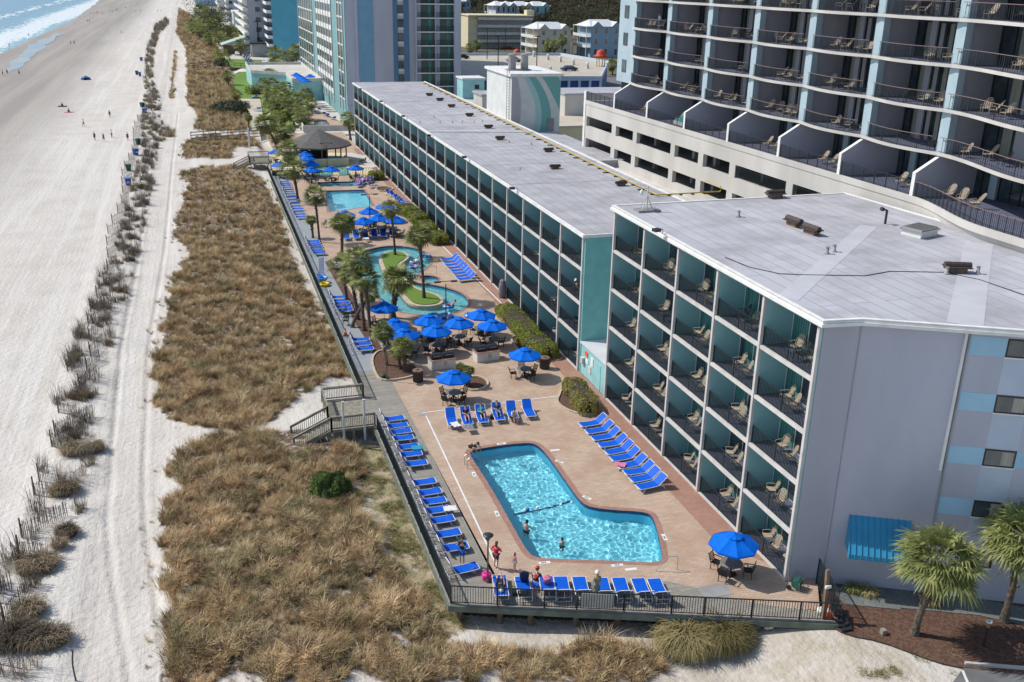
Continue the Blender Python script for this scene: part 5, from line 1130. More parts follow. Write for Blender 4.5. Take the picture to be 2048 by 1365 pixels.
# wooden beach stairs with white posts
def stairs(name, label, x1, ya, yb, w_, z=0.0, nst=8, white=True, m='wood_old'):
    t = thing(name, label, 'beach stairs', (x1, ya, z)); o_ = t.location; x0 = x1 - w_
    mb = MB(o_); mb.box(x0, ya, -.2, x1, yb, 0); mb.build('landing', m, t)
    xe = x0 - 2.6; dz = (SZ + .05) / nst; dx = 2.6 / nst
    ys_ = yb - 1.9
    for k in range(nst): mb = MB(o_); mb.box(x0 - (k + 1) * dx, ya + .05, dz * (k + 1) - .05, x0 - k * dx + .03, ya + 1.85, dz * (k + 1)); mb.build('step', m, t)
    for y in (ya + .05, ya + 1.85): mb = MB(o_); mb.bar((x0, y, -.15), (xe, y, SZ + .0), .06, .26); mb.build('stringer', m, t)
    def run(a, b_, nb):
        mb = MB(o_); a = Vector(a); b_ = Vector(b_); u = Vector((0, 0, 1)); mb.bar(a + u * 1.0, b_ + u * 1.0, .14, .045); mb.bar(a + u * .88, b_ + u * .88, .04, .09); mb.bar(a + u * .12, b_ + u * .12, .04, .09)
        for k in range(nb): p = a.lerp(b_, (k + .5) / nb); mb.bar(p + u * .1, p + u * .9, .035, .035)
        for p in (a, b_): mb.bar(p - u * .1, p + u * 1.02, .1, .1)
        mb.build('handrail', m, t)
    run((x0, yb, 0), (x1, yb, 0), 24); run((x0, ya, 0), (x1, ya, 0), 24); run((x0, ya + 1.9, 0), (x0, yb, 0), max(3, int((yb - ya - 1.9) / .14)))
    run((xe, ya, SZ), (x0, ya, 0), 18); run((xe, ya + 1.9, SZ), (x0, ya + 1.9, 0), 18)
    for x in (x0 + .1, (x0 + x1) / 2, x1 - .1):
        for y in (ya + .02, yb - .02): mb = MB(o_); mb.bar((x, y, SZ - .3), (x, y, -.2), .14, .14); mb.build('support_post', m, t)
    for y in (ya, ya + 1.9): mb = MB(o_); mb.bar((xe, y, SZ - .3), (xe, y, SZ + 1.0), .12, .12); mb.build('newel', m, t)
    return t
stairs('beach_stairs', 'weathered wooden beach stairs and landing beside the near boardwalk', 10.0, 61.2, 66.4, 3.0)
for i, px in enumerate((672, 718)):
    g = G(px, 842, 0) if i == 0 else G(px, 838, 0); t = thing('white_post', ['white post at the landing front, left of two', 'white post at the landing front, right of two'][i], 'post', (7.8 if i == 0 else 9.25, 61.0, -.9), 0, 'white posts on the beach stairs'); mb = MB(); mb.box(-.07, -.07, 0, .07, .07, 3.0); mb.build('post', 'white', t); mb = MB(); mb.box(-.09, -.09, 3.0, .09, .09, 3.06); mb.build('cap', 'offwhite', t)
stairs('beach_stairs', 'far wooden beach stairs below the dune boardwalk', 11.2, 165, 170.5, 3.4)
def board_fence(name, label, pts, h=1.3, m='pile_wood', z=SZ + .1, bd=4):
    t = thing(name, label, 'fence', tuple(G(*pts[0], z))); o_ = t.location; P = [G(*p, z) for p in pts]
    for a, b_ in zip(P, P[1:]):
        mb = MB(o_)
        for k in range(bd): u = Vector((0, 0, .2 + k * (h - .25) / (bd - 1))); mb.bar(a + u, b_ + u, .06, .17)
        mb.build('rail_board', m, t); L_ = (b_ - a).length
        for k in range(int(L_ / 2.4) + 1): mb = MB(o_); p = a.lerp(b_, k * 2.4 / L_); mb.box(p.x - .07, p.y - .07, p.z - .3, p.x + .07, p.y + .07, p.z + h + .1); mb.build('post', m, t)
board_fence('board_fence', 'long brown board fence crossing the dunes to the pavilion', [(383, 285), (500, 276), (560, 272), (625, 268)], 1.9, 'wood_old')
board_fence('board_fence', 'brown board fence beyond the first far lawn', [(378, 142), (420, 137), (508, 142)], 2.2)
board_fence('board_fence', 'small board deck fence beside the hotel garden', [(512, 195), (535, 192), (560, 196)], 1.2)
board_fence('board_fence', 'dark slatted fence by the far garden seats', [(515, 226), (545, 222), (575, 230)], 1.2)
t = thing('white_post', 'single white post in the dune board fence', 'post', tuple(G(498, 285, 0))); mb = MB(); mb.box(-.15, -.15, -1, .15, .15, 2.6); mb.build('post', 'white', t)
# low white garden wall and hotel pool court
t = thing('garden_wall', 'white garden wall around the small hotel pool', 'wall', tuple(G(595, 250))); mb = MB(t.location); mb.bar(G(592, 225, .6), G(607, 258, .6), .25, 1.2); mb.bar(G(607, 258, .6), G(700, 256, .6), .25, 1.2); mb.build('wall', 'offwhite', t)
mb = MB(); mb.sheet(P2((598, 257), (598, 225), (625, 215), (668, 236), (700, 255)), .0, [FARP]); struct('hotel_pool_deck', mb, 'pavers'); pool('hotel_pool', FARP, 1.0, 'river_floor', .3, .01)
# lawns
for L_, nm in ((((465, 143), (515, 143), (530, 175), (533, 200), (476, 198), (468, 170)), 'turf'), (((450, 115), (522, 116), (524, 137), (448, 134)), 'turf'), (((480, 55), (520, 70), (500, 82), (440, 78), (430, 52)), 'turf'), (((545, 222), (575, 222), (600, 262), (548, 262), (535, 240)), 'turf'), (((500, 190), (545, 200), (545, 225), (495, 225)), 'turf')):
    mb = MB(); mb.sheet(smoothpoly(P2(*L_), 1), -.12); struct('lawn', mb, nm)
mb = MB(); mb.sheet(P2((480, 197), (520, 197), (530, 260), (505, 262), (500, 225)), -.1); struct('sand_path', mb, 'court_pale')
mb = MB(); mb.sheet(P2((448, 117), (450, 107), (570, 107), (600, 140), (620, 165), (570, 165), (530, 120)), -.1); struct('paved_lot', mb, 'concrete')
# pavilion
g = G(638, 322); t = thing('grill_pavilion', 'octagonal shingled pavilion with a low counter', 'pavilion', g); mb = MB(); R_ = 5.6; n = 10
vs_ = [(R_ * math.cos(2 * PI * k / n + .3), R_ * math.sin(2 * PI * k / n + .3), 2.9) for k in range(n)] + [(0, 0, 5.3)]; mb.add(vs_, [(k, (k + 1) % n, n) for k in range(n)])
mb.add([(x, y, 2.88 - .22) for x, y, _ in vs_[:n]] + [(x, y, 2.88) for x, y, _ in vs_[:n]], [(k, (k + 1) % n, n + (k + 1) % n, n + k) for k in range(n)] + [tuple(range(n))[::-1]]); mb.build('roof', 'shingle', t)
for k in range(8): a = 2 * PI * k / 8; mb = MB(); mb.bar((4.6 * math.cos(a), 4.6 * math.sin(a), 0), (4.6 * math.cos(a), 4.6 * math.sin(a), 2.9), .2, .2); mb.build('column', 'pile_wood', t)
mb = MB(); mb.box(-1.2, .5, 0, 1.6, 2.5, 2.5); mb.build('core', 'black', t); mb = MB(); mb.box(-4.2, -5.2, 0, 4.2, -4.95, 1.1, 0); mb.box(3.9, -4.95, 0, 4.2, -2, 1.1, 0); mb.box(-4.3, -5.3, 1.1, 4.3, -4.85, 1.2, 1); mb.build('counter', ['cream', 'white'], t)
# pool handrails
def hrail(px, py, lab, rz=0, s_=1.0, n=2):
    g = G(px, py); t = thing('pool_handrail', lab, 'handrail', (g.x, g.y, .01), rz)
    for k in range(n):
        mb = MB(); x = k * .55; mb.tube([(x, 0, 0), (x, 0, .75 * s_), (x, -.12, .86 * s_), (x, -.6, .8 * s_), (x, -1.15, .1), (x, -1.2, -.5)], .022, 8); mb.build('rail', 'steel', t)
hrail(935, 937, 'steel pool ladder rails at the left back corner of the near pool', PI / 2 + .1, .8); hrail(1354, 1140, 'steel handrail at the right front corner of the near pool', -1.75, 1.0, 1); hrail(873, 548, 'steel handrail beside the spa of the lazy river', -1.9, 1.0, 1); hrail(864, 561, 'short steel handrail nearer the river steps', -1.9, .8, 1)
# hose cart, bags, bins, tubes, cones
g = G(1593, 1178); t = thing('hose_cart', 'grey hose reel cart with green hose at the motel corner', 'hose cart', (g.x, g.y, .01), .6); mb = MB(); mb.tube([(-.3, -.25, .05), (-.3, .3, .1), (-.3, .45, 1.0), (.3, .45, 1.0), (.3, .3, .1), (.3, -.25, .05)], .02, 6); mb.tube([(-.3, -.25, .05), (-.3, -.2, .55), (.3, -.2, .55), (.3, -.25, .05)], .02, 6); mb.build('frame', 'steel', t)
mb = MB(); mb.tube([(-.26, 0, .36), (.26, 0, .36)], .24, 14); mb.build('hose', 'green_bin', t)
for x in (-.36, .36): mb = MB(); mb.tube([(x - .03, .28, .14), (x + .03, .28, .14)], .14, 12); mb.build('wheel', 'black', t)
def pot(label, px, py, m_, s_, name, cat):
    g = G(px, py); t = thing(name, label, cat, (g.x, g.y, .012)); mb = MB(); n = 12; mb.lathe((0, 0, 0), [(.2 * s_, 0), (.26 * s_, .3 * s_), (.24 * s_, .38 * s_), (.17 * s_, .4 * s_)], n); mb.build('body', m_, t, True); mb = MB(); mb.tube([(-.2 * s_, 0, .36 * s_), (0, 0, .55 * s_), (.2 * s_, 0, .36 * s_)], .018, 6); mb.build('handle', m_, t); return t
pot('bright pink tote bag on the boardwalk corner', 973, 1160, 'pink', 1.0, 'tote_bag', 'bag')
pot('dark backpack lying on the second front lounger', 1048, 1172, 'cloth_navy', 1.0, 'backpack', 'bag').location.z = .36
pot('pink and purple towel bundle on the third front lounger', 1093, 1178, 'cloth_pink', .9, 'towel_bundle', 'towel').location.z = .36
for q_, (a_, b_, m_, n_) in enumerate(((1031, 1190, 'cloth_black', 'black shoulder bag on the boards beside the raised-arm sunbather'), (1075, 1158, 'cloth_white', 'white folded bag at the front loungers near the red cap man'), (948, 1148, 'cloth_grey', 'grey beach bag under the last boardwalk lounger'), (1232, 1196, 'cloth_denim', 'denim bag between the front row loungers'), (985, 838, 'cloth_black', 'black bag behind the six loungers'))): pot(n_, a_, b_, m_, .75, 'beach_bag', 'bag')
pot('red kit bag among the river boardwalk loungers', 687, 613, 'red', .8, 'kit_bag', 'bag'); pot('small green pot at the palm bed edge', 768, 757, 'green_bin', .9, 'planter_pot', 'pot')
def tube_fn(m_):
    def f():
        mb = MB(); n, k_ = 20, 10; vs_ = [((.42 + .16 * math.cos(b_)) * math.cos(a), (.42 + .16 * math.cos(b_)) * math.sin(a), .16 + .16 * math.sin(b_)) for a in [2 * PI * i / n for i in range(n)] for b_ in [2 * PI * j / k_ for j in range(k_)]]
        mb.add(vs_, [(i * k_ + j, ((i + 1) % n) * k_ + j, ((i + 1) % n) * k_ + (j + 1) % k_, i * k_ + (j + 1) % k_) for i in range(n) for j in range(k_)]); o = mb.build('swim_ring', m_, None, True); o['category'] = 'swim ring'; return o
    return f
mat('ring_blue', (.02, .2, .6), .3, (.5, .6, .7), 4, det=1, lo=.55, hi=.58)
tb = Kind(tube_fn('ring_blue')); ty = Kind(tube_fn('yellow'))
ty(G(649, 572, 0), 0, 'yellow swim ring lying on the grey boardwalk'); 
for i, (px, py, z) in enumerate(((641, 565, .02), (644, 560, .3), (641, 556, .02))): tb(G(px, py, z), i, 'blue swim ring in the boardwalk pile, %s from the yellow one' % ORD[i], 'blue rings piled on the boardwalk')
for i, (px, py) in enumerate(((897, 616), (829, 527), (826, 537), (852, 515))): tb(G(px, py, -.12), i, 'blue swim ring floating in the lazy river, %s from the near end' % ORD[i], 'rings in the lazy river')
for i, (px, py) in enumerate(((868, 635), (880, 637), (893, 634), (905, 640), (940, 634))): tb(G(px, py, 0), i, 'blue swim ring on the paving below the river, %s from the left' % ORD[i], 'rings on the river bank')
t = thing('rescue_poles', 'bundle of blue poles standing at the boardwalk rail', 'poles', G(640, 556)); mb = MB()
for k in range(5): mb.tube([(.12 * k, .1 * k, 0), (.12 * k, .1 * k, 2.1)], .03, 6)
mb.build('pole', 'sling_blue', t)
def cone(g, lab):
    t = thing('traffic_cone', lab, 'cone', g); mb = MB(); mb.box(-.2, -.2, 0, .2, .2, .04); mb.build('base', 'orange', t); mb = MB(); mb.lathe((0, 0, .04), [(.14, 0), (.1, .25)], 12); mb.lathe((0, 0, .04), [(.065, .42), (.03, .65)], 12); mb.build('body', 'orange', t); mb = MB(); mb.lathe((0, 0, .04), [(.101, .25), (.066, .42)], 12); mb.build('stripe', 'white', t)
cone(G(691, 671, .02), 'red and white cone on the grey boardwalk'); cone(G(1656, 1233, .01), 'orange cone at the front right corner of the deck')
for i, (px, py) in enumerate(((686, 633), (692, 650))): chair(G(px, py, .015), 1.8 + i, 'black slatted chair on the grey boardwalk, %s from the loungers' % ORD[i], 'chairs on the boardwalk')
pot('white bucket beside the orange cone', 1641, 1229, 'white', .8, 'bucket', 'bucket')
# beach bins
def bin_fn(m_):
    def f():
        t = thing('beach_bin', '', 'beach bin'); mb = MB(); mb.add([(-.28, -.28, 0), (.28, -.28, 0), (.28, .28, 0), (-.28, .28, 0), (-.42, -.4, 1.15), (.42, -.4, 1.15), (.42, .4, 1.15), (-.42, .4, 1.15)], [(3, 2, 1, 0), (4, 5, 6, 7), (0, 1, 5, 4), (1, 2, 6, 5), (2, 3, 7, 6), (3, 0, 4, 7)]); mb.build('body', m_, t)
        mb = MB(); mb.box(-.46, -.46, 1.15, .46, .46, 1.23); mb.build('lid', m_, t); mb = MB(); mb.box(-.2, -.4, .5, .2, -.36, .8); mb.build('label_plate', 'white' if m_ == 'blue_bin' else 'green_rail', t); return t
    return Kind(f)
gb, bb = bin_fn('green_bin'), bin_fn('blue_bin')
for i, (px, py, k) in enumerate(((258, 344, 0), (257, 373, 1), (277, 291, 0), (272, 312, 1), (285, 216, 0), (290, 228, 1), (283, 122, 1), (274, 150, 0), (280, 153, 1))):
    (bb if k else gb)(G(px, py, SZ), .2 * i, '%s wheeled bin beside the sand fence, %s in depth from the camera' % (('green', 'blue')[k], ORD[i]), '%s bins along the sand fence' % (('green', 'blue')[k]))
# cars
def car(px, py, m_, label, rz=0, z0=-.2):
    g = G(px, py, z0); t = thing('parked_car', label, 'car', g, rz); prof = [(-2.2, .3), (-2.25, .75), (-1.5, .92), (-.9, 1.4), (.8, 1.42), (1.5, .95), (2.2, .8), (2.25, .3)]
    mb = MB(); n = len(prof); vs_ = [(x, s_ * (.88 if z < 1 else .7), z) for s_ in (-1, 1) for x, z in prof]; mb.add(vs_, [tuple(range(n)), tuple(range(n, 2 * n))[::-1]] + [(i, n + i, n + (i + 1) % n, (i + 1) % n) for i in range(n)]); mb.build('body', m_, t)
    mb = MB(); mb.add([(x, y * 1.0, z) for y in (-.86, .86) for x, z in ((-1.35, .95), (-.85, 1.34), (.75, 1.36), (1.3, .97))], [(0, 1, 2, 3), (7, 6, 5, 4)]); mb.build('side_window', 'glass_dark', t)
    for x in (-1.4, 1.4):
        for y in (-.85, .85): mb = MB(); mb.tube([(x, y - .1, .33), (x, y + .1, .33)], .33, 12); mb.build('wheel', 'black', t)
car(1027, 124, 'car_silver', 'silver saloon parked on the upper deck by the kiosk', 0, 6.1); car(1138, 142, 'car_blue', 'dark blue car parked on the upper deck by the wall balls', .1, 6.1); car(923, 118, 'car_black', 'black car half hidden by the hotel tower edge', 0, 6.1)
car(455, 111, 'car_black', 'black car in front of the beach bar', 1.5); car(475, 111, 'car_white', 'white van-like car in front of the beach bar', 1.5); car(493, 113, 'car_silver', 'grey car at the right of the beach bar', 1.5); car(987, 97, 'car_blue', 'dark blue car outside the beige apartment block'); car(1015, 99, 'car_red', 'red car beside the beige apartment block')
# beach tent and path lights
g = G(172, 161, -1.5); t = thing('beach_tent', 'small blue pop-up tent on the open sand', 'tent', g); mb = MB(); n = 10
vs_ = [(1.5 * math.cos(2 * PI * k / n), 1.2 * math.sin(2 * PI * k / n), 0) for k in range(n)] + [(1.2 * math.cos(2 * PI * k / n), .9 * math.sin(2 * PI * k / n), .8) for k in range(n)] + [(0, 0, 1.35)]; mb.add(vs_, [(k, (k + 1) % n, n + (k + 1) % n, n + k) for k in range(n) if k != 7] + [(n + k, n + (k + 1) % n, 2 * n) for k in range(n)]); mb.build('shell', mat('tent_blue', (.02, .12, .32), .6), t)
g = G(1967, 1293, -.2); t = thing('garden_light', 'small dark garden light post in the mulch', 'garden light', g); mb = MB(); mb.tube([(0, 0, 0), (0, 0, 1.1)], .04, 8); mb.build('post', 'black', t); mb = MB(); mb.lathe((0, 0, 1.1), [(.08, 0), (.1, .1), (.05, .3)], 8); mb.build('lamp', 'brown_wood', t); mb = MB(); mb.lathe((0, 0, 1.4), [(.16, 0), (.16, .05), (.04, .08)], 8); mb.build('hood', 'white', t)
# ---- balcony chairs
def bchair_fn(m_='tan_wicker', rec=False):
    def f():
        mb = MB(); 
        for x in (-.26, .26): mb.tube([(x, .22, 0), (x, .24, .6), (x, -.18, .62), (x * .9, -.25, .42)], .022, 5); mb.tube([(x, -.3, 0), (x * .9, -.2, .42)], .022, 5)
        mb.box(-.24, -.2, .38, .24, .24, .42); n = 8; top = .98 if not rec else 1.05; bk = -.45 if not rec else -.65
        pts = [(.27 * math.cos(PI * k / n), 0, math.sin(PI * k / n)) for k in range(n + 1)]; arc = [(x, -.2 + (bk + .2) * (.45 + .55 * z), .42 + (top - .42) * (.45 + .55 * z)) for x, _, z in pts]
        mb.tube([(.24, -.2, .42)] + arc + [(-.24, -.2, .42)], .02, 5)
        for x in (-.15, -.075, 0, .075, .15): mb.bar((x, -.2, .42), (x, bk + .02, top - .03), .045, .012)
        o = mb.build('balcony_chair', m_); o['category'] = 'chair'; return o
    return Kind(f)
bc, bcr, bcb, bcw = bchair_fn(), bchair_fn(rec=True), bchair_fn('black'), bchair_fn('white_plastic')
def btab_fn():
    mb = MB(); mb.lathe((0, 0, .42), [(.24, 0), (.25, .02), (.22, .03)], 12)
    for k in range(4): a = k * PI / 2 + .7; mb.tube([(.1 * math.cos(a), .1 * math.sin(a), .42), (.22 * math.cos(a), .22 * math.sin(a), 0)], .018, 5)
    o = mb.build('side_table', 'tan_wicker'); o['category'] = 'side table'; return o
btab = Kind(btab_fn); random.seed(11); FLN = ['ground', 'second', 'third', 'fourth', 'fifth']
for s_ in range(5):
    for k in range(5):
        y = NY + k * NB; z = s_ * 2.87 + .03; bay = ORD[4 - k]
        for j in range(2):
            kd = random.choice((bc, bc, bc, bcb if s_ > 2 else bc)); kd((27.5 + .62 + .35 * j + random.random() * .12, y + 2.0 + 1.25 * j + random.random() * .5, z), PI / 2 + random.uniform(-.5, .5), '%s balcony chair, %s floor of near wing, %s bay from shed' % (('left', 'right')[1 - j], FLN[s_], bay), 'chairs on the near wing balconies')
        btab((27.5 + .9, y + 1.2 + random.random() * .3, z), 0, 'small table, %s floor of near wing, %s bay from shed' % (FLN[s_], bay), 'small tables on the near wing balconies')
for s_ in range(4):
    for k in range(10):
        y = LY + k * LB; z = s_ * LH + .03
        if random.random() < .85: (bc if random.random() < .6 else bcw if random.random() < .3 else bcb)((28.15 + random.random() * .3, y + 1.2 + random.random() * 2.4, z), PI / 2 + random.uniform(-.6, .6), 'single chair, %s floor of long wing, %s bay from near end' % (FLN[s_], ORD[k]), 'chairs on the long wing balconies')
def tch(kd, u, v, z, rz, lab, g_): p = tl(u, v, z); kd(p, TR + rz, lab, g_)
for s_ in range(4):
    for k in range(-1, 6):
        nn = random.choice((1, 2, 3, 4, 4, 4)); st = random.uniform(-.3, .3)
        for j in range(nn): tch(random.choice((bc, bcr, bcr, bcb)) , U0 + .1 + random.random() * .9, k * TB + 1.2 + j * 1.5 + random.random() * .9, 18.45 + s_ * NH + .02, PI / 2 + st + random.uniform(-.6, .6), 'tan chair %s from right, condo tower balcony row %s, bay %s from right' % (('first', 'second', 'third', 'fourth')[j], ORD[s_], ('one', 'two', 'three', 'four', 'five', 'six', 'seven')[k + 1]), 'tan chairs on the condo tower balconies')
for k in range(-1, 6):
    for j in range(2 if k in (0, 3) else 3): tch(bcr, 1.7 + j * .15, k * TB + 2.0 + j * 1.4 + (2 if k == -1 else 0), TF + .02, PI / 2 + random.uniform(-.4, .4), 'tan chair %s from right on podium terrace, walled bay %s from right' % (('first', 'second', 'third')[j], ('one', 'two', 'three', 'four', 'five', 'six', 'seven')[k + 1]), 'tan chairs on the podium terraces')
p = tl(1.5, 4 * TB + 3.0, TF); t = thing('terrace_sofa', 'turquoise cushioned sofa on the podium terrace', 'sofa', p, TR); mb = MB(); mb.box(-.5, -.9, 0, .5, .9, .4); mb.build('base', 'offwhite', t); mb = MB(); mb.box(-.45, -.85, .4, .45, .85, .55); mb.box(.3, -.85, .55, .5, .85, .95); mb.build('cushion', 'cloth_teal', t)
# ================================================================ plants
def leaf_mesh(n, fn, size, seed, asp=.5, jit=.7):
    r = random.Random(seed); v = []; f = []
    for _ in range(n):
        p, nrm = fn(r); s = size * r.uniform(.6, 1.3); d = Vector((r.gauss(0, 1), r.gauss(0, 1), r.gauss(0, 1))); a = (d * jit + nrm).normalized(); u = a.cross(Vector((r.gauss(0, 1), r.gauss(0, 1), r.gauss(0, 1)))).normalized(); w_ = a.cross(u)
        k = len(v); v += [p - u * s, p + w_ * s * asp, p + u * s, p - w_ * s * asp]; f.append((k, k + 1, k + 2, k + 3))
    return v, f
def leafmat(n, c, c2, s=2.2, c3=None, tr=.25):
    m = mat(n, c, .55, c2, s, c3=c3, s3=.5, spec=.25); t = m.node_tree; b = t.nodes['Principled BSDF']; out = t.nodes['Material Output']
    tl_ = t.nodes.new('ShaderNodeBsdfTranslucent'); mx = t.nodes.new('ShaderNodeMixShader'); mx.inputs[0].default_value = tr
    src = b.inputs['Base Color'].links[0].from_socket if b.inputs['Base Color'].links else None
    if src: t.links.new(src, tl_.inputs[0])
    t.links.new(b.outputs[0], mx.inputs[1]); t.links.new(tl_.outputs[0], mx.inputs[2]); t.links.new(mx.outputs[0], out.inputs[0]); return m
leafmat('palm_leaf', (.17, .21, .06), (.36, .37, .14), 2.6, c3=(.11, .14, .05)); leafmat('palm_dry', (.36, .29, .16), (.26, .20, .11), 2)
leafmat('hedge_leaf', (.19, .235, .035), (.31, .33, .07), 3.5); leafmat('hedge_gold', (.25, .235, .06), (.36, .32, .10), 3.5); leafmat('shrub_leaf', (.075, .13, .03), (.15, .21, .055), 3)
leafmat('tree_leaf', (.055, .075, .03), (.10, .105, .05), .35, c3=(.13, .11, .065)); leafmat('dark_leaf', (.03, .055, .03), (.06, .085, .045), 1)
def crown_parts(R_, nf, seed, dry=8, wid=1.0):
    r = random.Random(seed); v = []; f = []; v2 = []; f2 = []
    for i in range(nf + dry):
        isdry = i >= nf; az = i * 2.39996 + r.uniform(-.2, .2); el = math.asin(1 - 1.45 * (i + .5) / nf) if not isdry else r.uniform(-1.35, -.8); pl = R_ * r.uniform(.36, .6); fl = R_ * r.uniform(.5, .66)
        d = Vector((math.cos(az) * math.cos(el), math.sin(az) * math.cos(el), math.sin(el))); droop = Vector((0, 0, -1)) * (.10 + .12 * r.random()) * R_
        side = d.cross(Vector((0, 0, 1))).normalized() if abs(d.z) < .98 else Vector((1, 0, 0)); up = side.cross(d).normalized()
        V, F = (v2, f2) if isdry else (v, f); base = Vector((0, 0, 0)) + d * .12; hub = d * pl * (1 if not isdry else .5) + droop * .3
        k = len(V); V += [base - side * .012, base + side * .012, hub + side * .012, hub - side * .012]; F.append((k, k + 1, k + 2, k + 3))
        nl = 18
        for j in range(nl):
            a = (j / (nl - 1) - .5) * 2 * 1.45; ld = (d * math.cos(a) + side * math.sin(a) + up * (.18 * abs(math.sin(a)) - .05)).normalized(); ln = fl * (1 - .22 * abs(a) / 1.45) * r.uniform(.78, 1.18) * (1 if not isdry else .8)
            wv = ld.cross(up).normalized() * R_ * .021 * wid; m_ = hub + ld * ln * .6 + droop * .25; tip = hub + ld * ln + droop * (.7 + 1.1 * r.random())
            k = len(V); V += [hub - wv * .4, hub + wv * .4, m_ + wv, m_ - wv, tip]; F += [(k, k + 1, k + 2, k + 3), (k + 3, k + 2, k + 4)]
    return (v, f), (v2, f2)
CR = []
for s_ in range(6):
    a, b_ = crown_parts(1.0, 50 if s_ < 3 else 30, 40 + s_, 14, 1.1); CR.append((a, b_))
crm = [None] * 6
PN = [0]
def palm(px, py, cx, cy, R_=1.0, label='', z0=0.0, r0=.19, group=None):
    g = G(px, py, z0); zc = hgt(px, py, cx, cy, z0); rr = ray(cx, cy); T_ = (zc - H) / rr.z; top = CAM + rr * T_; 
    i = PN[0] % 3 + (3 if 'distant' in label or 'town' in label or 'clump' in label or 'far' in label else 0); PN[0] += 1; t = thing('palm_tree', label, 'palm tree', g, 0, group); tp = top - g; tp.z = zc - z0
    mb = MB(); n = 7; pts = []; rs = []; lat = Vector((tp.x, tp.y, 0))
    for k in range(n * 3 + 1): f_ = k / (n * 3); pts.append(Vector((lat.x * f_ ** 1.5, lat.y * f_ ** 1.5, -.15 + (tp.z + .15 - .12 * R_) * f_))); rs.append(r0 * (1.3 - .5 * min(1, f_ * 5) + .10 * (k % 2)) * (1.0 if f_ < .78 else 1.18))
    mb.tube(pts, rs, 10); r = random.Random(i + PN[0])
    for k in range(34):   # old leaf boots near the crown
        f_ = r.uniform(.45, .99); a = r.uniform(0, 2 * PI); p = pts[int(f_ * n * 3)]; d = Vector((math.cos(a), math.sin(a), .9)); mb.bar(p + d * r0 * .7, p + d * r0 * 1.5, .07, .035)
    mb.build('trunk', 'trunk', t)
    if crm[i] is None:
        (v, f), (v2, f2) = CR[i]; A = MB(); A.add(v, f); oa = A.build('crown', 'palm_leaf', t); B = MB(); B.add(v2, f2); ob = B.build('dead_fronds', 'palm_dry', t); crm[i] = (oa, ob)
    else:
        oa = crm[i][0].copy(); ob = crm[i][1].copy(); C.objects.link(oa); C.objects.link(ob); oa.parent = t; ob.parent = t
    for o in (oa, ob): o.location = tp; o.scale = (R_ * 1.12, R_ * 1.12, R_ * 1.05); o.rotation_euler = (r.uniform(-.15, .15), r.uniform(-.15, .15), r.uniform(0, 6))
    return t
palm(1828, 1268, 1882, 1118, 1.95, 'large palm in the mulch, left of two in front of the grey end wall', -.2, .2); palm(2008, 1242, 2052, 1075, 1.95, 'large palm at the right edge of the photo beside the grey wall', -.2, .2)
palm(785, 636, 796, 560, 1.75, 'thick palm with a wide crown at the river bend', 0, .3); palm(848, 596, 838, 470, 1.45, 'slim palm on the near end of the river island', .1, .16); palm(790, 510, 782, 418, 1.4, 'slim palm on the far end of the river island', .1, .15)
palm(684, 508, 685, 446, 1.6, 'short palm left of the six loungers above the river', 0, .2); palm(639, 484, 629, 390, 1.45, 'slender palm standing beside the far pool', 0, .15); palm(626, 476, 622, 440, .75, 'low young palm under the slender one by the grey boardwalk', 0, .16)
palm(596, 402, 585, 336, 2.15, 'broad palm over the far boardwalk loungers', 0, .22); palm(592, 352, 576, 301, 2.15, 'broad palm behind the stacked far umbrellas', 0, .2); palm(556, 305, 531, 248, 2.3, 'leaning palm at the dune board fence', 0, .22); palm(498, 262, 497, 236, 1.0, 'small palm standing alone on the dune edge', -.3, .16); palm(701, 280, 695, 238, 1.8, 'feathery palm at the far corner of the long wing', 0, .25)
for i, (bx, by, cx, cy, R_) in enumerate(((694, 606, 684, 530, 1.45), (716, 640, 700, 548, 1.2), (728, 662, 716, 520, 1.5), (741, 671, 729, 556, 1.4), (704, 655, 741, 588, .9))): palm(bx, by, cx, cy, R_, 'palm in the tight clump at the river, %s trunk from the left' % ORD[i], 0, .17, 'palm clump at the river')
for i, (bx, by, cx, cy, R_) in enumerate(((773, 730, 766, 664, 1.0), (800, 738, 796, 699, .8), (810, 742, 806, 690, .9), (934, 769, 922, 738, .6), (938, 772, 937, 741, .5))): palm(bx, by, cx, cy, R_, 'short palm near the grills, %s from the left' % ORD[i], .05, .14, 'short palms by the grills')
BG = [(455, 150, 1.9, 20), (472, 187, 1.6, 16), (520, 150, 2.2, 22), (534, 155, 2.0, 24), (560, 182, 2.0, 26), (547, 168, 2.3, 24), (578, 192, 2.0, 28), (588, 205, 1.8, 26), (608, 212, 1.8, 28), (599, 222, 1.6, 20), (536, 190, 1.7, 20), (578, 113, 3.2, 30), (592, 99, 3.0, 32), (552, 106, 3.0, 26), (527, 82, 3.4, 24), (547, 128, 2.6, 22), (561, 132, 2.4, 20), (622, 205, 1.7, 22), (528, 168, 2.3, 26), (542, 186, 2.3, 28), (556, 196, 2.3, 26), (568, 208, 2.3, 26), (586, 222, 2.2, 28), (598, 196, 2.0, 26), (540, 150, 2.6, 26), (572, 176, 2.3, 28), (549, 212, 2.0, 22), (612, 186, 2.0, 26), (606, 232, 2.0, 24), (565, 232, 1.8, 20), (552, 268, 1.9, 26), (570, 262, 2.0, 28),
      (410, 38, 4.5, 14), (424, 48, 4.5, 14), (444, 66, 4, 18), (462, 62, 4, 18), (482, 75, 3.8, 20), (420, 75, 3.4, 16), (441, 76, 3.4, 18), (393, 57, 4.5, 12), (386, 50, 4.5, 12), (402, 20, 6, 10), (416, 28, 6, 10), (432, 44, 5, 14), (403, 60, 4, 14), (455, 85, 3, 16), (480, 90, 2.8, 22), (470, 70, 3.6, 18)]
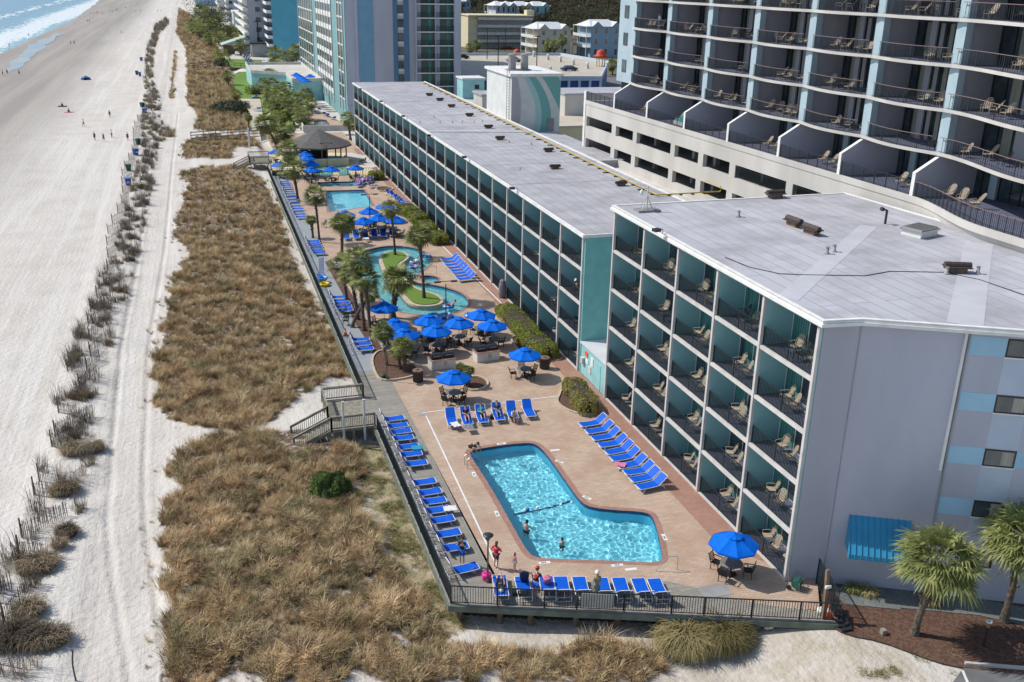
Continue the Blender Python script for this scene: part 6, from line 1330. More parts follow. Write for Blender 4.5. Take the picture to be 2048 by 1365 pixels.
for i, (cx, cy, R_, dy) in enumerate(BG): palm(cx + 2, cy + dy, cx, cy + 2, R_ * 1.05, 'distant palm along the shore lawns, %s in the row from the pavilion' % ORD[i], -.1, .2, 'distant palms along the shore')
for i, (cx, cy, dy) in enumerate(((953, 90, 14), (1100, 88, 32), (1124, 80, 38), (1110, 90, 32), (1225, 130, 20), (940, 96, 12), (1095, 98, 22))): palm(cx, cy + dy, cx, cy, 2.6, 'town palm near the cream house, %s from the left list' % ORD[i], -.1, .25, 'town palms')
# hedges and shrubs
def hedge(name, label, c, rx, ry, rz, h, m_, n, size=.07, box=4.0, z0=.05, trunk=False, cat='hedge'):
    t = thing(name, label, cat, (c[0], c[1], z0), rz)
    def surf(r):
        a = r.uniform(0, 2 * PI); el = math.asin(r.uniform(-.05, 1)); ca, sa = math.cos(a), math.sin(a); ce, se = math.cos(el), math.sin(el); e = 2 / box
        sg = lambda v, p: math.copysign(abs(v) ** p, v); x = sg(ca, e) * sg(ce, e); y = sg(sa, e) * sg(ce, e); z = sg(se, e); k = 1 + (.07 if box > 3 else .3) * noise.noise((x * 2.2 * rx, y * 2.2 * ry, z * 2 + c[0])) - abs(r.gauss(0, .04))
        return Vector((x * rx * k, y * ry * k, z * h * k)), Vector((ca * ce, sa * ce, se + .3)).normalized()
    v, f = leaf_mesh(n, surf, size, int(c[1] * 7) % 999); mb = MB(); mb.add(v, f); mb.build('foliage', m_, t)
    mb = MB(); mb.lathe((0, 0, 0), [(.8, 0), (.88, .4), (.75, .8), (.3, .9)], 20); kk = 1 if box > 3 else .5; mb.v = [(x * rx * kk, y * ry * kk, z * h * kk) for x, y, z in mb.v]; mb.build('branches', 'wood_dark', t); return t
def hpx(label, a, b_, rx, h, m_='hedge_leaf', n=5000, size=.06):
    p = G(*a); q = G(*b_); c = (p + q) / 2; d = q - p; hedge('clipped_hedge', label, c, rx, d.length / 2, math.atan2(-d.x, d.y), h, m_, n, size)
hpx('long clipped green hedge against the brick walk by the umbrellas', (1068, 690), (1005, 622), 1.15, 1.1, n=12000); hpx('rounded clipped hedge right of the lone umbrella', (1100, 722), (1052, 683), 1.25, 1.15, 'hedge_leaf', 9000); hpx('oval clipped golden hedge in its own kerbed bed', (1180, 835), (1140, 775), .95, 1.15, 'hedge_gold', 8000)
for i, (a, b_) in enumerate((((884, 492), (866, 478)), ((862, 472), (842, 456)), ((845, 450), (826, 438)), ((825, 436), (808, 422)), ((756, 362), (750, 355)))): hpx('far clipped hedge beside the brick walk, %s from the river' % ORD[i], a, b_, 1.2, 1.2, n=3500, size=.09)
hedge('green_shrub', 'bright green rounded bush in the dry dune grass', G(660, 985, SZ + .3), 1.25, 1.15, 0, 1.6, 'shrub_leaf', 8000, .07, 2.1, SZ + .15, cat='shrub'); hedge('dark_shrub', 'dark wide bush on the far dune', G(463, 225, SZ), 4.5, 5, 0, 2.4, 'dark_leaf', 3500, .22, 2.4, SZ, cat='shrub')
for i, (px, py, rx) in enumerate(((590, 232, 2.5), (560, 238, 2.2), (510, 187, 2.5), (520, 188, 2.2), (441, 112, 3), (444, 122, 3), (443, 132, 2.5), (572, 240, 2), (705, 257, 1.8), (604, 245, 1.2), (545, 215, 2), (575, 212, 2.4))): hedge('garden_shrub', 'rounded garden bush beyond the pavilion, %s of the group' % ORD[i], G(px, py, -.1), rx, rx * 1.1, 0, rx * .8, 'hedge_leaf' if i % 3 else 'dark_leaf', 900, .2, 2.6, -.1, cat='shrub')['group'] = 'garden bushes beyond the pavilion'
# broadleaf trees behind the town
def tree(px, py, R_, h, label, i, z0=-.2):
    g = G(px, py, z0); t = thing('broadleaf_tree', label, 'tree', g, i * 1.3, 'trees around the town'); mb = MB(); mb.tube([(0, 0, 0), (.2, 0, h * .3), (0, .2, h * .6)], [.35, .25, .12], 8)
    for k in range(4): a = k * 1.6; mb.tube([(.1, 0, h * .35), (R_ * .5 * math.cos(a), R_ * .5 * math.sin(a), h * .65)], [.15, .06], 6)
    mb.build('trunk', 'trunk', t); r = random.Random(i); cl = [(Vector((r.gauss(0, R_ * .42), r.gauss(0, R_ * .42), h * r.uniform(.45, .9))), R_ * r.uniform(.3, .5)) for _ in range(12)]
    def fn(rr):
        c, s = rr.choice(cl); d = Vector((rr.gauss(0, 1), rr.gauss(0, 1), rr.gauss(0, 1))).normalized(); return c + d * s * rr.uniform(.75, 1.05), d
    v, f = leaf_mesh(1500, fn, .38, i); mb = MB(); mb.add(v, f); mb.build('crown', 'tree_leaf', t)
for i, (px, py, R_, h) in enumerate(((930, 70, 7, 9), (945, 62, 8, 10), (925, 90, 6, 8), (960, 50, 8, 11), (1115, 70, 8, 11), (1140, 80, 7, 10), (1155, 66, 8, 11), (1165, 85, 7, 10), (1210, 62, 8, 12), (1225, 80, 7, 11), (1070, 58, 8, 12), (1180, 60, 8, 12), (448, 90, 7, 7), (408, 30, 12, 10), (415, 50, 9, 8), (426, 60, 9, 8), (440, 52, 9, 8), (462, 48, 10, 9), (1230, 100, 6, 10), (1128, 62, 8, 13))): tree(px, py, R_, h, 'bushy olive green tree around the town, %s counted from the left garage' % ORD[i], i)
# ---- masses laid out with geometry nodes: woods, dune grass
SRC = bpy.data.collections.new('scatter_sources')
def blades(n, h, spread, wid, lean, seed, m_):
    r = random.Random(seed); v = []; f = []
    for _ in range(n):
        a = r.uniform(0, 2 * PI); q = r.uniform(0, spread); b_ = Vector((q * math.cos(a), q * math.sin(a), 0)); az = a + r.gauss(0, .7); hh = h * r.uniform(.5, 1.15); ln = lean * r.uniform(.4, 1.5) * hh; d = Vector((math.cos(az), math.sin(az), 0)); s = Vector((-d.y, d.x, 0)) * wid * r.uniform(.6, 1.2)
        m1 = b_ + d * ln * .35 + Vector((0, 0, hh * .6)); tp = b_ + d * ln + Vector((0, 0, hh * (1 - .25 * lean))); k = len(v); v += [b_ - s, b_ + s, m1 + s * .8, m1 - s * .8, tp]; f += [(k, k + 1, k + 2, k + 3), (k + 3, k + 2, k + 4)]
    me = bpy.data.meshes.new('tuft'); me.from_pydata(v, [], f); me.materials.append(MATS[m_]); o = bpy.data.objects.new('tuft', me); return o
def grassmat(n, cs, s=.25):
    m = leafmat(n, cs[0], cs[1], 1.2, tr=.15); t = m.node_tree; b = t.nodes['Principled BSDF']; b.inputs['Roughness'].default_value = .8; L = t.links; geo = [x for x in t.nodes if x.type == 'NEW_GEOMETRY'][0]
    src = b.inputs['Base Color'].links[0].from_socket; oi = N(t, 'ShaderNodeObjectInfo')
    c = MX(t, MR(t, NZ(t, geo.outputs['Position'], s, 5), .42, .6), src, cs[2]); c = MX(t, MR(t, NZ(t, geo.outputs['Position'], s * 2.7, 4), .5, .66), c, cs[3]); c = MX(t, MR(t, oi.outputs['Random'], .45, 1.0, 0, .75), c, cs[4]); c = MX(t, MR(t, oi.outputs['Random'], .40, .0, 0, .8), c, tuple(v * .38 for v in cs[1])); L.new(c, b.inputs['Base Color'])
    for x in t.nodes:
        if x.type == 'BSDF_TRANSLUCENT': L.new(c, x.inputs[0])
grassmat('dune_grass', ((.60, .42, .22), (.38, .25, .125), (.24, .22, .10), (.19, .11, .065), (.95, .74, .46)), .45); grassmat('fence_grass', ((.30, .23, .15), (.20, .15, .105), (.22, .20, .12), (.18, .13, .10), (.4, .32, .21))); grassmat('lush_grass', ((.30, .28, .11), (.20, .22, .07), (.16, .20, .06), (.34, .28, .14), (.46, .38, .2)), .6)
grassmat('clump_grass', ((.38, .31, .14), (.27, .23, .09), (.22, .21, .09), (.34, .25, .13), (.5, .4, .22)), 1.1); grassmat('twig', ((.22, .18, .155), (.17, .14, .125), (.2, .18, .14), (.16, .13, .115), (.28, .24, .2)))
def scatter(name, pts, srcs, label, cat=None):
    col = bpy.data.collections.new(name + '_src')
    for o in srcs: col.objects.link(o)
    me = bpy.data.meshes.new(name); me.from_pydata([p[:3] for p in pts], [], []); o = bpy.data.objects.new(name, me); C.objects.link(o)
    a = me.attributes.new('scl', 'FLOAT', 'POINT'); a.data.foreach_set('value', [p[3] for p in pts]); a = me.attributes.new('rot', 'FLOAT', 'POINT'); a.data.foreach_set('value', [p[4] for p in pts]); a = me.attributes.new('idx', 'INT', 'POINT'); a.data.foreach_set('value', [p[5] for p in pts])
    ng = bpy.data.node_groups.new(name, 'GeometryNodeTree'); ng.interface.new_socket('Geometry', in_out='INPUT', socket_type='NodeSocketGeometry'); ng.interface.new_socket('Geometry', in_out='OUTPUT', socket_type='NodeSocketGeometry')
    gi = ng.nodes.new('NodeGroupInput'); go = ng.nodes.new('NodeGroupOutput'); ip = ng.nodes.new('GeometryNodeInstanceOnPoints'); ci = ng.nodes.new('GeometryNodeCollectionInfo'); ci.inputs[0].default_value = col; ci.inputs['Separate Children'].default_value = True; ci.inputs['Reset Children'].default_value = True; ip.inputs['Pick Instance'].default_value = True
    def att(nm, ty): n = ng.nodes.new('GeometryNodeInputNamedAttribute'); n.data_type = ty; n.inputs[0].default_value = nm; return n.outputs[0]
    cx = ng.nodes.new('ShaderNodeCombineXYZ'); ng.links.new(att('rot', 'FLOAT'), cx.inputs[2]); L = ng.links
    L.new(gi.outputs[0], ip.inputs['Points']); L.new(ci.outputs[0], ip.inputs['Instance']); L.new(att('idx', 'INT'), ip.inputs['Instance Index']); L.new(cx.outputs[0], ip.inputs['Rotation']); L.new(att('scl', 'FLOAT'), ip.inputs['Scale']); L.new(ip.outputs[0], go.inputs[0])
    md = o.modifiers.new('scatter', 'NODES'); md.node_group = ng; return tag(o, label, cat, None, 'stuff')
random.seed(5); R = random
def fill(poly_list, dens, zf=None, mask=None, sc_=(.7, 1.3), nid=6):
    pts = []
    for poly in poly_list:
        x0 = min(p[0] for p in poly); x1 = max(p[0] for p in poly); y0 = min(p[1] for p in poly); y1 = max(p[1] for p in poly); y = y0
        while y < y1:
            dy = 4.0; d = dens(y + 2); n = int((x1 - x0) * dy * d + R.random())
            for _ in range(n):
                px, py = R.uniform(x0, x1), y + R.uniform(0, dy)
                if mask: 
                    if not mask(px, py): continue
                elif not inside(px, py, poly): continue
                if inside(px, py, STAIRBOX): continue
                s = R.uniform(*sc_) * (1 + .6 * noise.noise((px * .45, py * .45, 20))) * (1 if d > 4 else min(2.2, (6 / max(d, .6)) ** .35))
                pts.append((px, py, (zf or tz)(px, py) - .02, s, R.uniform(0, 6.28), R.randrange(nid)))
            y += dy
    return pts
STAIRBOX = [(3.5, 60.2), (10, 60.2), (10, 67), (3.5, 67)]
dn = lambda y: 19 if y < 60 else 14 if y < 80 else 8.5 if y < 120 else 4.2 if y < 200 else 1.2 if y < 350 else .35
pts = fill([[(-6, 28), (30, 28), (30, 1000), (-6, 1000)]], lambda y: dn(y) * (1 if y < 45 else 1), mask=lambda x, y: (x < 11 or y < 45) and vegmask(x, y) and noise.noise((x * .9, y * .8, 31)) > -.42)
for _ in range(2600):
    y = 38 + 160 * R.random() ** 1.4; x = R.uniform(-6, 10)
    if not vegmask(x, y) and (vegmask(x + 1.0, y) or vegmask(x, y + 1.3) or vegmask(x, y - 1.3) or vegmask(x - 1, y)) and not inside(x, y, STAIRBOX): pts.append((x, y, tz(x, y) - .02, R.uniform(.25, .75), R.uniform(0, 6.28), R.randrange(6)))
print('dune tufts', len(pts))
scatter('dune_grass', pts, [blades(44, .36 + .065 * k, .2, .0075 + .0008 * k, .5 + .13 * (k % 3), k, 'dune_grass') for k in range(6)], 'dry tawny dune grass between beach path and boardwalk', 'grass')
pts = fill([VEGG, VEGG2], lambda y: 30, mask=lambda x, y: (inside(x, y, VEGG) or inside(x, y, VEGG2)) and noise.noise((x * .8, y * .6, 14)) > -.12, sc_=(.6, 1.1)); scatter('short_grass', pts, [blades(40, .13, .28, .012, .7, 50 + k, 'lush_grass') for k in range(6)], 'short patchy green grass beside the boardwalk', 'grass')
def bandok(x, y): return inside(x, y, BANDS) and noise.noise((x * .55, y * .45, 11)) > (.27 if y < 95 else .10)
pts = fill([BANDS], lambda y: 9 if y < 90 else 5 if y < 150 else 2.2 if y < 300 else .6, mask=bandok)
print('band', len(pts)); scatter('fence_grass', pts, [blades(34, .6, .22, .013, .55, 70 + k, 'fence_grass') for k in range(6)], 'brown dune grass growing along the sand fence', 'grass')
pts = fill([BANDS], lambda y: 1.8 if y < 110 else 1.2 if y < 200 else .4, mask=lambda x, y: inside(x, y, BANDS) and noise.noise((x * .55, y * .45, 11)) > .02, sc_=(.6, 1.2)); scatter('dead_shrubs', pts, [blades(22, 1.0, .2, .008, .4, 90 + k, 'twig') for k in range(6)], 'leafless grey brush tangled along the sand fence', 'brush')
# isolated tussocks
def tussock(label, px, py, rx, ry, h, n, m_='lush_grass', grp=None, z=SZ):
    c = G(px, py, z); r = random.Random(int(px)); v = []; f = []
    for _ in range(n):
        a = r.uniform(0, 2 * PI); q = math.sqrt(r.random()); b_ = Vector((q * rx * math.cos(a), q * ry * math.sin(a), 0)); az = a + r.gauss(0, 1.1); hh = h * (1 - .35 * q) * r.uniform(.45, 1.3) * (1 + .35 * noise.noise((b_.x * 3, b_.y * 3, px))); d = Vector((math.cos(az), math.sin(az), 0)); s = Vector((-d.y, d.x, 0)) * .012; ln = hh * r.uniform(.3, 1.1); k = len(v)
        m1 = b_ + d * ln * .4 + Vector((0, 0, hh * .85)); m2 = b_ + d * ln * .85 + Vector((0, 0, hh * .85)); tp = b_ + d * ln * 1.2 + Vector((0, 0, hh * .45)); v += [b_ - s, b_ + s, m1 + s, m1 - s, m2 + s * .8, m2 - s * .8, tp]; f += [(k, k + 1, k + 2, k + 3), (k + 3, k + 2, k + 4, k + 5), (k + 5, k + 4, k + 6)]
    mb = MB(); mb.add(v, f); o = mb.build('grass_clump', m_); o.location = (c.x, c.y, tz(c.x, c.y) - .02); tag(o, label, 'grass clump', grp)
tussock('big arching grass clump left half below the front rail', 1372, 1295, 1.2, 1.0, 1.2, 5200, 'clump_grass'); tussock('big arching grass clump right half below the front rail', 1445, 1290, 1.2, 1.0, 1.1, 5200, 'clump_grass')
for i, (px, py, s_) in enumerate(((155, 910, .9), (130, 990, .8), (135, 1075, .55), (75, 1140, 1.0), (95, 1290, 1.0), (40, 1290, 1.2), (190, 905, .6), (60, 1230, .7), (1140 + 560, 1216, .2), (120, 1100, .3), (1730, 1222, .25), (1855, 1240, .25))): tussock('brown grass tussock at the sand fence, %s from the far end' % ORD[i], px, py, s_, s_ * .8, .55 + .2 * s_, int(1300 * s_ + 100), 'fence_grass' if i < 8 or i == 9 else 'lush_grass', 'grass tussocks on open sand')
# scattered greens bottom right
def bl(x, y): return noise.noise((x * .8, y * .8, 2)) > .12
pts = fill([PX([(1640, 1310), (1750, 1330), (1850, 1310), (1930, 1320), (1900, 1365), (1700, 1365)], -.6)], lambda y: 12, mask=lambda x, y: bl(x, y) and inside(x, y, PX([(1640, 1310), (1750, 1330), (1850, 1310), (1930, 1320), (1900, 1365), (1700, 1365)], -.6)), sc_=(.6, 1.1)); scatter('short_grass', pts, [blades(40, .18, .3, .012, .8, 150 + k, 'lush_grass') for k in range(4)] * 1, 'sparse green grass on the sand beside the car park', 'grass')
# woods
def clump(k):
    r = random.Random(k); cl = [(Vector((r.gauss(0, 2.2), r.gauss(0, 2.2), r.uniform(2.5, 7))), r.uniform(1.2, 2.4)) for _ in range(9)]
    def fn(rr): c, s = rr.choice(cl); d = Vector((rr.gauss(0, 1), rr.gauss(0, 1), rr.gauss(0, 1))).normalized(); return c + d * s * rr.uniform(.7, 1.05), d
    v, f = leaf_mesh(700, fn, .42, k); me = bpy.data.meshes.new('clump'); me.from_pydata(v, [], f); me.materials.append(MATS['wood_canopy']); return bpy.data.objects.new('clump', me)
grassmat('wood_canopy', ((.095, .085, .045), (.06, .065, .035), (.115, .09, .055), (.05, .06, .03), (.13, .115, .07)), .02)
WP = [(120, 440), (220, 470), (420, 600), (900, 1400), (500, 1900), (60, 1500), (60, 700), (100, 520)]
pts = []
for _ in range(9000):
    u = R.random() ** .6; y = 440 + 1500 * u; x = R.uniform(60, 1000)
    if inside(x, y, WP): pts.append((x, y, -.5, R.uniform(.9, 1.6) * (1 + u * .8), R.uniform(0, 6), R.randrange(5)))
print('woods', len(pts)); scatter('woodland', pts, [clump(k) for k in range(5)], 'brown green woodland spreading behind the town', 'woodland')
mb = MB(); mb.sheet([(70, 300), (200, 300), (1200, 1400), (500, 2600), (20, 1500), (60, 500)], -.1); struct('wood_floor', mb, mat('wood_floor', (.09, .085, .05), .9, (.14, .12, .08), .02))
# ================================================================ sand fences
def fence_mesh(L_, seed, step=.11, h=1.05):
    r = random.Random(seed); mb = MB(); n = int(L_ / step)
    for k in range(n): x = k * step; t_ = r.gauss(0, .03); mb.bar((x, 0, -.1), (x + t_, r.gauss(0, .02), h * r.uniform(.85, 1.05)), .04, .012)
    return mb
SF = [((0, 1190), (30, 1180)), ((10, 1255), (85, 1170)), ((45, 1080), (140, 1035)), ((70, 995), (105, 1000)), ((80, 968), (105, 955)), ((105, 900), (150, 915)), ((112, 880), (190, 835)), ((40, 1115), (95, 1120)), ((118, 830), (160, 840)), ((0, 1210), (0, 1160)), ((0, 1335), (20, 1300))]
y = 76.0; seg = []
for k in range(26): seg.append(((-10.5 + .4 * math.sin(k) - k * .06, y), (-9.3 - k * .06, y + 2.6 + k * .1))); y += 3.4 + k * .22
for i, (a, b_) in enumerate(SF + seg):
    if i < len(SF): A_, B_ = G(*a, SZ), G(*b_, SZ)
    else: A_, B_ = Vector((*a, 0)), Vector((*b_, 0))
    d = B_ - A_; d.z = 0; t = thing('sand_fence', 'short leaning slat fence section in the sand, %s from the near end' % (ORD[i] if i < len(ORD) else 'last'), 'sand fence', (A_.x, A_.y, tz(A_.x, A_.y)), math.atan2(d.y, d.x), 'slat fence sections along the dunes')
    fence_mesh(d.length, i, .12 if i < 14 else .2).build('slats', 'picket', t); mb = MB(); mb.tube([(0, 0, -.2), (0, 0, 1.3)], .05, 6); mb.build('post', 'pile_wood', t); mb = MB(); mb.bar((0, .03, .3), (d.length, .03, .3), .01, .02); mb.bar((0, .03, .8), (d.length, .03, .8), .01, .02); mb.build('wire', 'picket', t)
t = thing('driftwood_pole', 'bent dark stick standing in the near sand', 'pole', G(152, 1362, SZ)); mb = MB(); mb.tube([(0, 0, -.1), (-.03, 0, .8), (0, 0, 1.2), (.08, 0, 1.7)], .04, 6); mb.build('pole', 'dark_metal', t)
# ================================================================ people
def skin(name, V, E, R_, m, parent, sub=1, root=0):
    me = bpy.data.meshes.new(name); me.from_pydata([tuple(v) for v in V], E, []); o = bpy.data.objects.new(name, me); C.objects.link(o)
    md = o.modifiers.new('s', 'SKIN'); sv = me.skin_vertices[0].data
    for i, r in enumerate(R_): sv[i].radius = (r, r) if not isinstance(r, tuple) else r; sv[i].use_root = i == root
    md.use_smooth_shade = True; o.modifiers.new('u', 'SUBSURF').levels = sub
    dg = bpy.context.evaluated_depsgraph_get(); m2 = bpy.data.meshes.new_from_object(o.evaluated_get(dg)); o.modifiers.clear(); o.data = m2; bpy.data.meshes.remove(me); m2.name = name; m2.materials.clear(); m2.materials.append(MATS[m]); m2.shade_smooth(); o.parent = parent; return o
POSE = {}
def J(**k):
    b = dict(pel=(0, 0, .94), wai=(0, 0, 1.08), che=(0, .01, 1.27), nec=(0, 0, 1.45), hea=(0, .02, 1.62), hl=(-.09, 0, .9), hr=(.09, 0, .9), kl=(-.1, .02, .5), kr=(.1, .02, .5), al=(-.1, -.02, .09), ar=(.1, -.02, .09), tl=(-.11, .15, .035), tr=(.11, .15, .035), sl=(-.17, 0, 1.39), sr=(.17, 0, 1.39), el=(-.23, -.02, 1.12), er=(.23, -.02, 1.12), wl=(-.24, .06, .87), wr=(.24, .06, .87)); b.update(k); return {a: Vector(v) for a, v in b.items()}
POSE['stand'] = J(); POSE['walk'] = J(kl=(-.1, .18, .52), al=(-.1, .2, .1), tl=(-.1, .37, .06), kr=(.1, -.05, .5), ar=(.1, -.28, .14), tr=(.1, -.15, .04), el=(-.22, -.14, 1.13), wl=(-.22, -.1, .88), er=(.22, .1, 1.13), wr=(.2, .25, .93))
POSE['camera'] = J(el=(-.25, .2, 1.28), er=(.25, .2, 1.28), wl=(-.08, .24, 1.58), wr=(.08, .24, 1.58), hea=(0, -.0, 1.62)); POSE['akimbo'] = J(el=(-.35, -.08, 1.15), wl=(-.15, .08, 1.05), er=(.3, .1, 1.15), wr=(.12, .26, 1.2))
POSE['lean'] = J(wai=(0, .08, 1.06), che=(0, .2, 1.2), nec=(0, .34, 1.32), hea=(0, .44, 1.44), sl=(-.17, .28, 1.28), sr=(.17, .28, 1.28), el=(-.24, .36, 1.0), er=(.26, .4, 1.02), wl=(-.22, .5, .8), wr=(.3, .56, .8))
POSE['recline'] = J(pel=(0, -.1, .46), wai=(0, -.24, .52), che=(0, -.4, .66), nec=(0, -.54, .82), hea=(0, -.6, .98), hl=(-.09, -.08, .45), hr=(.09, -.08, .45), kl=(-.12, .3, .62), kr=(.12, .32, .5), al=(-.12, .58, .42), ar=(.12, .74, .42), tl=(-.12, .7, .5), tr=(.12, .84, .52), sl=(-.17, -.48, .78), sr=(.17, -.48, .78), el=(-.25, -.3, .6), er=(.25, -.3, .6), wl=(-.12, -.08, .66), wr=(.12, -.08, .66))
POSE['flat'] = J(pel=(0, -.1, .46), wai=(0, -.26, .46), che=(0, -.46, .5), nec=(0, -.66, .54), hea=(0, -.82, .58), hl=(-.09, -.06, .45), hr=(.09, -.06, .45), kl=(-.12, .34, .6), kr=(.12, .36, .52), al=(-.12, .68, .44), ar=(.12, .78, .44), tl=(-.12, .78, .54), tr=(.12, .88, .54), sl=(-.17, -.58, .52), sr=(.17, -.58, .52), el=(-.3, -.4, .5), er=(.22, -.4, .72), wl=(-.3, -.15, .48), wr=(.16, -.2, .95))
POSE['sit'] = J(pel=(0, 0, .5), wai=(0, .02, .64), che=(0, .08, .83), nec=(0, .14, 1.0), hea=(0, .2, 1.16), hl=(-.09, .04, .48), hr=(.09, .04, .48), kl=(-.13, .42, .5), kr=(.13, .42, .5), al=(-.12, .42, .1), ar=(.12, .44, .1), tl=(-.12, .58, .05), tr=(.12, .6, .05), sl=(-.17, .12, .94), sr=(.17, .12, .94), el=(-.22, .24, .7), er=(.22, .24, .7), wl=(-.1, .42, .64), wr=(.1, .42, .64))
POSE['ground'] = J(pel=(0, 0, .12), wai=(0, -.02, .26), che=(0, 0, .45), nec=(0, .04, .62), hea=(0, .08, .79), hl=(-.09, .04, .12), hr=(.09, .04, .12), kl=(-.16, .36, .42), kr=(.16, .4, .3), al=(-.14, .62, .08), ar=(.14, .76, .08), tl=(-.14, .76, .06), tr=(.14, .86, .12), sl=(-.17, .02, .56), sr=(.17, .02, .56), el=(-.28, -.1, .34), er=(.24, .16, .36), wl=(-.3, -.2, .1), wr=(.16, .32, .4))
POSE['swim'] = J(el=(-.3, .12, 1.2), wl=(-.3, .36, 1.12), er=(.3, .12, 1.2), wr=(.3, .36, 1.12))
POSE['crouch'] = J(pel=(0, -.2, .42), wai=(0, -.08, .54), che=(0, .1, .64), nec=(0, .26, .72), hea=(0, .38, .8), hl=(-.1, -.18, .4), hr=(.1, -.18, .4), kl=(-.16, .2, .46), kr=(.16, .2, .46), al=(-.14, -.1, .1), ar=(.14, -.1, .1), tl=(-.15, .08, .04), tr=(.15, .08, .04), sl=(-.17, .18, .7), sr=(.17, .18, .7), el=(-.22, .4, .5), er=(.22, .4, .5), wl=(-.14, .5, .28), wr=(.14, .5, .28))
def person(loc, rz, pose, label, top='cloth_red', bottom='cloth_black', hair='hair_dark', skn='skin_light', h=1.7, hat=None, dress=False, long_=False, group=None, shirt=True, tw_=0, extra=None):
    P = POSE[pose]; s = h / 1.75; t = thing('person', label, 'person', loc, rz, group); S = lambda v: v * s
    V = []; E = []; Rr = []; ix = {}
    def add(k, v, r, par=None):
        V.append(S(v)); Rr.append(r * s if not isinstance(r, tuple) else (r[0] * s, r[1] * s)); ix[k] = len(V) - 1
        if par is not None: E.append((ix[par], ix[k]))
    add('pel', P['pel'], (.15, .105)); add('wai', P['wai'], (.12, .09), 'pel'); add('che', P['che'], (.15, .11), 'wai'); add('nec', P['nec'], .055, 'che')
    hd = (P['hea'] - P['nec']).normalized(); fw = Vector((0, 1, 0)); fw = (fw - hd * fw.dot(hd)).normalized(); rt_ = fw.cross(hd)
    add('h1', P['hea'] - hd * .05 + fw * .012, (.074, .078), 'nec'); add('h2', P['hea'] + hd * .06, (.078, .092), 'h1'); add('h3', P['hea'] + hd * .105, (.05, .06), 'h2')
    for a, sg in (('l', -1), ('r', 1)):
        add('h' + a, P['h' + a], .088, 'pel'); add('m' + a, P['h' + a].lerp(P['k' + a], .5), .07, 'h' + a); add('k' + a, P['k' + a], .052, 'm' + a); add('c' + a, P['k' + a].lerp(P['a' + a], .35), .052, 'k' + a); add('a' + a, P['a' + a], .036, 'c' + a); add('t' + a, P['t' + a], .032, 'a' + a)
        add('s' + a, P['s' + a], .055, 'che'); add('e' + a, P['e' + a], .038, 's' + a); add('w' + a, P['w' + a], .027, 'e' + a)
        d = (P['w' + a] - P['e' + a]).normalized(); sd = d.cross(Vector((0, 1, .3))).normalized(); add('p' + a, P['w' + a] + d * .07, (.034, .02), 'w' + a)
        for j in range(4): b_ = 'f%s%d' % (a, j); p = P['w' + a] + d * (.105) + sd * (j - 1.5) * .019; add(b_, p, .0085, 'p' + a); add(b_ + 'x', p + d * (.055 if j in (1, 2) else .042) + Vector((0, .012, -.008)), .007, b_)
        add('th' + a, P['w' + a] + d * .045 + sd * -.045, .009, 'p' + a); add('tx' + a, P['w' + a] + d * .085 + sd * -.055, .0075, 'th' + a)
    body = skin('body', V, E, Rr, skn, t)
    mb = MB(); c = P['hea'] + hd * .0; mb.add([S(c + fw * .075 + rt_ * .012), S(c + fw * .075 - rt_ * .012), S(c + fw * .1 - hd * .03), S(c + fw * .078 + hd * .03)], [(0, 1, 2), (0, 2, 3), (1, 3, 2)]); mb.build('nose', skn, body)
    for sg in (-1, 1):
        mb = MB(); q = S(c + hd * .022 + fw * .083 + rt_ * sg * .03); mb.lathe(q, [(.003 * s, -.007 * s), (.011 * s, 0), (.003 * s, .007 * s)], 8); mb.build('eye', 'cloth_black', body); mb = MB(); q = S(c + rt_ * sg * .084 + hd * .0); mb.lathe(q, [(.004 * s, -.03 * s), (.016 * s, 0), (.004 * s, .03 * s)], 8); mb.build('ear', skn, body)
    mb = MB(); q = S(c - hd * .045 + fw * .082); mb.bar(q - rt_ * .024 * s, q + rt_ * .024 * s, .008, .01); mb.build('mouth', 'cloth_maroon', body)
    # hair: cap over the skull, longer at the back
    mb = MB(); n = 12; rings = []
    for i in range(6):
        el = PI / 2 * (1 - i / 5) - (.35 if i == 5 else 0)
        for k in range(n):
            a = 2 * PI * k / n; d = fw * math.cos(a) + rt_ * math.sin(a); dn_ = .05 if math.cos(a) > .3 and i == 5 else 0; rings.append(S(P['hea'] + hd * (.055 + .105 * math.sin(el) + dn_ * 1.2) + d * .097 * max(.05, math.cos(el)) - fw * .012 - (hd * (.07 if not long_ else .2) if i == 5 and math.cos(a) < .0 else Vector((0, 0, 0)))))
    mb.add(rings, [(i * n + k, i * n + (k + 1) % n, (i + 1) * n + (k + 1) % n, (i + 1) * n + k) for i in range(5) for k in range(n)] + [tuple(range(n))[::-1]]); mb.build('hair', hair, t, True)
    if hat:
        mb = MB(); rings = []
        for r_, z in ((.125 if 1 else 0, .045), (.112, .06), (.108, .12), (.07, .17), (.01, .185)):
            for k in range(n): a = 2 * PI * k / n; d = fw * math.cos(a) * (1.35 if z < .05 and math.cos(a) > 0 else 1) + rt_ * math.sin(a); rings.append(S(P['hea'] + hd * (z + .01) + d * r_))
        mb.add(rings, [(i * n + k, i * n + (k + 1) % n, (i + 1) * n + (k + 1) % n, (i + 1) * n + k) for i in range(4) for k in range(n)]); mb.build('cap', hat, t, True)
    if shirt:
        V2 = [P['pel'] + (P['wai'] - P['pel']) * .2, P['wai'], P['che'], P['nec'].lerp(P['che'], .35), P['sl'], P['sr'], P['sl'].lerp(P['el'], .75), P['sr'].lerp(P['er'], .75)]; skin('shirt', [S(v) for v in V2], [(0, 1), (1, 2), (2, 3), (2, 4), (2, 5), (4, 6), (5, 7)], [(.165 * s, .125 * s), (.14 * s, .11 * s), (.168 * s, .128 * s), .075 * s, .072 * s, .072 * s, .06 * s, .06 * s], top, t)
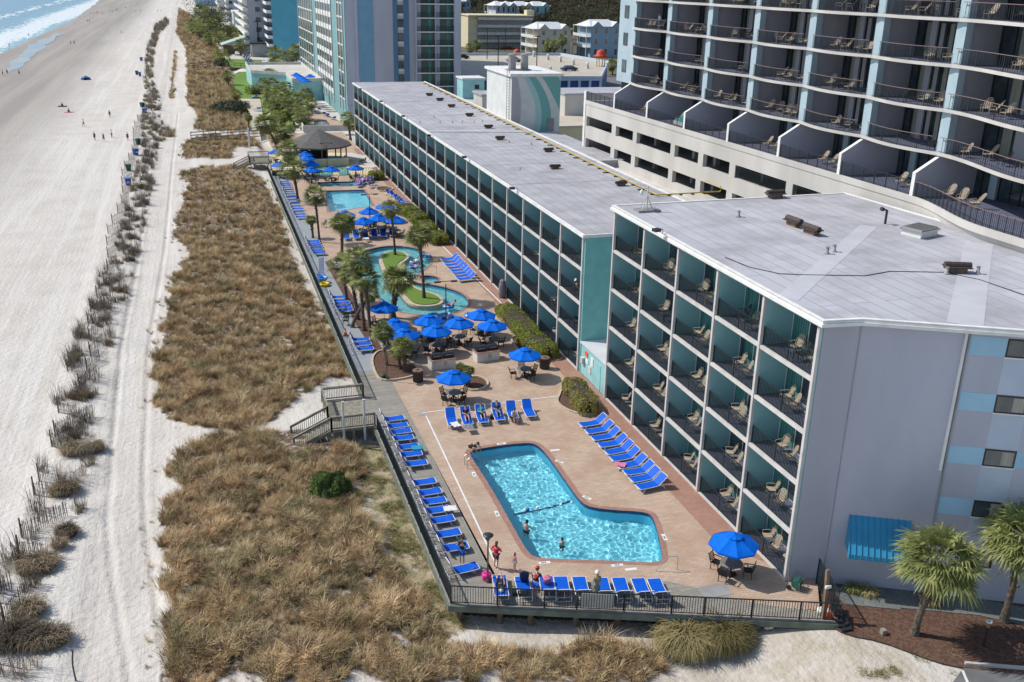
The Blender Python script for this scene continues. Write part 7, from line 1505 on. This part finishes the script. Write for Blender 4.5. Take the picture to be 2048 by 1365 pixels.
    f_ = .55 if not long_ and bottom != 'cloth_denim' else .55
    if dress: skin('skirt', [S(P['wai']), S(P['pel']), S((P['kl'] + P['kr']) / 2), S((P['kl'] + P['kr']) / 2 * .5 + (P['al'] + P['ar']) / 4)], [(0, 1), (1, 2), (2, 3)], [(.14 * s, .11 * s), (.18 * s, .14 * s), (.22 * s, .19 * s), (.25 * s, .22 * s)], top, t)
    else:
        ff = 1.0 if bottom in ('cloth_denim',) or tw_ else 0; kk = .8; V2 = [P['pel'], P['hl'], P['hr'], P['hl'].lerp(P['kl'], kk), P['hr'].lerp(P['kr'], kk)]; E2 = [(0, 1), (0, 2), (1, 3), (2, 4)]; R2 = [(.165 * s, .12 * s), .1 * s, .1 * s, .085 * s, .085 * s]
        if ff: V2 += [P['kl'], P['kr'], P['al'].lerp(P['kl'], .1), P['ar'].lerp(P['kr'], .1)]; E2 += [(3, 5), (4, 6), (5, 7), (6, 8)]; R2 += [.066 * s] * 2 + [.05 * s] * 2
        skin('trousers' if ff else 'shorts', [S(v) for v in V2], E2, R2, bottom, t)
    return t
def pp_(px, py, z=.012): return G(px, py, z)
p = person(pp_(924, 1130), 2.5, 'camera', 'man in black shirt and blue shorts holding a camera to his face on the boardwalk', 'cloth_black', 'cloth_blue'); mb = MB(); mb.box(-.08, .22, 1.5, .08, .34, 1.6); o = mb.build('camera', 'black'); o.location = p.location; o.rotation_euler.z = 2.5; tag(o, 'black camera held up by the man on the boardwalk', 'camera')
person(pp_(992, 1137), -1.0, 'akimbo', 'woman in red shirt and dark shorts beside the near pool', 'cloth_red', 'cloth_maroon', 'hair_brown', h=1.65, long_=True)
person(pp_(1029, 1141), -1.3, 'stand', 'small girl in pale swimsuit beside the near pool', 'cloth_pink', 'cloth_white', 'hair_brown', h=1.08, long_=True)
p = person(pp_(1070, 1196), -.5, 'lean', 'man in red cap leaning over front loungers, red emblem on black shirt', 'cloth_black', 'cloth_blue', hat='red', h=1.72)
mb = MB(); mb.lathe((0, 0, 0), [(.09, 0), (.1, .01), (.02, .014)], 14); q = mb.build('shirt_emblem', 'red', p); q.location = (0, .06, 1.26); q.rotation_euler = (.95, 0, 0); q['label'] = 'round red emblem on the back of the black shirt'
person(pp_(1192, 1200), .1, 'stand', 'woman in long sage dress and pale cap at the front loungers', 'cloth_sage', 'cloth_sage', 'hair_blond', hat='cap_white', dress=True, long_=True, h=1.68)
g = G(1003, 1208, 0); person((g.x + .25, g.y + 1.15, .0), -.22, 'flat', 'person lying with one arm raised on the first front lounger', 'cloth_black', 'cloth_black', 'hair_brown', hat='cap_white')
for i, (f, h_, ps, a, b_, ex) in enumerate((((938, 861), (928, 830), 'recline', 'cloth_black', 'cloth_grey', 'black top reading with a towel over the legs'), ((970, 857), (958, 826), 'recline', 'cloth_teal', 'cloth_navy', 'teal shirt with crossed legs'), ((1001, 851), (990, 822), 'recline', 'cloth_navy', 'cloth_denim', 'navy top and jeans'))):
    F = G(*f); Hh = G(*h_); c_ = (F + Hh) / 2; d = (F - Hh); person((c_.x, c_.y, .01), math.atan2(-d.x, d.y), ps, 'person in %s, %s lounger above pool' % (ex, ORD[i + 1]), a, b_, 'hair_brown' if i else 'hair_dark')
F = G(1026, 846); person((F.x, F.y + .1, -.08), PI + .3, 'sit', 'person in pale grey jacket sitting on the foot of a lounger', 'cloth_white', 'cloth_black', 'hair_dark')
person(G(947, 905, .01), -2.6, 'crouch', 'person in black crouching at the back corner of the near pool', 'cloth_black', 'cloth_black')
person(G(1052, 1092, -1.2), -.8, 'swim', 'shirtless swimmer chest deep at the left side of the near pool', shirt=False, bottom='cloth_navy'); person(G(1123, 1118, -1.05), 0, 'swim', 'child standing in the front part of the near pool', shirt=False, bottom='cloth_navy', h=1.35)
for i, (px, py, tp, bt, ps, lab) in enumerate(((220, 236, 'cloth_maroon', 'cloth_navy', 'stand', 'person in dark red top standing alone on the sand'), (168, 255, 'cloth_white', 'cloth_grey', 'walk', 'person in white walking on the open sand'), (190, 282, 'cloth_maroon', 'cloth_black', 'stand', 'left person of the four on the sand'), (208, 285, 'cloth_blue', 'cloth_navy', 'walk', 'person in blue among the four on the sand'), (224, 277, 'cloth_white', 'cloth_denim', 'stand', 'person in white top among the four on the sand'), (256, 283, 'cloth_navy', 'cloth_black', 'stand', 'person in dark clothes nearest the green bin'),
       (6, 152, 'cloth_navy', 'cloth_black', 'walk', 'left wader at the water edge'), (15, 150, 'cloth_grey', 'cloth_navy', 'walk', 'second wader at the water edge'), (39, 151, 'cloth_black', 'cloth_black', 'walk', 'dark figure walking on wet sand'), (58, 74, 'cloth_navy', 'cloth_grey', 'stand', 'lone wader in the shallow surf'), (19, 95, 'cloth_navy', 'cloth_black', 'walk', 'dark wader in the foam near the left edge'), (142, 90, 'cloth_black', 'cloth_grey', 'walk', 'left of two distant walkers'), (149, 90, 'cloth_black', 'cloth_navy', 'walk', 'right of two distant walkers'), (243, 68, 'cloth_teal', 'cloth_navy', 'walk', 'distant walker in the middle of the beach'), (175, 45, 'cloth_black', 'cloth_black', 'stand', 'left of a faraway pair near the surf'), (179, 45, 'cloth_navy', 'cloth_black', 'stand', 'right of a faraway pair near the surf'))):
    person(G(px, py, -1.35 if px > 100 else -1.7), i * 1.3, ps, lab, tp, bt, 'hair_dark' if i % 2 else 'hair_brown')
for i, (px, py) in enumerate(((125, 213), (138, 225))):
    g = G(px, py, -1.3); person(g, .5, 'ground', ['person sitting on the sand, farther of two', 'person sitting on a blanket on the sand, nearer of two'][i], 'cloth_maroon', 'cloth_black'); mb = MB(); mb.box(-1.0, -.7, 0, 1.0, .9, .02); o = mb.build('beach_blanket', ['cloth_navy', 'cloth_pink'][i]); o.location = (g.x, g.y, g.z + .01); tag(o, ['dark blanket under the farther sitter on the sand', 'pink blanket under the nearer sitter on the sand'][i], 'blanket')
for i, (px, py) in enumerate(((182, 29), (188, 29), (193, 28), (196, 27), (220, 26), (225, 26), (232, 23), (236, 22), (272, 25), (281, 24), (316, 25), (322, 24), (205, 30), (252, 18))): person(G(px, py, -1.35), i, 'walk', 'tiny faraway beach walker, %s from the left in the distance' % ORD[i], ['cloth_navy', 'cloth_black', 'cloth_grey'][i % 3], 'cloth_black', group='faraway beach walkers')
for i, (px, py, tp) in enumerate(((716, 368, 'cloth_pink'), (725, 369, 'cloth_white'), (733, 367, 'cloth_pink'), (741, 366, 'cloth_navy'), (719, 374, 'orange'))):
    g = G(px, py); lg((g.x, g.y, .01), 2.8, 'sunlit lounger in the crowd by the wading pool, %s from the left' % ORD[i], 'loungers by the wading pool'); person((g.x, g.y, .0), 2.8, 'recline', 'sunbather in the crowd by the wading pool, %s from the left' % ORD[i], tp, 'cloth_pink', 'hair_blond', group='sunbathers by the wading pool')
person(G(712, 362, .01), 2, 'stand', 'shirtless person standing behind the wading pool crowd', shirt=False, bottom='red'); g = G(898, 616, -.12); person((g.x, g.y, -.35), 1.2, 'recline', 'person floating in a blue ring at the river end', 'cloth_pink', 'cloth_black'); g = G(828, 530, -.1); person((g.x, g.y, -.35), 2.2, 'recline', 'person floating in a ring at the river middle', 'cloth_white', 'cloth_pink', 'hair_blond'); g = G(828, 540, -.1); person((g.x, g.y, -.35), 1.0, 'recline', 'second floater just below at the river middle', 'cloth_pink', 'cloth_navy')
b0 = (27.5 + .75, LY + 2.4, 2 * LH + .03); bcb(b0, PI / 2, 'black chair under the shirtless man on the long wing balcony'); person((b0[0] - .1, b0[1], b0[2]), PI / 2 - .2, 'sit', 'shirtless man in a white cap sitting on a third floor balcony', shirt=False, bottom='cloth_grey', skn='skin_tan', hat='cap_white')
p = tl(U0 + .6, 5 * TB + 3.6, 18.45 + 2 * NH + .02); person(p, PI / 2, 'stand', 'person in white top on the condo tower balcony near its left end', 'cloth_white', 'cloth_denim')
g = G(1000, 596); t = thing('covered_stroller', 'tall dark covered cart against the long motel wing', 'cart', (27.1, g.y, 0)); mb = MB(); mb.lathe((0, 0, .15), [(.3, 0), (.42, .3), (.38, 1.1), (.25, 1.6), (.05, 1.75)], 10); mb.build('cover', 'cloth_grey', t)
for dx in (-.25, .25): mb = MB(); mb.tube([(dx - .03, 0, .12), (dx + .03, 0, .12)], .12, 10); mb.build('wheel', 'black', t)
# cat on the sand, a piece of white and orange litter-coloured fur by the front rail
g = G(1538, 1271, -.95); t = thing('cat', 'white and orange cat walking on the sand below the front rail', 'cat', (g.x, g.y, tz(g.x, g.y)), -PI / 2)
V = [(0, -.16, .2), (0, 0, .19), (0, .15, .2), (0, .22, .24), (0, .28, .26), (0, .33, .245), (0, -.3, .24), (0, -.42, .2)]; E = [(0, 1), (1, 2), (2, 3), (3, 4), (4, 5), (0, 6), (6, 7)]; R_ = [.07, .075, .065, .045, .05, .025, .018, .014]
for x, y, par, kn in ((-.045, .15, 2, .03), (.045, .13, 2, .02), (-.045, -.15, 0, -.04), (.045, -.17, 0, -.03)): k = len(V); V += [(x, y + kn * .3, .11), (x, y + kn, .05), (x, y + kn + .02, .015)]; E += [(par, k), (k, k + 1), (k + 1, k + 2)]; R_ += [.03, .016, .018]
for x in (-.025, .025): k = len(V); V.append((x, .28, .325)); E.append((4, k)); R_.append(.012)
MATS['cat_fur'] = mat('cat_fur', (.72, .68, .6), .9, (.6, .25, .06), 7, det=1, lo=.52, hi=.56); skin('body', [Vector(v) for v in V], E, R_, 'cat_fur', t)
